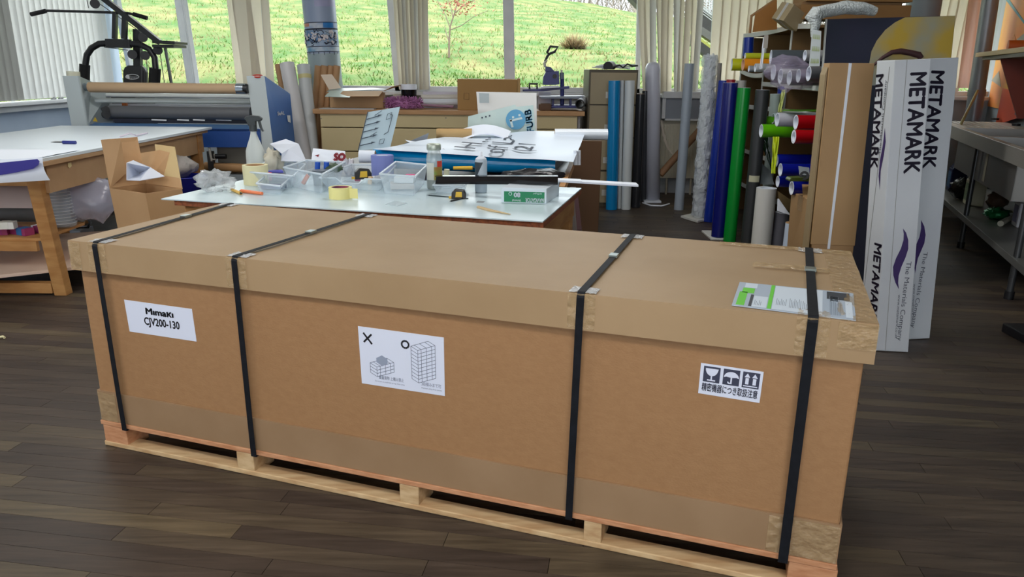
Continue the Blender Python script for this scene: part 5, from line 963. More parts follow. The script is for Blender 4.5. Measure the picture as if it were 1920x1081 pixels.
gc = M('grey_card', (160, 182, 184), .35); flp([(613, 172, 7.86), (640, 171, 7.9), (726, 168, 7.95), (700, 165, 8.15), (640, 166, 8.2), (618, 168, 8.1)], gc, 'card_sheet'); flp([(609, 181, 7.68), (655, 183, 7.66), (666, 172, 7.9), (620, 170, 7.9)], M('grey_card2', (190, 210, 206), .35), 'card_sheet')
# lid board under it
MB().bb((a0 - .06, 7.72, zt), (a1 - .06, 7.88, zt + .008)).build('flat_card', M('flat_card', (186, 188, 190), .5), **T('flat grey card lying on the drawer unit in front of the open box', 'card'))
o = V((P(767, 188, Y=8.1).x, 8.1, zt)); cu = thing('travel_cup', o, 'black cup with a white lid on the drawer unit beside the purple duster', 'cup')
hh = P(767, 160, Y=8.1).z - zt; r_ = LEN(14.5, 8.1); MB().cyl(o, o + UZ * hh * .82, r_ * .86, r_, n=24).build('cup_body', blkg, cu); MB().cyl(o + UZ * hh * .82, o + UZ * hh * 1.05, r_ * 1.02, n=24).build('lid', paper, cu, bevel=.006)
# duster
dn = thing('duster', V((P(757, 195, Y=7.9).x, 7.9, zt)), 'purple noodle duster with its handle lying on the drawer unit', 'duster'); c_ = P(757, 194, Y=7.88); pm = M('duster_purple', (172, 112, 160), .7)
mb = MB(); L_ = LEN(31, 7.88); mb.tube([c_ - V((L_, 0, .0)), c_, c_ + V((L_, 0, 0))], [.03, .05, .03], 10)
for i in range(420):
    u = R_.uniform(-1, 1); th = R_.uniform(0, 6.283); b_ = c_ + V((L_ * u, 0, 0)); d = V((R_.uniform(-.5, .5) + u * .8, math.cos(th), math.sin(th))).normalized(); rr = .05 * (1 - .3 * u * u); p = b_ + V((0, d.y, d.z)) * rr * .8; q = p + d * .04
    if q.z < zt + .008: q.z = zt + .008
    mb.tube([p, q], [.0065, .005], 4)
mb.build('noodle_head', pm, dn); mb = MB(); mb.tube([P(787, 196, Y=7.88), P(850, 200, Y=7.84)], [.012, .014], 8); mb.build('handle', M('duster_handle', (146, 110, 130), .5), dn)
for i, (x0, x1, y, r, yv, c_, lb) in enumerate(((790, 860, 182, 4.5, 8.12, (206, 200, 190), 'upper cream roll lying behind the duster handle'), (786, 860, 191, 5.5, 8.02, (208, 214, 222), 'lower white roll lying behind the duster handle'), (738, 752, 181, 5, 8.13, (222, 216, 200), 'short cream roll behind the black cup'))):
    MB().pipe(P(x0, y, Y=yv), P(x1, y, Y=yv), LEN(r, yv), LEN(r * .4, yv), 16).build('paper_roll', M('roll_c%d' % i, c_, .5), **T(lb, 'roll'))
MB().bb(V((P(796, 175, Y=8.3).x, 8.15, zt)), V((P(860, 175, Y=8.3).x, 8.19, P(860, 172, Y=8.2).z))).build('lilac_folder', M('lilac_box', (200, 194, 206), .5), **T('pale lilac flat box under the window behind the rolls', 'box'))
# big cardboard box
p0, p1 = P(858, 204, Y=7.8), P(970, 149, Y=7.8)
bx_ = thing('cardboard_box', V(((p0.x + p1.x) / 2, 7.95, zt)), 'plain brown cardboard box standing on the drawer unit between duster and heat press', 'box')
MB().bb((p0.x, 7.8, zt), (p1.x, 8.15, p1.z)).build('carton', M('box_brown', (166, 126, 70), .65, rgb2=(158, 118, 64), scale=2), bx_, bevel=.004); MB().bb((p1.x + .001, 7.82, zt), (p1.x + .03, 8.16, p1.z + .01)).build('folded_flap', M('box_side', (190, 154, 100), .65), bx_)
zf = P(870, 186, Y=7.799); MB().tube([zf + V((0, -.001, 0)), zf + V((.05, -.001, 0)), zf + V((.05, -.001, .06)), zf + V((0, -.001, .06))], .003, 4, True).build('handle_cutout', kbi, bx_)
# heat press
YH = 8.0; hp = thing('heat_press', V((P(1053, 200, Y=YH).x, YH, zt)), 'dark blue swing-away heat press with raised handle by the filing cabinet', 'heat press'); nvb = M('press_blue', (26, 34, 110), .35)
def H(x, y, Yv=YH): return P(x, y, Y=Yv)
def hb_(pts, th, nm, mt, bev=.003): return MB().prism([H(x, y, YH - th / 2) for x, y in pts], (0, th, 0)).build(nm, mt, hp, bevel=bev)
hb_([(1018, 159), (1019, 144), (1022, 138), (1024, 134), (1048, 133), (1049, 158), (1042, 159)], .14, 'press_head', nvb); hb_([(1022, 134), (1023, 124), (1033, 126), (1040, 134)], .06, 'pivot_block', nvb)
MB().cyl(H(1054, 197), H(1054, 146), LEN(3.6, YH), n=20).build('column', nvb, hp); MB().cyl(H(1053.5, 148), H(1053.5, 136), LEN(4, YH), n=20).build('air_spring', M('spring_grey', (120, 130, 150), .4), hp); MB().cyl(H(1053, 136), H(1053, 131), .01, n=8).build('spring_tip', steel, hp)
hb_([(980, 167), (1018, 166), (1068, 161), (1068, 166), (1018, 171), (980, 171)], .08, 'swing_arm', nvb); hb_([(1016, 163), (1048, 161), (1050, 164), (1016, 166)], .25, 'upper_platen', paper)
MB().tube([H(993, 167), H(993, 157), H(1007, 157), H(1007, 167)], .011, 8).build('side_handle', blk_, hp); MB().tube([H(1022, 115), H(1026, 106), H(1030, 101), H(1040, 97), H(1046, 88), H(1032, 87), H(1026, 98), H(1030, 101)], .013, 8).build('lever_grip', blk_, hp); MB().tube([H(1022, 126), H(1021, 118), H(1025, 112)], .014, 8).build('lever_shaft', steel, hp)
MB().cyl(H(1040, 143, YH - .08), H(1040, 143, YH - .07), LEN(4, YH), n=16).build('pressure_knob', blk_, hp)
hb_([(1012, 181), (1095, 180), (1092, 185), (1015, 185)], .3, 'lower_platen', M('platen_grey', (120, 128, 142), .35)); 
for x in (1037, 1070): hb_([(x - 2, 185), (x + 2, 185), (x + 2, 200), (x - 2, 200)], .1, 'stand', nvb)
hb_([(1025, 198), (1085, 198), (1087, 202), (1023, 202)], .34, 'base_frame', nvb)
MB().pipe(P(1087, 195, Y=7.72), P(1096, 187, Y=8.12), LEN(8.5, 7.72), LEN(6.8, 7.72), 24, blk_).build('paper_roll', paper, **T('white roll with a black open end beside the heat press', 'roll'))
MB().bb(V((P(1009, 175, Y=8.2).x, 8.16, zt)), V((P(1032, 175, Y=8.2).x, 8.19, P(1032, 172, Y=8.2).z))).build('white_carton', M('lilac_white', (214, 214, 226), .5), **T('small white carton behind the heat press', 'box'))
chunk(V((P(1022, 195, Y=7.85).x, 7.85, zt)), (.12, .09, .07), 8, M('brown_pot', (96, 68, 50), .6), 'brown_block', 'dark brown block among metal bits at the heat press foot', 'block')
# ================================================================ filing cabinet 
YFc = 7.62; xa, xb = P(1103, 200, Y=YFc).x, P(1194, 200, Y=YFc).x; zt2 = P(1150, 130.5, Y=YFc).z
fc = thing('filing_cabinet', V(((xa + xb) / 2, 7.9, 0)), 'four drawer khaki metal filing cabinet behind the sky blue upright roll', 'filing cabinet'); fcm = M('filing_khaki', (150, 136, 106), .45, rgb2=(142, 128, 100), scale=2); fdk = M('filing_dark', (74, 66, 50), .5)
MB().bb((xa, YFc + .02, 0), (xb, 8.25, zt2)).build('cabinet_body', fdk, fc, bevel=.004)
for k in range(4):
    z1_, z0_ = P(1150, 136 + 62 * k, Y=YFc).z, P(1150, 195.5 + 61.5 * k, Y=YFc).z
    dr = MB().bb((xa + .015, YFc, max(z0_, .03)), (xb - .015, YFc + .02, z1_)).build('drawer', fcm, fc, bevel=.003); zc2 = P(1138, 178 + 61 * k, Y=YFc).z; hx = P(1139, 170, Y=YFc).x
    MB().bb((hx - .015, YFc - .006, zc2 - .03), (hx + .04, YFc, zc2 + .03)).build('label_holder', steel, dr); MB().tube([V((hx + .05, YFc, zc2)), V((hx + .06, YFc - .03, zc2)), V((hx + .12, YFc - .03, zc2)), V((hx + .13, YFc, zc2))], .007, 6).build('handle', steel, dr)
cb = MB()
for k in range(9): c0_ = P(1128 + 6 * k, 126, Y=7.9); cb.tube([c0_ + V((.09 * math.cos(t + k), .07 * math.sin(t + k), .012 * (k % 3) + .02 * math.sin(t * .5) - .02)) for t in [i * .5 for i in range(11)]], .006, 5)
for v_ in cb.v: v_.z = max(v_.z, zt2 + .003)
cb.build('cable_coil', M('white_cable', (216, 220, 226), .4), **T('tangle of white cable coiled on top of the filing cabinet', 'cable'))
mb = MB(); mb.cyl(P(1140, 125, Y=7.75), P(1146, 124, Y=7.85), .05, n=14); mb.tube([P(1150, 126, Y=7.75), P(1162, 122, Y=7.75), P(1168, 127, Y=7.75), P(1176, 120, Y=7.75), P(1186, 124, Y=7.75), P(1196, 123, Y=7.75)], .009, 6)
for v_ in mb.v: v_.z = max(v_.z, zt2 + .002)
mb.build('black_plug', blk_, **T('black adaptor and lead on top of the filing cabinet', 'adaptor'))
# ================================================================ standing rolls of vinyl and tube
def vroll(top, bot, rpx, mt, label, z0=0.0, lean=0.0, core=kb, ri=.62, cap=None, nm='vinyl_roll', grp=None, Yb=None, cat='roll', n=28):
    b = P(bot[0], bot[1], z=z0) if Yb is None else P(bot[0], bot[1], Y=Yb)
    if Yb is not None: b.z = z0
    t = P(top[0], top[1], Y=b.y + lean); r = LEN(rpx, b.y); b = b + V((0, 0, .002)); 
    mb = MB().mat(mt)
    if cap == 'dome':
        L_ = (t - b).length; ax = t - b; mb.lathe([(0, 0), (r, 0), (r, L_ - r * .9), (r * .92, L_ - r * .5), (r * .7, L_ - r * .18), (r * .35, L_ - .002), (0, L_)], b, ax, n)
    else: mb.pipe(b, t, r, r * ri, n, core)
    return mb.build(nm, mt, base=b, **T(label, cat, grp)), b, t, r
grl = M('roll_pale_grey', (190, 196, 198), .35); grm = M('roll_mid_grey', (158, 166, 174), .3); blkv = M('vinyl_black', (40, 42, 46), .18)
vroll((1152, 151), (1146.5, 392), 10.7, M('vinyl_process_blue', (0, 124, 184), .25), 'upright sky blue vinyl roll in front of the filing cabinet', core=paper, nm='vinyl_roll')
vroll((1167, 150.5), (1161, 391), 3.6, grl, 'thin pale grey sheet roll squeezed between the sky blue and pale grey rolls')
vroll((1181, 151), (1173.5, 392), 8.8, M('roll_silver', (196, 202, 204), .3), 'pale grey upright roll next to the sky blue one', core=paper)
vroll((1201, 176), (1191.5, 388), 8.8, blkv, 'glossy dark grey upright roll between pale grey and thick white rolls')
vroll((1210, 170), (1206, 371), 5.5, M('vinyl_charcoal', (64, 66, 72), .2), 'narrow charcoal roll behind the glossy dark grey one', Yb=8.0)
vroll((1224, 116), (1223.5, 371), 13.8, M('roll_white_lilac', (206, 208, 222), .3), 'thick white film roll with a rounded top by the radiator', z0=.022, cap='dome', Yb=8.02)
wp_ = thing('roll_foot', P(1223, 376, Y=8.0) * 1, 'small white foam foot under the thick white roll', 'foot block'); wp_.location.z = 0
a_ = P(1206, 378, z=0); MB().bb((a_.x, 7.9, 0), (a_.x + .18, 8.14, .02)).build('foam_plate', paper, wp_)
MB().tube([P(x, y, z=.012) for x, y in ((1205, 380), (1220, 385), (1240, 386), (1255, 382))], .009, 6).build('white_flex', paper, **T('white flex with a plug lying on the floor by the thick white roll', 'cable'))
vroll((1293, 119), (1272.5, 393), 8.8, M('roll_blue_grey', (156, 166, 178), .35), 'tall slim blue grey tube standing alone before the radiator', core=paper, nm='tube')
# bubble wrapped roll on base plate
bp0 = [P(x, y, z=.001) for x, y in ((1276, 408), (1308, 418), (1338, 411), (1310, 401))]
MB().hexa(bp0, [p + UZ * .022 for p in bp0]).build('base_plate', M('base_white', (214, 214, 210), .5), bevel=.004, **T('white square base plate with holes under the bubble wrapped tube', 'base plate'))
o_, b_, t_, r_ = vroll((1332, 106), (1310, 407), 10.2, M('wrapped_core', (206, 212, 212), .45), 'tall pale tube standing in bubble wrap on a white base plate', z0=.024, nm='wrapped_tube', core=paper)
wr = MB(); ax = (t_ - b_); 
def wf(u, v):
    a = u * 6.2832; k = 1.1 + .55 * abs(noise.noise(V((math.cos(a) * 1.5, math.sin(a) * 1.5, v * 14)))) + .25 * abs(noise.noise(V((math.cos(a) * 4, math.sin(a) * 4, v * 40)))) + (.45 * max(0, noise.noise(V((math.cos(a), 5, v * 3)))) if v < .65 else 0)
    return b_ + ax * (.01 + v * 1.0) + V((math.cos(a), math.sin(a), 0)) * r_ * k
wr.grid(wf, 32, 110, smooth=False); wr.build('bubble_sleeve', M('bubble_sleeve', (222, 230, 238), .08, alpha=.5, bump=1, scale=45, spec=.9), o_)
mb = MB(); mb.grid(lambda u, v: t_ + V((math.cos(u * 6.28), math.sin(u * 6.28), 0)) * r_ * (1.15 - .5 * v) + UZ * (v * .05 - .03 + .01 * math.sin(u * 25)), 24, 4); mb.build('sleeve_top', M('bubble_sleeve'), o_)
bf = MB(); bf.grid(lambda u, v: P(1326 - 14 * u - 6 * v, 200 + 195 * v, Y=7.1 + .1 * u) + V((.02 * math.sin(v * 17), .03 * math.sin(v * 11 + u), 0)), 6, 24, .002); bf.build('blue_wrap', M('blue_clear_wrap', (120, 150, 210), .2, alpha=.45, spec=.9), base=P(1316, 398, z=0), **T('loose bluish clear film hanging beside the bubble wrapped tube', 'film'))
vroll((1350, 118), (1332, 392), 3.6, M('roll_taupe', (150, 144, 140), .5), 'slim taupe tube just behind the bubble wrapped tube', Yb=7.3, nm='tube')
vroll((1358, 151), (1331, 392), 10, M('vinyl_royal', (14, 46, 150), .25), 'royal blue roll with a white label, behind the navy roll', Yb=6.9)
vroll((1371, 149), (1345, 400), 8, M('vinyl_crimson', (150, 14, 34), .3), 'dark red roll showing only its top behind the navy roll', Yb=6.7)
vroll((1390, 151), (1370, 400), 9, M('roll_offwhite', (196, 196, 190), .4), 'off-white roll behind the bright green roll', Yb=6.75, core=paper)
px_ = P(1344, 178, Y=6.75); MB().bb((px_.x, 6.72, px_.z), (px_.x + .04, 6.73, px_.z + .06)).build('roll_label', paper, base=px_, **T('small white sticker on the royal blue roll', 'sticker')) if False else None
bq_ = P(1338, 447, z=0); MB().bb((P(1322, 441, z=0).x, 6.1, 0), (P(1358, 441, z=0).x, 6.42, .018)).build('base_plate', M('base_white'), bevel=.004, **T('white base plate under the navy roll', 'base plate'))
nv_o, nb1, nt1, nr1 = vroll((1370, 155), (1346.5, 443), 13.2, M('vinyl_navy', (14, 22, 104), .22), 'navy blue upright roll standing on a white base plate', z0=.02, core=paper)
gr_o, _, _, _ = vroll((1395.5, 164.5), (1367.5, 452), 11.8, M('vinyl_green', (4, 134, 44), .25), 'bright green upright roll between the navy and charcoal rolls', core=paper)
an, ab, at_, ar = vroll((1430, 168.5), (1401, 457), 12.5, M('vinyl_anthracite', (50, 52, 54), .4), 'charcoal upright roll with a beige tape tab, right of the bright green one', core=paper)
vroll((1454, 176), (1432, 440), 9, M('roll_pale_green', (170, 184, 180), .4), 'pale grey green roll behind the charcoal roll', Yb=6.25, core=paper)
tbm = M('beige_tape_tab', (190, 188, 160), .5); mb = MB(); c_ = ab.lerp(at_, .42); mb.grid(lambda u, v: c_ + V((math.cos(-2.6 + 1.6 * u), math.sin(-2.6 + 1.6 * u), 0)) * (ar + .002) + UZ * (.05 * v), 6, 1, .001); mb.build('tape_tab', tbm, an)
vroll((1437.5, 352), (1425.5, 470), 18.5, M('roll_cream_white', (216, 216, 210), .45), 'short thick white roll in front of the charcoal roll', core=paper, ri=.6, z0=0, Yb=5.75)
vroll((1468, 398), (1458, 470), 14, M('roll_slate', (98, 98, 106), .4), 'short slate grey roll between the two short white rolls', Yb=5.75, core=paper)
vroll((1494, 418), (1487, 474), 20.5, M('roll_bluish_white', (206, 220, 240), .35), 'shortest roll, bluish white with a brown core, against the tall brown box', Yb=5.45, core=kb, ri=.5)
# radiators and cover behind
rd = thing('radiator', V((2.0, 8.5, .1)), 'cream ribbed radiator below the window behind the upright rolls', 'radiator'); rm = M('radiator_cream', (206, 200, 180), .4)
rx0, rx1 = P(1238, 300, Y=8.42).x, P(1318, 300, Y=8.42).x; rz0, rz1 = P(1250, 335, Y=8.42).z, P(1250, 226, Y=8.42).z
MB().bb((rx0, 8.46, rz0), (rx1, 8.52, rz1)).build('radiator_panel', rm, rd, bevel=.006)
k = rx0 + .02
while k < rx1 - .02: MB().bb((k, 8.448, rz0 + .03), (k + .018, 8.459, rz1 - .05)).build('rib', rm, rd, bevel=.003); k += .036
MB().bb((rx0, 8.44, rz1 - .001), (rx1, 8.53, rz1 + .012)).build('top_grille', rm, rd)
for k_ in (rx0 + .1, rx1 - .1): MB().cyl((k_, 8.49, 0), (k_, 8.49, rz0), .012, n=10).build('supply_pipe', rm, rd)
sb = thing('window_box', V((2.0, 8.45, .8)), 'white framed grey panel box under the sill above the radiator', 'panel box')
wz0, wz1 = P(1250, 226, Y=8.38).z, P(1250, 184, Y=8.38).z
MB().bb((rx0 + .0, 8.40, wz0 + .02), (rx1 + .2, 8.48, wz1)).build('grey_panel', M('panel_blue_grey', (140, 146, 156), .5), sb); MB().bb((rx0 - .02, 8.36, wz1), (rx1 + .3, 8.48, wz1 + .07)).build('white_top', white_paint, sb, bevel=.005); MB().bb((rx0 - .02, 8.385, wz0), (rx1 + .2, 8.40, wz0 + .02)).build('lower_trim', white_paint, sb); MB().bb((rx0 - .02, 8.385, wz0), (rx0 + .015, 8.40, wz1)).build('side_trim', white_paint, sb)
MB().pipe(P(1238, 327, Y=8.1), P(1312, 244, Y=8.2), LEN(6.5, 8.1), LEN(4, 8.1), 20).build('cardboard_tube', M('tube_brown', (150, 112, 80), .6), **T('brown cardboard tube leaning diagonally across the radiator', 'tube'))
mb = MB(); mb.grid(lambda u, v: P(*[(1238 + 3 * u, 225), (1240 + 3 * u, 255), (1247 + 3 * u, 277), (1258 + 2 * u, 289), (1270, 286 + 2 * u)][v_i(v)], Y=8.2) if False else P(1238 + 34 * v ** 1.5 + 4 * u, 225 + 66 * math.sin(v * 1.75) + 0 * u, Y=8.2), 2, 14, .003); mb.build('plastic_strip', M('beige_strip', (202, 192, 176), .4), base=P(1255, 290, Y=8.2), **T('curling beige strip hanging in front of the radiator', 'strip'))
# ================================================================ shelving unit of vinyl rolls (faces the tables)
XS = 2.2
def SX(px, py, dx=0): return P(px, py, x=XS + dx)
sh = thing('shelving_unit', V((2.5, 6.1, 0)), 'dark brown pigeonhole shelving with white edges, full of coloured vinyl rolls', 'shelving unit')
shb = M('shelf_brown', (122, 94, 56), .6, rgb2=(108, 82, 48), scale=3); she = M('shelf_edge_white', (206, 208, 204), .5)
Y0s, Y1s = 5.05, 7.05
ztop = 1.70
def shelf(za, zb, ya, yb, sag=0, nm='shelf'):
    def f(k): return za + (zb - za) * k - sag * math.sin(k * math.pi)
    mb = MB(); mb.grid(lambda u, v: V((XS + .005 + .5 * u, ya + (yb - ya) * v, f(v) + .0)), 2, 12, -.018, smooth=False); o = mb.build(nm, shb, sh)
    mb = MB(); mb.grid(lambda u, v: V((XS, ya + (yb - ya) * v, f(v) - .012 + .036 * u)), 1, 12, .006, smooth=False); mb.build('edge_strip', she, o)
z_a, z_m, z_b = SX(1395, 65).z, SX(1470, 53).z, SX(1520, 46).z
def vpanel(y, z0, z1, nm='divider'):
    o = MB().bb((XS + .005, y - .009, z0), (XS + .5, y + .009, z1)).build(nm, shb, sh); MB().bb((XS - .004, y - .011, z0), (XS + .004, y + .011, z1)).build('edge_strip', she, o)
pts = [SX(1395, 65), SX(1422, 62), SX(1445, 58), SX(1470, 52), SX(1486, 47), SX(1520, 46)]
mb = MB(); mb2 = MB()
for a, b in zip(pts, pts[1:]):
    mb.hexa([V((XS, a.y, a.z - .02)), V((XS + .5, a.y, a.z - .02)), V((XS + .5, b.y, b.z - .02)), V((XS, b.y, b.z - .02))], [V((XS, a.y, a.z)), V((XS + .5, a.y, a.z)), V((XS + .5, b.y, b.z)), V((XS, b.y, b.z))])
    mb2.hexa([V((XS - .006, a.y, a.z - .028)), V((XS, a.y, a.z - .028)), V((XS, b.y, b.z - .028)), V((XS - .006, b.y, b.z - .028))], [V((XS - .006, a.y, a.z + .008)), V((XS, a.y, a.z + .008)), V((XS, b.y, b.z + .008)), V((XS - .006, b.y, b.z + .008))])
o_ = mb.build('top_shelf', shb, sh); mb2.build('edge_strip', she, o_)
yA, yB, yC, yD = SX(1395, 65).y, SX(1430, 150).y, SX(1483, 80).y, 5.0
vpanel(yA, 0, z_a - .03, 'end_panel'); vpanel(yB, 0, SX(1433, 66).z); vpanel(yC, 1.0, SX(1484, 55).z); vpanel(yD, 0, 1.62, 'end_panel')
MB().bb((XS + .5, yD, 0), (XS + .515, yA, z_a - .03)).build('back_panel', shb, sh)
shelf(SX(1392, 134).z, SX(1426, 142).z, yA, yB, .02); shelf(1.235, 1.225, yB, yD, 0); shelf(1.03, 1.045, yB, yD); shelf(SX(1395, 200).z, SX(1430, 205).z, yA, yB); shelf(.62, .60, yA, yD); shelf(.30, .30, yA, yD)
# contents: rolls lie along x and poke out of the pigeonholes
def sroll(px, py, rpx, poke, mt, label, depth=.4, nm='vinyl_roll', core=paper, ri=.82, px2=None, n=24):
    c = SX(px, py); r = LEN(rpx, c.y)
    a = V((XS - poke, c.y, c.z)); return MB().pipe(a, V((XS + depth, c.y, c.z)), r, r * ri, n, core).build(nm, mt, **T(label, 'roll', None))
vy = M('vinyl_yellow', (196, 200, 20), .35); vo = M('vinyl_orange', (240, 150, 30), .35)
def sroll2(p0, p1, rpx, Yv, mt, label, core=paper, ri=.85, dy=.0, n=24, nm='vinyl_roll'):
    a, b = P(p0[0], p0[1], Y=Yv), P(p1[0], p1[1], Y=Yv + dy); r = LEN(rpx, Yv); b = V((max(2.6, b.x), b.y, a.z + .0)); return MB().pipe(a, b, r, r * ri, n, core).build(nm, mt, **T(label, 'roll'))
sroll2((1372, 121), (1425, 121), 10.5, 6.75, vy, 'yellow roll poking furthest out of the top pigeonhole', dy=-.1)
sroll2((1393, 121), (1430, 119), 10.5, 6.5, vo, 'orange roll beside the furthest poking yellow roll', core=M('orange_core', (226, 180, 150), .5))
sroll2((1397, 105), (1428, 105), 5.5, 6.55, M('vinyl_yellow_green', (190, 204, 40), .35), 'small yellow green roll on top of the orange roll')
sroll2((1404, 129), (1428, 128), 5.5, 6.3, M('grey_small_roll', (140, 146, 150), .4), 'small grey roll end at the front of the top pigeonhole')
sroll2((1416, 127), (1432, 126), 7.5, 6.22, M('crumple_white', (190, 194, 196), .4), 'crushed white roll end next to the divider')
MB().pipe(P(1402, 105, Y=6.9), P(1404, 70, Y=6.9), LEN(9, 6.9), LEN(7, 6.9), 20).build('vinyl_roll', M('vinyl_cobalt', (20, 50, 150), .3), **T('cobalt blue roll standing upright at the back of the top pigeonhole', 'roll'))
sheet([P(1424, 130, Y=6.1), P(1430, 128, Y=6.1), P(1436, 68, Y=6.15), P(1431, 70, Y=6.15)], 'white_strip', paper, T('white curling strip hanging against the shelf divider', 'strip'), wob=.01)
MB().prism([P(x, y, Y=6.05) for x, y in ((1433, 66), (1441, 66), (1439, 90), (1431, 90))], (0, .002, 0)).build('paper_tag', M('tag_grey', (176, 170, 160), .6), **T('grey paper tag hanging below the top shelf', 'tag'))
dgy = M('vinyl_dark_grey', (70, 78, 84), .35)
sroll2((1445, 107), (1505, 106), 12.5, 5.75, dgy, 'dark grey roll lying on top in the upper pigeonhole', dy=-.1); sroll2((1509, 104), (1530, 104), 9.5, 5.4, M('silver_roll', (150, 152, 154), .35), 'silver grey roll beside the top dark grey roll')
sroll2((1516, 138), (1542, 138), 13, 5.2, M('vinyl_graphite', (88, 90, 94), .35), 'graphite roll under the hanging label strip')
for i, (x0, y0, r0_, yv) in enumerate(((1450, 136, 14, 5.72), (1463, 143, 13.5, 5.55), (1480, 146, 13, 5.4), (1497, 142, 12, 5.3))):
    sroll2((x0, y0), (x0 + 32, y0), r0_, yv, M('film_roll_%d' % i, ((60, 62, 66), (176, 182, 178), (110, 112, 118), (134, 126, 140))[i], .35), ('black roll end at the far side of the film wrapped bundle', 'pale roll inside the film wrapped bundle, second from the far side', 'mid grey roll inside the film wrapped bundle', 'mauve grey roll nearest the poster inside the film bundle')[i])
mb = MB(); cW = P(1482, 138, Y=5.35)
def ff_(u, v):
    a, b = u * 6.2832, (v - .5) * 3.1416; d = V((math.cos(a) * math.cos(b), math.sin(a) * math.cos(b), math.sin(b))); k = 1 + .35 * noise.noise(d * 2.4 + V((3, 0, 0))) + .15 * noise.noise(d * 7)
    return cW + V((d.x * .16 * k, d.y * .14 * k, d.z * .105 * k - d.x * .02))
mb.grid(ff_, 30, 18); mb.build('stretch_film', M('stretch_film', (196, 184, 214), .15, alpha=.26, bump=1, scale=12, spec=1, stretch=(1, 1, 4)), base=cW - UZ * .1, **T('crumpled lilac stretch film wrapped round the grey rolls', 'film'))
# second row: greens, white, reds
lm = M('vinyl_lime', (92, 180, 10), .3); sroll2((1432, 227), (1450, 227), 9, 6.05, lm, 'small lime roll end behind the big lime roll')
sroll2((1427, 245), (1462, 244), 12, 5.8, lm, 'big lime green roll with a white curling edge'); sroll2((1457, 245), (1490, 246), 10.5, 5.85, M('vinyl_olive', (112, 124, 10), .35), 'olive green roll end continuing past the big lime roll')
sroll2((1449, 222), (1462, 222), 9.5, 6.0, M('vinyl_ice', (190, 214, 220), .35), 'ice blue roll end above the big lime roll')
sroll2((1457, 224), (1535, 223), 12.5, 5.6, M('vinyl_white', (206, 208, 218), .35), 'white roll lying above the olive one in the middle pigeonhole')
rdm = M('vinyl_red', (168, 8, 20), .28); sroll2((1492, 229), (1540, 226), 13, 5.25, rdm, 'upper of the two bright red rolls beside the poster edge'); sroll2((1488, 256), (1536, 254), 12.5, 5.2, rdm, 'lower of the two bright red rolls, with its dark core showing', ri=.7, core=paper)
sheet([P(1466, 208, Y=5.6), P(1530, 208, Y=5.3), P(1532, 205, Y=5.4), P(1470, 205, Y=5.8)], 'green_sheet', lm, T('bright green sheet lying on the shelf above the white roll', 'sheet'), wob=.003)
lw_ = M('film_lime', (206, 226, 30), .35); sheet([P(1446, 325, Y=5.7), P(1454, 325, Y=5.7), P(1461, 256, Y=5.75), P(1449, 256, Y=5.75)], 'yellow_film', lw_, T('hanging strip of acid yellow film below the lime roll', 'film'), wob=.02)
sheet([P(1458, 210, Y=6.2), P(1466, 210, Y=6.2), P(1472, 168, Y=6.25), P(1466, 168, Y=6.25)], 'pale_yellow_film', M('film_pale_yellow', (222, 232, 140), .35), T('pale yellow film strip above the ice blue roll', 'film'), wob=.02)
MB().pipe(P(1463, 212, Y=6.35), P(1466, 162, Y=6.35), LEN(7, 6.35), LEN(5.5, 6.35), 20).build('vinyl_roll', M('vinyl_cobalt'), **T('blue roll standing behind the pale yellow film', 'roll'))
sheet([P(1428, 270, Y=5.95), P(1448, 324, Y=5.9), P(1440, 256, Y=5.95), P(1430, 256, Y=5.95)], 'dark_green_film', M('film_dark_green', (14, 34, 20), .2), T('dark green film curling down beside the charcoal roll', 'film'), wob=.01)
sheet([P(1425, 345, Y=6.0), P(1452, 346, Y=6.0), P(1444, 320, Y=6.05), P(1428, 305, Y=6.05)], 'grey_sheet', M('sheet_grey', (134, 142, 144), .4), T('grey sheet corner under the dark green film', 'sheet'), wob=.005)
bvm = M('vinyl_ultramarine', (10, 22, 140), .25)
for i, (x0, y0, x1, r0_, yv, lb) in enumerate(((1455, 301, 1532, 12, 5.75, 'topmost ultramarine roll in the lower pigeonhole'), (1463, 318, 1530, 12, 5.5, 'middle ultramarine roll with a torn white edge'), (1458, 340, 1500, 10.5, 5.6, 'lowest ultramarine roll on the lower shelf'), (1484, 352, 1530, 13, 5.2, 'ultramarine roll hanging below the green tape dispenser'))): sroll2((x0, y0), (x1, y0 - 1), r0_, yv, bvm, lb)
sheet([P(1499, 328, Y=5.15), P(1518, 328, Y=5.15), P(1517, 314, Y=5.2), P(1497, 311, Y=5.2)], 'torn_paper', M('sheet_grey2', (150, 158, 164), .5), T('grey paper scrap stuck on the ultramarine rolls', 'paper'), wob=.004)
td = thing('tape_dispenser', P(1500, 341, Y=5.05), 'olive green topped tape dispenser in front of the ultramarine rolls', 'tape dispenser'); MB().prism([P(x, y, Y=5.0) for x, y in ((1480, 337), (1484, 333), (1520, 332), (1526, 335), (1526, 340), (1481, 340))], (0, .08, 0)).build('dispenser_body', M('olive_plastic', (78, 92, 34), .4), td, bevel=.003); MB().pipe(P(1508, 329, Y=5.0), P(1508, 329, Y=5.06), .03, .014, 18).build('tape_wheel', blk_, td)
chunk(V((2.25, 5.55, .66 - .0)), (.22, .12, .05), 15, M('olive_box', (86, 90, 44), .6), 'packet', 'olive packet lying in the shade of the lower shelf', 'packet') if False else None
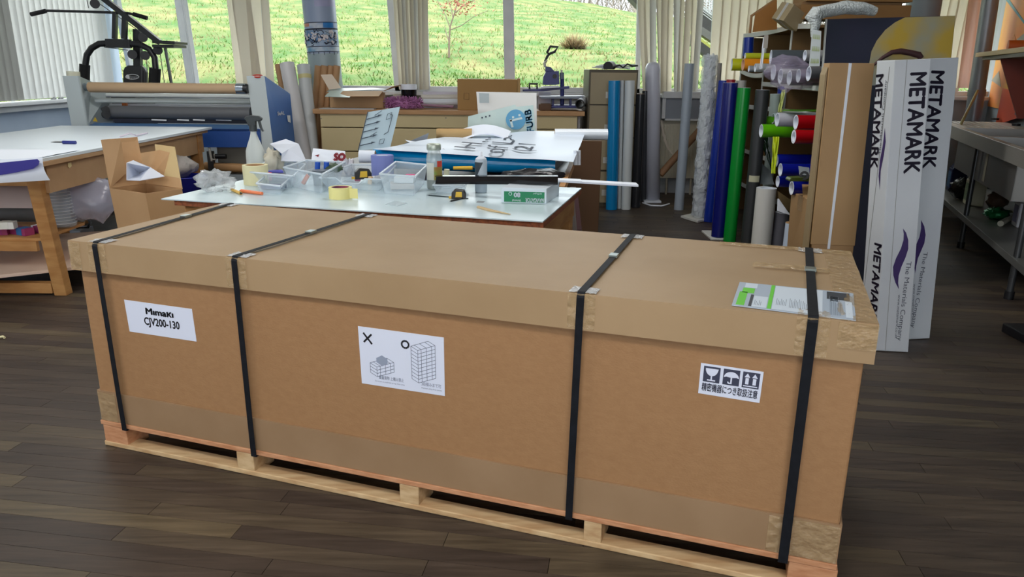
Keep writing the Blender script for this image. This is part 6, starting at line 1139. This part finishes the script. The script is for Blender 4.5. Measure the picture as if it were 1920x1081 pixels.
# small taped box on the floor and one behind
qf = [P(1502, 470, Y=5.0), P(1548, 470, Y=5.0)]
sbx = thing('taped_box', V(((qf[0].x + qf[1].x) / 2, 5.1, 0)), 'small squat cardboard box closed with shiny tape beside the tall brown box', 'box'); zt3 = P(1505, 372, Y=4.95).z
MB().hexa([V((qf[0].x - .02, 4.95, .0)), V((qf[1].x, 4.9, .0)), V((qf[1].x, 5.2, .0)), V((qf[0].x, 5.25, .0))], [V((qf[0].x - .02, 4.95, zt3)), V((qf[1].x, 4.9, zt3)), V((qf[1].x, 5.2, zt3)), V((qf[0].x - .02, 5.25, zt3))]).build('carton', M('box_tan', (170, 134, 92), .5), sbx, bevel=.004)
MB().bb((qf[0].x - .024, 5.02, zt3 - .1), (qf[1].x + .002, 5.1, zt3 + .002)).build('tape', clear, sbx); sheet([V((qf[0].x - .03, 5.0, zt3)), V((qf[1].x, 4.95, zt3 + .0)), V((qf[1].x, 5.08, zt3 + .07)), V((qf[0].x - .0, 5.12, zt3 + .07))], 'flap', M('box_tan'), {}, parent=sbx, th=.004, wob=.002)
sheet([P(1457, 395, Y=5.6), P(1482, 403, Y=5.6), P(1460, 372, Y=5.65), P(1458, 372, Y=5.65)], 'white_corner', paper, T('white sheet corner between the short rolls and the taped box', 'sheet'), wob=.002)
MB().prism([P(x, y, Y=5.7) for x, y in ((1459, 358), (1490, 380), (1486, 400), (1462, 384))], (0, .02, 0)).build('cardboard_flap', M('box_tan2', (128, 108, 70), .6), **T('brown card flap slanting behind the short rolls', 'card'))
# on top of the shelving
def TopAt(px, py): return SX(px, py)
lbx = thing('long_box', V((2.5, 5.7, 1.72)), 'long brown cardboard box lying on top of the shelving behind the poster', 'box')
qa_, qb_ = P(1495, 38, Y=6.2), P(1700, 36, Y=6.2)
MB().bb((qa_.x, 6.15, P(1500, 37, Y=6.2).z + .0), (qb_.x, 6.45, P(1500, 9, Y=6.2).z)).build('carton', M('box_long_brown', (150, 112, 64), .65, rgb2=(140, 102, 56), scale=2), lbx, bevel=.004); MB().bb((qa_.x + .02, 6.2, P(1500, 8.5, Y=6.2).z), (qb_.x - .05, 6.42, P(1500, 3.5, Y=6.2).z)).build('dark_gap', kbi, lbx); MB().bb((qa_.x + .04, 6.15, P(1500, 3, Y=6.2).z), (qb_.x, 6.45, P(1500, -20, Y=6.2).z)).build('upper_carton', M('box_long_brown'), lbx)
zl = P(1500, 37, Y=6.2).z
MB().bb((qa_.x, 6.2, .0), (qa_.x + .001, 6.2, .0)) if False else None
MB().bb((XS + .52, 6.12, 0), (3.2, 6.5, zl - .003)).build('tall_cabinet', M('cabinet_grey_brown', (120, 112, 100), .6), **T('plain cabinet behind the shelving carrying the long brown box', 'cabinet'))  # cabinet in one even grey brown
Rm = Matrix.Rotation(math.radians(30), 3, 'Y') @ Matrix.Rotation(math.radians(22), 3, 'Z')
tz = SX(1475, 52).z
tb2 = thing('small_box', P(1470, 45, Y=5.85), 'small cardboard box tipped on its corner on top of the shelving', 'box'); MB().box(P(1470, 31, Y=6.2) + V((.04, 0, -.0)), (.16, .15, .14), Rm).build('carton', M('box_taped_grey', (158, 142, 110), .55), tb2, bevel=.003); MB().box(P(1470, 31, Y=6.2) + V((.04, 0, 0)), (.162, .03, .142), Rm).build('tape', shine, tb2)
MB().box(V((2.34, SX(1450, 55).y, SX(1450, 56).z + .052)), (.08, .07, .09), Matrix.Rotation(.3, 3, 'Z')).build('green_box', M('mint_box', (108, 150, 122), .5), **T('small mint green carton on the shelf top below the tipped box', 'box'))
MB().box(V((2.30, SX(1433, 60).y, SX(1433, 60).z + .02)), (.12, .10, .03), Matrix.Rotation(.4, 3, 'Z')).build('pink_papers', M('pink_papers', (224, 128, 124), .6), **T('pink leaflets lying on the shelf top beside the mint carton', 'papers'))
MB().prism([P(x, y, Y=6.6) for x, y in ((1412, 60), (1417, 26), (1455, 0), (1457, -20), (1457, 55))], (0, .02, 0)).build('plywood_offcut', M('ply_orange', (164, 112, 52), .6), bevel=.002, **T('orange brown plywood board with a slanted top on the shelving', 'board'))
MB().tube([P(1406, 62, Y=6.62), P(1409, 30, Y=6.62), P(1450, 2, Y=6.62), P(1470, -14, Y=6.62)], .012, 6).build('thin_frame', M('frame_brown', (150, 110, 66), .6), **T('thin brown frame edge leaning beside the slanted plywood board', 'frame'))
# ================================================================ poster board
q = [P(1520, 420, Y=4.80), P(1752, 420, Y=4.80), P(1791.5, 29.5, Y=4.94), P(1548.5, 36, Y=4.94)]; q[2] = PP(1791.5, 29.5, q[0], (q[1] - q[0]).cross(q[3] - q[0]).normalized())
for i, j in ((0, 3), (1, 2)): q[i] = q[i] + (q[i] - q[j]) * ((q[i].z - .003) / (q[j].z - q[i].z))
po = thing('picture_board', q[0], 'large picture board of a lemon on dark purple leaning against the shelving', 'picture')
def pb(s, t, k=0): return q[0].lerp(q[1], s).lerp(q[3].lerp(q[2], s), t) + V((0, -k, 0))
MB().prism([pb(0, 0), pb(1, 0), pb(1, 1), pb(0, 1)], (0, .012, 0)).build('board', M('poster_dark', (44, 40, 62), .35, rgb2=(34, 42, 58), scale=2), po)
MB().prism([pb(0, 0, .001), pb(.012, 0, .001), pb(.012, 1, .001), pb(0, 1, .001)], (0, .012, 0)).build('white_edge', she, po)
lem = M('poster_lemon', (190, 160, 62), .4, rgb2=(150, 158, 150), scale=2.0, pos=(.42, .6))
def pz(x, y, k=.0015): return PP(x, y, q[0] + V((0, -k, 0)), (q[1] - q[0]).cross(q[3] - q[0]).normalized())
MB().prism([pz(x, y) for x, y in ((1697, 32.5), (1791, 30), (1778, 160), (1632, 160), (1630, 118), (1634, 96), (1644, 76), (1660, 56), (1678, 42))], (0, .0005, 0)).build('lemon', lem, po)
mb = MB(); mb.tube([pz(x, y, .003) for x, y in ((1638, 122), (1655, 108), (1672, 98), (1688, 96), (1706, 99), (1722, 103), (1727, 109))], [.008, .012, .016, .02, .02, .022, .018], 6)
for v_ in mb.v: v_.y = v_.y
mb.build('vanilla_pod', M('pod_brown', (66, 38, 40), .5), po)
px4 = [((1527, 264), (1534, 264), (1533, 279), (1526, 276), (196, 96, 40)), ((1524, 276), (1533, 280), (1531, 293), (1523, 290), (70, 150, 180)), ((1523, 290), (1531, 293), (1521, 420), (1512, 420), (20, 66, 150))]
for i, t_4 in enumerate(px4): MB().prism([pz(x + 2, y) for x, y in t_4[:4]], (0, .0005, 0)).build(('orange_patch', 'turquoise_patch', 'blue_patch')[i], M('poster_patch_%d' % i, t_4[4], .4), po)
# bubble wrap over the board's corner + label strip
bwr = thing('bubble_wrap_roll', P(1580, 28, Y=4.95), 'roll of bubble wrap draped over the top corner of the lemon picture board', 'bubble wrap')
bwm = M('bubble_wrap_roll', (206, 214, 214), .35, alpha=.88, bump=1, scale=90)
mb = MB()
def bf_(u, v):
    c = [P(1524, 70, Y=4.9), P(1530, 45, Y=4.9), P(1526, 28, Y=4.92), P(1552, 20, Y=4.94), P(1585, 14, Y=4.95), P(1620, 16, Y=4.95), P(1641, 22, Y=4.95)]
    f = v * (len(c) - 1); i = min(len(c) - 2, int(f)); f -= i; p = c[i].lerp(c[i + 1], f); r = (.012, .03, .045, .038, .04, .035, .028)[i] * (1 - f) + (.012, .03, .045, .038, .04, .035, .028)[i + 1] * f
    d = (c[i + 1] - c[i]).normalized(); n1 = d.cross(V((0, 1, 0))).normalized(); a = u * 6.2832; r *= 1 + .25 * noise.noise(V((math.cos(a) * 2, math.sin(a) * 2, v * 8)))
    return p + n1 * math.cos(a) * r + V((0, 1, 0)) * math.sin(a) * r * 1.1
mb.grid(bf_, 18, 40); mb.build('wrap', bwm, bwr)
ls = thing('label_strip', P(1529, 123, Y=4.84), 'pale label strip with rows of small green marks hanging from the bubble wrap', 'label strip')
st = [P(1517, 124, Y=4.84), P(1537, 124, Y=4.84), P(1540, 58, Y=4.86), P(1523, 55, Y=4.86)]
MB().prism(st, (0, .002, 0)).build('strip', M('strip_pale', (214, 222, 222), .5), ls)
mb = MB()
for r_i in range(3):
    for k in range(7):
        s, t = .12 + .115 * k, (.08, .42, .75)[r_i]; g = lambda a, b: st[0].lerp(st[1], a).lerp(st[3].lerp(st[2], a), b) + V((0, -.001, 0)); mb.add([g(s, t), g(s + .07, t), g(s + .05, t + .13), g(s + .02, t + .13)], [(0, 1, 2, 3)])
mb.build('green_marks', M('mark_green', (168, 186, 90), .6), ls)
# ================================================================ tall brown box with a white strap
Yb0 = 4.05
A = [P(1520, 458, Y=Yb0), P(1603, 461, Y=Yb0 - .05), P(1640, 118.5, Y=Yb0), P(1555.5, 118, Y=Yb0 + .05)]; A[2] = PP(1640, 118.5, A[0], (A[1] - A[0]).cross(A[3] - A[0]).normalized())
br = thing('tall_box', V((A[0].x, Yb0, 0)), 'tall plain brown cardboard box with a narrow white strap, leaning beside the white cartons', 'box')
def ext(a, b, z): return a + (a - b) * ((a.z - z) / (b.z - a.z))
B0, B1 = ext(A[0], A[3], .002), ext(A[1], A[2], .002); dv = V((.02, .13, 0))
tk = M('tall_box_kraft', (178, 142, 96), .6, rgb2=(168, 132, 88), scale=2)
MB().hexa([A[0], A[1], A[1] + dv, A[0] + dv], [A[3], A[2], A[2] + dv, A[3] + dv]).build('carton', tk, br, bevel=.003)
inn = lambda p, q_: p.lerp(q_, .03)
MB().hexa([inn(B0, B1), inn(B1, B0), inn(B1, B0) + dv, inn(B0, B1) + dv], [inn(A[0], A[1]), inn(A[1], A[0]), inn(A[1], A[0]) + dv, inn(A[0], A[1]) + dv]).build('carton_base', M('tall_box_base', (160, 124, 82), .6), br)
w0, w1 = A[3].lerp(A[2], .43), A[3].lerp(A[2], .49); s0, s1_ = PP(1551, 466, A[0], (A[1] - A[0]).cross(A[3] - A[0]).normalized()), PP(1555.5, 466, A[0], (A[1] - A[0]).cross(A[3] - A[0]).normalized())
e_ = V((0, -.004, 0)); MB().hexa([s0 + e_, s1_ + e_, s1_ - e_ * .2, s0 - e_ * .2], [w0 + e_, w1 + e_, w1 - e_ * .2, w0 - e_ * .2]).build('white_strap', paper, br)
# flat cartons stacked on edge beside it
MB().hexa([B0 + dv * .1 + V((-.016, 0, 0)), B0 + dv * .1 + V((-.006, 0, 0)), B0 + dv + V((-.006, 0, 0)), B0 + dv + V((-.016, 0, 0))], [p + V((0, .0, 0)) for p in (A[3] + dv * .1 + V((-.012, 0, -.06)), A[3] + dv * .1 + V((-.003, 0, -.02)), A[3] + dv + V((-.003, 0, -.02)), A[3] + dv + V((-.012, 0, -.06)))]).build('flat_carton', M('flat_carton', (150, 128, 92), .6), **T('flattened carton edge standing beside the tall plain brown box', 'carton'))
# ================================================================ white printed cartons
wc = M('white_carton', (206, 210, 214), .45, rgb2=(196, 200, 206), scale=2); wcs = M('white_carton_edge', (150, 150, 146), .5); pk = M('carton_ink', (30, 20, 50), .5); pkp = M('carton_purple', (52, 28, 92), .5); gy_ = M('carton_grey_ink', (78, 82, 96), .5)
def carton(FL, FR, TL, TR, side, label, Yb, texts):
    t = thing('printed_carton', FL, label, 'carton')
    n = (FR - FL).cross(TL - FL).normalized(); n = n if n.y < 0 else -n
    MB().hexa([FL, FR, FR + side, FL + side], [TL, TR, TR + side, TL + side]).build('carton', wc, t, bevel=.003)
    return t, n
FL, FR = P(1641.5, 657, z=.003), P(1703, 660, z=.003); TL = P(1678, 113, Y=3.66); TR = PP(1746, 110.5, FL, (FR - FL).cross(TL - FL).normalized())
sd = V((-.005, .17, 0))
ca, na = carton(FL, FR, TL, TR, sd, 'nearer of two tall white printed cartons, with printing on its side face too', 3.5, 0)
def on_face(px, py, o, n, k=.0012): return PP(px, py, o + n * k, n)
def vtext(s, a, b, hpx, face, mt, par, bold=.03, flipd=False, wd=None):   # text running from px a down to px b; hpx = glyph height in px
    o, n = face; A1, B1 = on_face(a[0], a[1], o, n), on_face(b[0], b[1], o, n); xd = (B1 - A1).normalized(); yd = n.cross(xd).normalized(); h = LEN(hpx, A1.y)
    return text(s, A1, xd, yd, h, mt, par, wid=(B1 - A1).length, bold=bold)
fa = (FL, na)
vtext('METAMARK', (1708, 137), (1695, 325), 27, fa, pk, ca, .02); 
vtext('The Materials Company', (1700, 490), (1682, 638), 9, fa, gy_, ca, .005); vtext('www.metamark.co.uk', (1684, 552), (1678, 634), 5, fa, gy_, ca, 0)
MB().tube([on_face(x, y, FL, na, .0004) for x, y in ((1701, 112), (1683, 330), (1660, 656))], .0012, 4).build('flap_joint', wcs, ca)
MB().prism([on_face(x, y, FL, na, .001) for x, y in ((1693, 428), (1699, 436), (1703, 450), (1703, 466), (1698, 482), (1690, 500), (1685, 516), (1684, 530), (1685.5, 542), (1679, 530), (1675, 516), (1674.5, 500), (1680, 484), (1689, 466), (1694, 450), (1694.5, 438))], na * .0004).build('swoosh', pkp, ca)
ns_ = (TL - FL).cross(sd).normalized(); ns_ = ns_ if ns_.x < 0 else -ns_; fs = (FL, ns_)
def stext(s, a, b, hpx, mt, bold, rev=False):
    A1, B1 = on_face(a[0], a[1], FL, ns_), on_face(b[0], b[1], FL, ns_); xd = (B1 - A1).normalized(); yd = ns_.cross(xd).normalized(); text(s, A1, xd, yd, hpx, mt, ca, wid=(B1 - A1).length, bold=bold)
stext('METAMARK', (1643, 141), (1632, 315), .07, pk, .018); stext('METAMARK', (1645, 372) if False else (1640, 455), (1630, 600), .07, pk, .018)
stext('The Materials Company', (1651, 290), (1663, 150), .022, gy_, 0)
MB().prism([on_face(x, y, FL, ns_, .001) for x, y in ((1659, 240), (1660.5, 265), (1657, 290), (1651, 320), (1649.5, 355), (1647.5, 330), (1650, 300), (1655, 275), (1657.5, 255))], ns_ * .0004).build('swoosh', pkp, ca)
MB().tube([on_face(1668, 125, FL, ns_, .001), on_face(1618, 560, FL, ns_, .001)], .0015, 4).build('flap_joint', wcs, ca)
FL2, FR2 = P(1688, 637, z=.003), P(1743, 634, z=.003); d_ = .0
TL2 = P(1735, 110, Y=3.9); TR2 = PP(1798, 107.5, FL2, (FR2 - FL2).cross(TL2 - FL2).normalized())
cb_, nb2 = carton(FL2, FR2, TL2, TR2, V((.03, .17, 0)), 'farther of two tall white printed cartons, partly hidden by the nearer one', 3.7, 0)
fb = (FL2, nb2)
vtext('METAMARK', (1747, 133), (1730, 315), 26, fb, pk, cb_, .02); vtext('The Materials Company', (1732, 472), (1708, 614), 9, fb, gy_, cb_, .005); vtext('www.metamark.co.uk', (1713, 532), (1708, 612), 5, fb, gy_, cb_, 0)
MB().prism([on_face(x, y, FL2, nb2, .001) for x, y in ((1727, 412), (1733, 424), (1735.5, 440), (1733, 456), (1727, 470), (1721, 484), (1718, 498), (1716, 512), (1714, 496), (1713, 476), (1717, 460), (1724, 444), (1727, 428))], nb2 * .0004).build('swoosh', pkp, cb_)
MB().bb(V((P(1742, 592, z=0).x, 4.3, 0)), V((P(1755, 592, z=0).x, 4.5, .03))).build('brown_offcut', M('floor_offcut', (104, 84, 56), .7), **T('small brown card offcut on the floor behind the white cartons', 'card'))
# ================================================================ steel sink unit along the right wall
SD = V((P(1920, 283, z=.9) - P(1790, 238, z=.9))); SD.z = 0; SDn = SD.normalized(); SN = V((-SDn.y, SDn.x, 0)); SN = SN if SN.x > 0 else -SN
s0_ = P(1785, 236.5, z=.9); s0_.z = 0
def K(u, v, z=0): return s0_ + SDn * u + SN * v + UZ * z
def KU(px, py, z=.266): p = P(px, py, z=z) - s0_; return p.dot(SDn), p.dot(SN)
def kbox(mb, u0, u1, v0, v1, z0, z1):
    q_ = [(u0, v0), (u1, v0), (u1, v1), (u0, v1)]; return mb.hexa([K(a, b, z0) for a, b in q_], [K(a, b, z1) for a, b in q_])
sk = thing('sink_unit', K(1.3, .3), 'stainless steel catering sink with two bowls and a lower shelf along the mural wall', 'sink')
def kb_(nm, mt, *a, bev=0, par=None): mb = MB(); kbox(mb, *a); return mb.build(nm, mt, par or sk, bevel=bev)
UL = 2.75
kb_('front_apron', steel, 0, UL, 0, .012, .80, .90, bev=.002); kb_('front_lip', steel, 0, UL, 0, .05, .895, .905, bev=.002); kb_('drainer_top', steel, -.9, .1, .05, .62, .885, .897); kb_('rear_deck', steel, .1, UL, .54, .62, .885, .897); kb_('upstand', steel, .0, UL, .61, .622, .897, 1.02, bev=.002)
kb_('front_lip', steel, -.9, 0, 0, .05, .895, .905); kb_('front_apron', steel, -.9, 0, 0, .012, .80, .90)
for k in range(7): kb_('drainer_rib', steel, -.85, .05, .10 + .06 * k, .112 + .06 * k, .897, .902)
for u0 in (.1, 1.08):
    bw_ = .92; b_o = bpy.data.objects.new('bowl', None); COL.objects.link(b_o); b_o.parent = sk
    for nm, a in (('bowl_wall', (u0, u0 + bw_, .05, .056, .56, .897)), ('bowl_wall', (u0, u0 + bw_, .534, .54, .56, .897)), ('bowl_wall', (u0, u0 + .006, .05, .54, .56, .897)), ('bowl_wall', (u0 + bw_ - .006, u0 + bw_, .05, .54, .56, .897)), ('bowl_floor', (u0, u0 + bw_, .05, .54, .555, .561))): kb_(nm, M('bowl_steel', (150, 148, 144), .35, metal=.7), *a, par=b_o)
kb_('bowl_bridge', steel, 1.02, 1.08, .05, .54, .88, .897)
for u in (-.85, KU(1824, 466, 0)[0], KU(1824, 466, 0)[0] + 1.5):
    for v in (.05, .56):
        a, b = K(u, v, .05), K(u, v, .80); lg_ = MB().cyl(a, b, .02, n=14).build('leg', dks, sk); MB().cyl(K(u, v, 0), K(u, v, .05), .028, n=14).build('foot', blk_, lg_)
kb_('lower_shelf', M('shelf_steel', (140, 140, 136), .4, metal=.6), -.9, UL, .03, .58, .255, .265); kb_('shelf_lip', M('shelf_steel'), -.9, UL, .02, .032, .225, .27, bev=.002)
for u, v in (KU(1866, 224, .9), KU(1905, 235, .9)): MB().cyl(K(u, v, .897), K(u, v, .915), .035, n=14).build('black_plug', blk_, sk); 
MB().tube([K(1.25, .58, .9), K(1.25, .58, 1.06), K(1.25, .50, 1.10), K(1.25, .42, 1.07)], .012, 10).build('tap', steel, sk)
kb_('bench_tape', M('cream_tape2', (200, 190, 160), .6), KU(1897, 300, .74)[0], KU(1897, 300, .74)[0] + .06, .046, .048, .58, .80)
# under-sink things
def jug(u, v, h, w_, d_, mt, label, lab_mt=None, nm='jug', z0=.266, cap=None):
    t = thing(nm, K(u, v, z0), label, 'container'); mb = MB(); hw, hd = w_ / 2, d_ / 2
    b0 = [K(u + a, v + b, z0) for a, b in ((-hw, -hd), (hw, -hd), (hw, hd), (-hw, hd))]; m0 = [p + UZ * h * .72 for p in b0]; t0 = [K(u + a, v + b, z0 + h * .92) for a, b in ((-hw * .35, -hd * .45), (hw * .35, -hd * .45), (hw * .35, hd * .45), (-hw * .35, hd * .45))]
    mb.hexa(b0, m0); mb.hexa(m0, t0); mb.build('jug_body', mt, t, bevel=.012); MB().cyl(K(u, v, z0 + h * .9), K(u, v, z0 + h), w_ * .16, n=14).build('cap', cap or mt, t)
    if lab_mt: mb = MB(); kbox(mb, u - hw * .7, u + hw * .7, v - hd - .002, v - hd - .0005, z0 + h * .14, z0 + h * .62); mb.build('label', lab_mt, t)
    return t
jug(*KU(1824, 384), .30, .17, .13, M('jug_cream', (196, 192, 160), .45), 'cream plastic jug with a green edged label on the lower sink shelf', M('jug_label', (150, 160, 130), .5, rgb2=(70, 110, 70), scale=20))
jug(*KU(1790, 358), .30, .19, .13, M('jug_blue', (20, 30, 80), .35), 'dark blue container with a pale blue label on the lower sink shelf', M('jug_label_blue', (70, 110, 160), .5, rgb2=(110, 140, 170), scale=30), nm='blue_container', cap=M('cap_red', (140, 40, 50), .4))
jug(*KU(1917, 425), .26, .15, .12, M('jug_white', (206, 204, 208), .4), 'white jug at the frame edge end of the lower sink shelf', M('jug_label_lilac', (120, 116, 150), .5))
bp2 = P(1868, 405, z=.29); blob(bp2.x, bp2.y, .31, .085, .085, .045, M('green_foil', (16, 110, 60), .2, metal=.4, bump=.8, scale=30), 'foil_packet', T('shiny green foil packet on the lower sink shelf behind the leg', 'packet'), amp=.4, zmin=.267)
bp2 = P(1872, 372, z=.36); blob(bp2.x, bp2.y, .345, .08, .07, .08, M('brown_bag', (90, 66, 50), .5, bump=.5, scale=20), 'brown_bag', T('dark brown bag with a red mark behind the green foil packet', 'bag'), amp=.35, zmin=.267)
MB().tube([P(x, y, z=.29) for x, y in ((1876, 419), (1888, 412), (1900, 407), (1905, 398), (1892, 396), (1884, 402))], [.022, .02, .018, .016, .016, .014], 8).build('white_hose', M('hose_white', (180, 178, 160), .5), **T('coiled off-white hose end on the lower sink shelf', 'hose'))
bp2 = P(1806, 345, z=.4); blob(bp2.x, bp2.y, .36, .10, .10, .09, M('dark_bag', (20, 22, 26), .25, bump=.6, scale=16), 'black_bag', T('glossy black bag between the blue container and cream jug', 'bag'), amp=.35, zmin=.267)
# broom handle, wall shelf, floor foot at the frame edge
MB().tube([P(1793, 262, Y=6.9), P(1800, 236, Y=6.95), P(1829, 178, Y=7.9), P(1833, 170, Y=8.05)], .013, 8).build('broom_handle', M('handle_yellow', (190, 176, 120), .5), **T('pale yellow broom handle leaning behind the sink drainer', 'broom'))
a = WR(1829, 106, .0); wsh = thing('wall_shelf', WR(1880, 110, 0), 'pale timber wall shelf on a red brown bracket above the sink', 'shelf')
Yw = 6.9; wz = P(1850, 100.5, Y=Yw).z; a1, a2 = P(1828, 103, Y=Yw), P(1960, 103, Y=5.6); off = (a2 - a1)
sh_d = V((.33, 0, 0))
c1 = PP(1829, 103, V((5.27, 8.6, 0)) - RN * .36, RN); c2 = c1 - RD * 2.2
MB().hexa([p + UZ * -.02 for p in (c1, c2, c2 + RN * .34, c1 + RN * .34)], [p + UZ * .02 for p in (c1, c2, c2 + RN * .34, c1 + RN * .34)]).build('board', M('shelf_beech', (202, 172, 120), .5), wsh, bevel=.003)
MB().hexa([p + UZ * -.05 for p in (c1 - RD * .15 + RN * .04, c2, c2 + RN * .30, c1 - RD * .15 + RN * .30)], [p + UZ * -.021 for p in (c1 - RD * .15 + RN * .04, c2, c2 + RN * .30, c1 - RD * .15 + RN * .30)]).build('under_rail', M('rail_grey', (96, 88, 80), .6), wsh)
m_ = c1 - RD * .95; MB().hexa([m_ + RN * .26 - UZ * .55, m_ + RN * .345 - UZ * .55, m_ + RN * .345 - RD * .03 - UZ * .55, m_ + RN * .26 - RD * .03 - UZ * .55], [m_ + RN * .05 - UZ * .05, m_ + RN * .345 - UZ * .05, m_ + RN * .345 - RD * .03 - UZ * .05, m_ + RN * .05 - RD * .03 - UZ * .05]).build('bracket', M('bracket_red', (130, 46, 24), .5), wsh)
m_ = c1 - RD * .62 + RN * .15 + UZ * .021; MB().cyl(m_ + UZ * .045, m_ + UZ * .045 + RN * .15, .05, n=20).build('orange_roll', M('orange_dull', (196, 96, 34), .5), **T('small dull orange roll lying on the wall shelf', 'roll'))
ft2 = P(1912, 640, z=0); MB().bb((ft2.x - .0, ft2.y - .05, 0), (ft2.x + .3, ft2.y + .16, .05)).build('black_block', blk_, bevel=.006, **T('black block at the photo edge on the floor past the white cartons', 'block'))
fm_ = P(4, 634, z=.004); MB().tube([fm_ + V((-.05, -.02, .004)), fm_ + V((0, .01, .006)), fm_ + V((.012, .0, .004))], .007, 6).build('cream_scrap', M('cream_scrap', (222, 214, 170), .5), **T('small cream scrap on the dark floor at the photo edge', 'scrap'))
# ================================================================ tubes between the laminator and the drawer unit
def ltube(top, bot, w, Yb, Yt, mt, nm, label, core=paper, z0=.003, ri=.8):
    b, t = P(bot[0], bot[1], Y=Yb), P(top[0], top[1], Y=Yt); 
    if z0 is not None: b = b + (b - t) * ((b.z - z0) / (t.z - b.z))
    r = LEN(w, Yt); return MB().pipe(b, t, r, r * ri, 28, core).build(nm, mt, base=b, **T(label, 'tube')), b, t, r
wtm = M('paper_tube_white', (214, 212, 214), .4); brt = M('tube_kraft_light', (176, 136, 98), .6)
ltube((538, 119), (572, 300), 13, 7.75, 7.95, wtm, 'paper_tube', 'wide white paper roll leaning between the laminator and the drawer unit')
t2, b2_, t2t, r2 = ltube((569, 122), (588, 300), 11.5, 7.85, 8.05, M('paper_tube_grey', (196, 200, 202), .4), 'paper_tube', 'white roll with a yellow tape band next to the brown tubes')
c_ = t2t.lerp(b2_, .07); c2_ = t2t.lerp(b2_, .10); MB().cyl(c2_, c_, r2 + .002, n=28, caps=False).build('yellow_band', M('band_yellow', (206, 196, 140), .5), t2)
ltube((520, 121), (552, 300), 4.5, 7.95, 8.15, brt, 'cardboard_tube', 'slim brown tube behind the wide white leaning roll', core=kb)
for i, (xt, xb, w_, yy, lb) in enumerate(((597, 588, 6.4, 8.225, 'brown tube leaning nearest the white rolls'), (609, 598, 6.4, 8.225, 'brown tube leaning second from the white rolls'), (620.5, 609, 5.2, 8.22, 'narrow brown tube leaning between its wider neighbours'), (632, 620, 6.2, 8.225, 'brown tube leaning closest to the pale raised flap'))):
    t = P(xt, 123, Y=yy); b = P(xb, 240, Y=yy); b = b + (b - t) * ((b.z - .003) / (t.z - b.z)); MB().pipe(b, t, LEN(w_, yy), LEN(w_ * .7, yy), 22, kbi).build('cardboard_tube', brt, base=b, **T(lb, 'tube'))
# tall printed roll standing on the drawer unit
pt, pb_ = P(597, 0, Y=8.42), P(613, 165, Y=8.42); d = (pt - pb_) / (pt.z - pb_.z); b0 = pb_ + d * (.002 - pb_.z); t0 = pb_ + d * (2.5 - pb_.z)
pr_ = thing('printed_roll', b0, 'fat pale blue printed roll with a comic style band, standing behind the drawer unit', 'roll'); rr = LEN(28.5, 8.43)
MB().pipe(b0, t0, rr, rr * .9, 40, paper).build('roll_body', M('print_pale_blue', (150, 164, 190), .35), pr_)
axd = (t0 - b0).normalized(); u_v = V((1, 0, 0)); w_v = axd.cross(u_v).normalized(); u_v = w_v.cross(axd)
def cyb(a, z_, k=.001): p = b0 + axd * ((z_ - b0.z) / axd.z); return p + (u_v * math.cos(a) + w_v * math.sin(a)) * (rr + k)
sg = 1 if cyb(math.pi / 2, 1.5).y < cyb(-math.pi / 2, 1.5).y else -1
def zpx(y): return P(600, y, Y=8.26).z
def band(y0, y1, mt, nm, a0=.0, a1=math.pi, k=.001):
    z0_, z1_ = zpx(y1), zpx(y0); MB().grid(lambda u, v: cyb(sg * (a1 + (a0 - a1) * u), z0_ + (z1_ - z0_) * v, k), 24, 2).build(nm, mt, pr_)
band(55, 86, M('print_blue', (86, 128, 176), .4, rgb2=(170, 184, 200), scale=9), 'comic_band'); band(42, 53, M('print_strip', (190, 196, 206), .4, rgb2=(80, 126, 184), scale=7), 'top_strip'); band(88, 96, M('print_strip2', (96, 150, 190), .4, rgb2=(196, 202, 210), scale=10), 'lower_strip')
band(42.5, 52, M('strip_blue', (40, 120, 190), .4), 'blue_block', .5, 1.2, .0015); band(43, 49, M('strip_orange', (196, 130, 110), .4), 'orange_block', 2.1, 2.7, .0015); band(100, 240, M('print_grey', (150, 166, 172), .35), 'blank_end')
mb = MB(); R3 = random.Random(3)
for i in range(46):                                   # loose scribbled strokes, no figure
    a, y = R3.uniform(.15, 3.0), R3.uniform(58, 84); pts = []
    for k in range(5): pts.append(cyb(sg * a, zpx(y), .003)); a += R3.uniform(-.12, .16); y = min(85, max(56, y + R3.uniform(-5, 5)))
    mb.tube(pts, R3.uniform(.0025, .0055), 4)
mb.build('ink_strokes', M('comic_ink', (34, 40, 60), .5), pr_)
mb = MB()
for i in range(30):
    a, y = R3.uniform(.25, 2.9), R3.uniform(60, 80); pts = []
    for k in range(4): pts.append(cyb(sg * a, zpx(y), .0025)); a += R3.uniform(-.1, .14); y = min(84, max(57, y + R3.uniform(-4, 4)))
    mb.tube(pts, R3.uniform(.007, .013), 5)
mb.build('pale_strokes', M('comic_pale', (224, 216, 218), .5), pr_)
mb = MB()
for yb in (42, 53.5, 55, 87, 97): mb.tube([cyb(sg * (math.pi * k / 20), zpx(yb), .002) for k in range(21)], .0035, 4)
for i in range(8): a = .3 + .33 * i; mb.tube([cyb(sg * a, zpx(97), .002), cyb(sg * a, zpx(101 + 2 * (i % 2)), .002)], .003, 4)
mb.build('border_lines', M('comic_ink'), pr_)
band(-20, 12, M('print_lilac', (138, 134, 176), .35, rgb2=(170, 172, 204), scale=3), 'lilac_shape', .1, 1.6)
# small window and wall bits
for x, y in ((98, 181), (112, 182)): 
    p = P(x, y, x=-4.88); MB().cyl(V((-4.89, p.y, .996)), V((-4.89, p.y + .07, 1.006)), .012, n=8).build('blind_weight', dks, base=p, **T('small dark blind clip lying on the window sill' if x < 100 else 'dark blind clip on the sill, nearer the laminator', 'clip'))
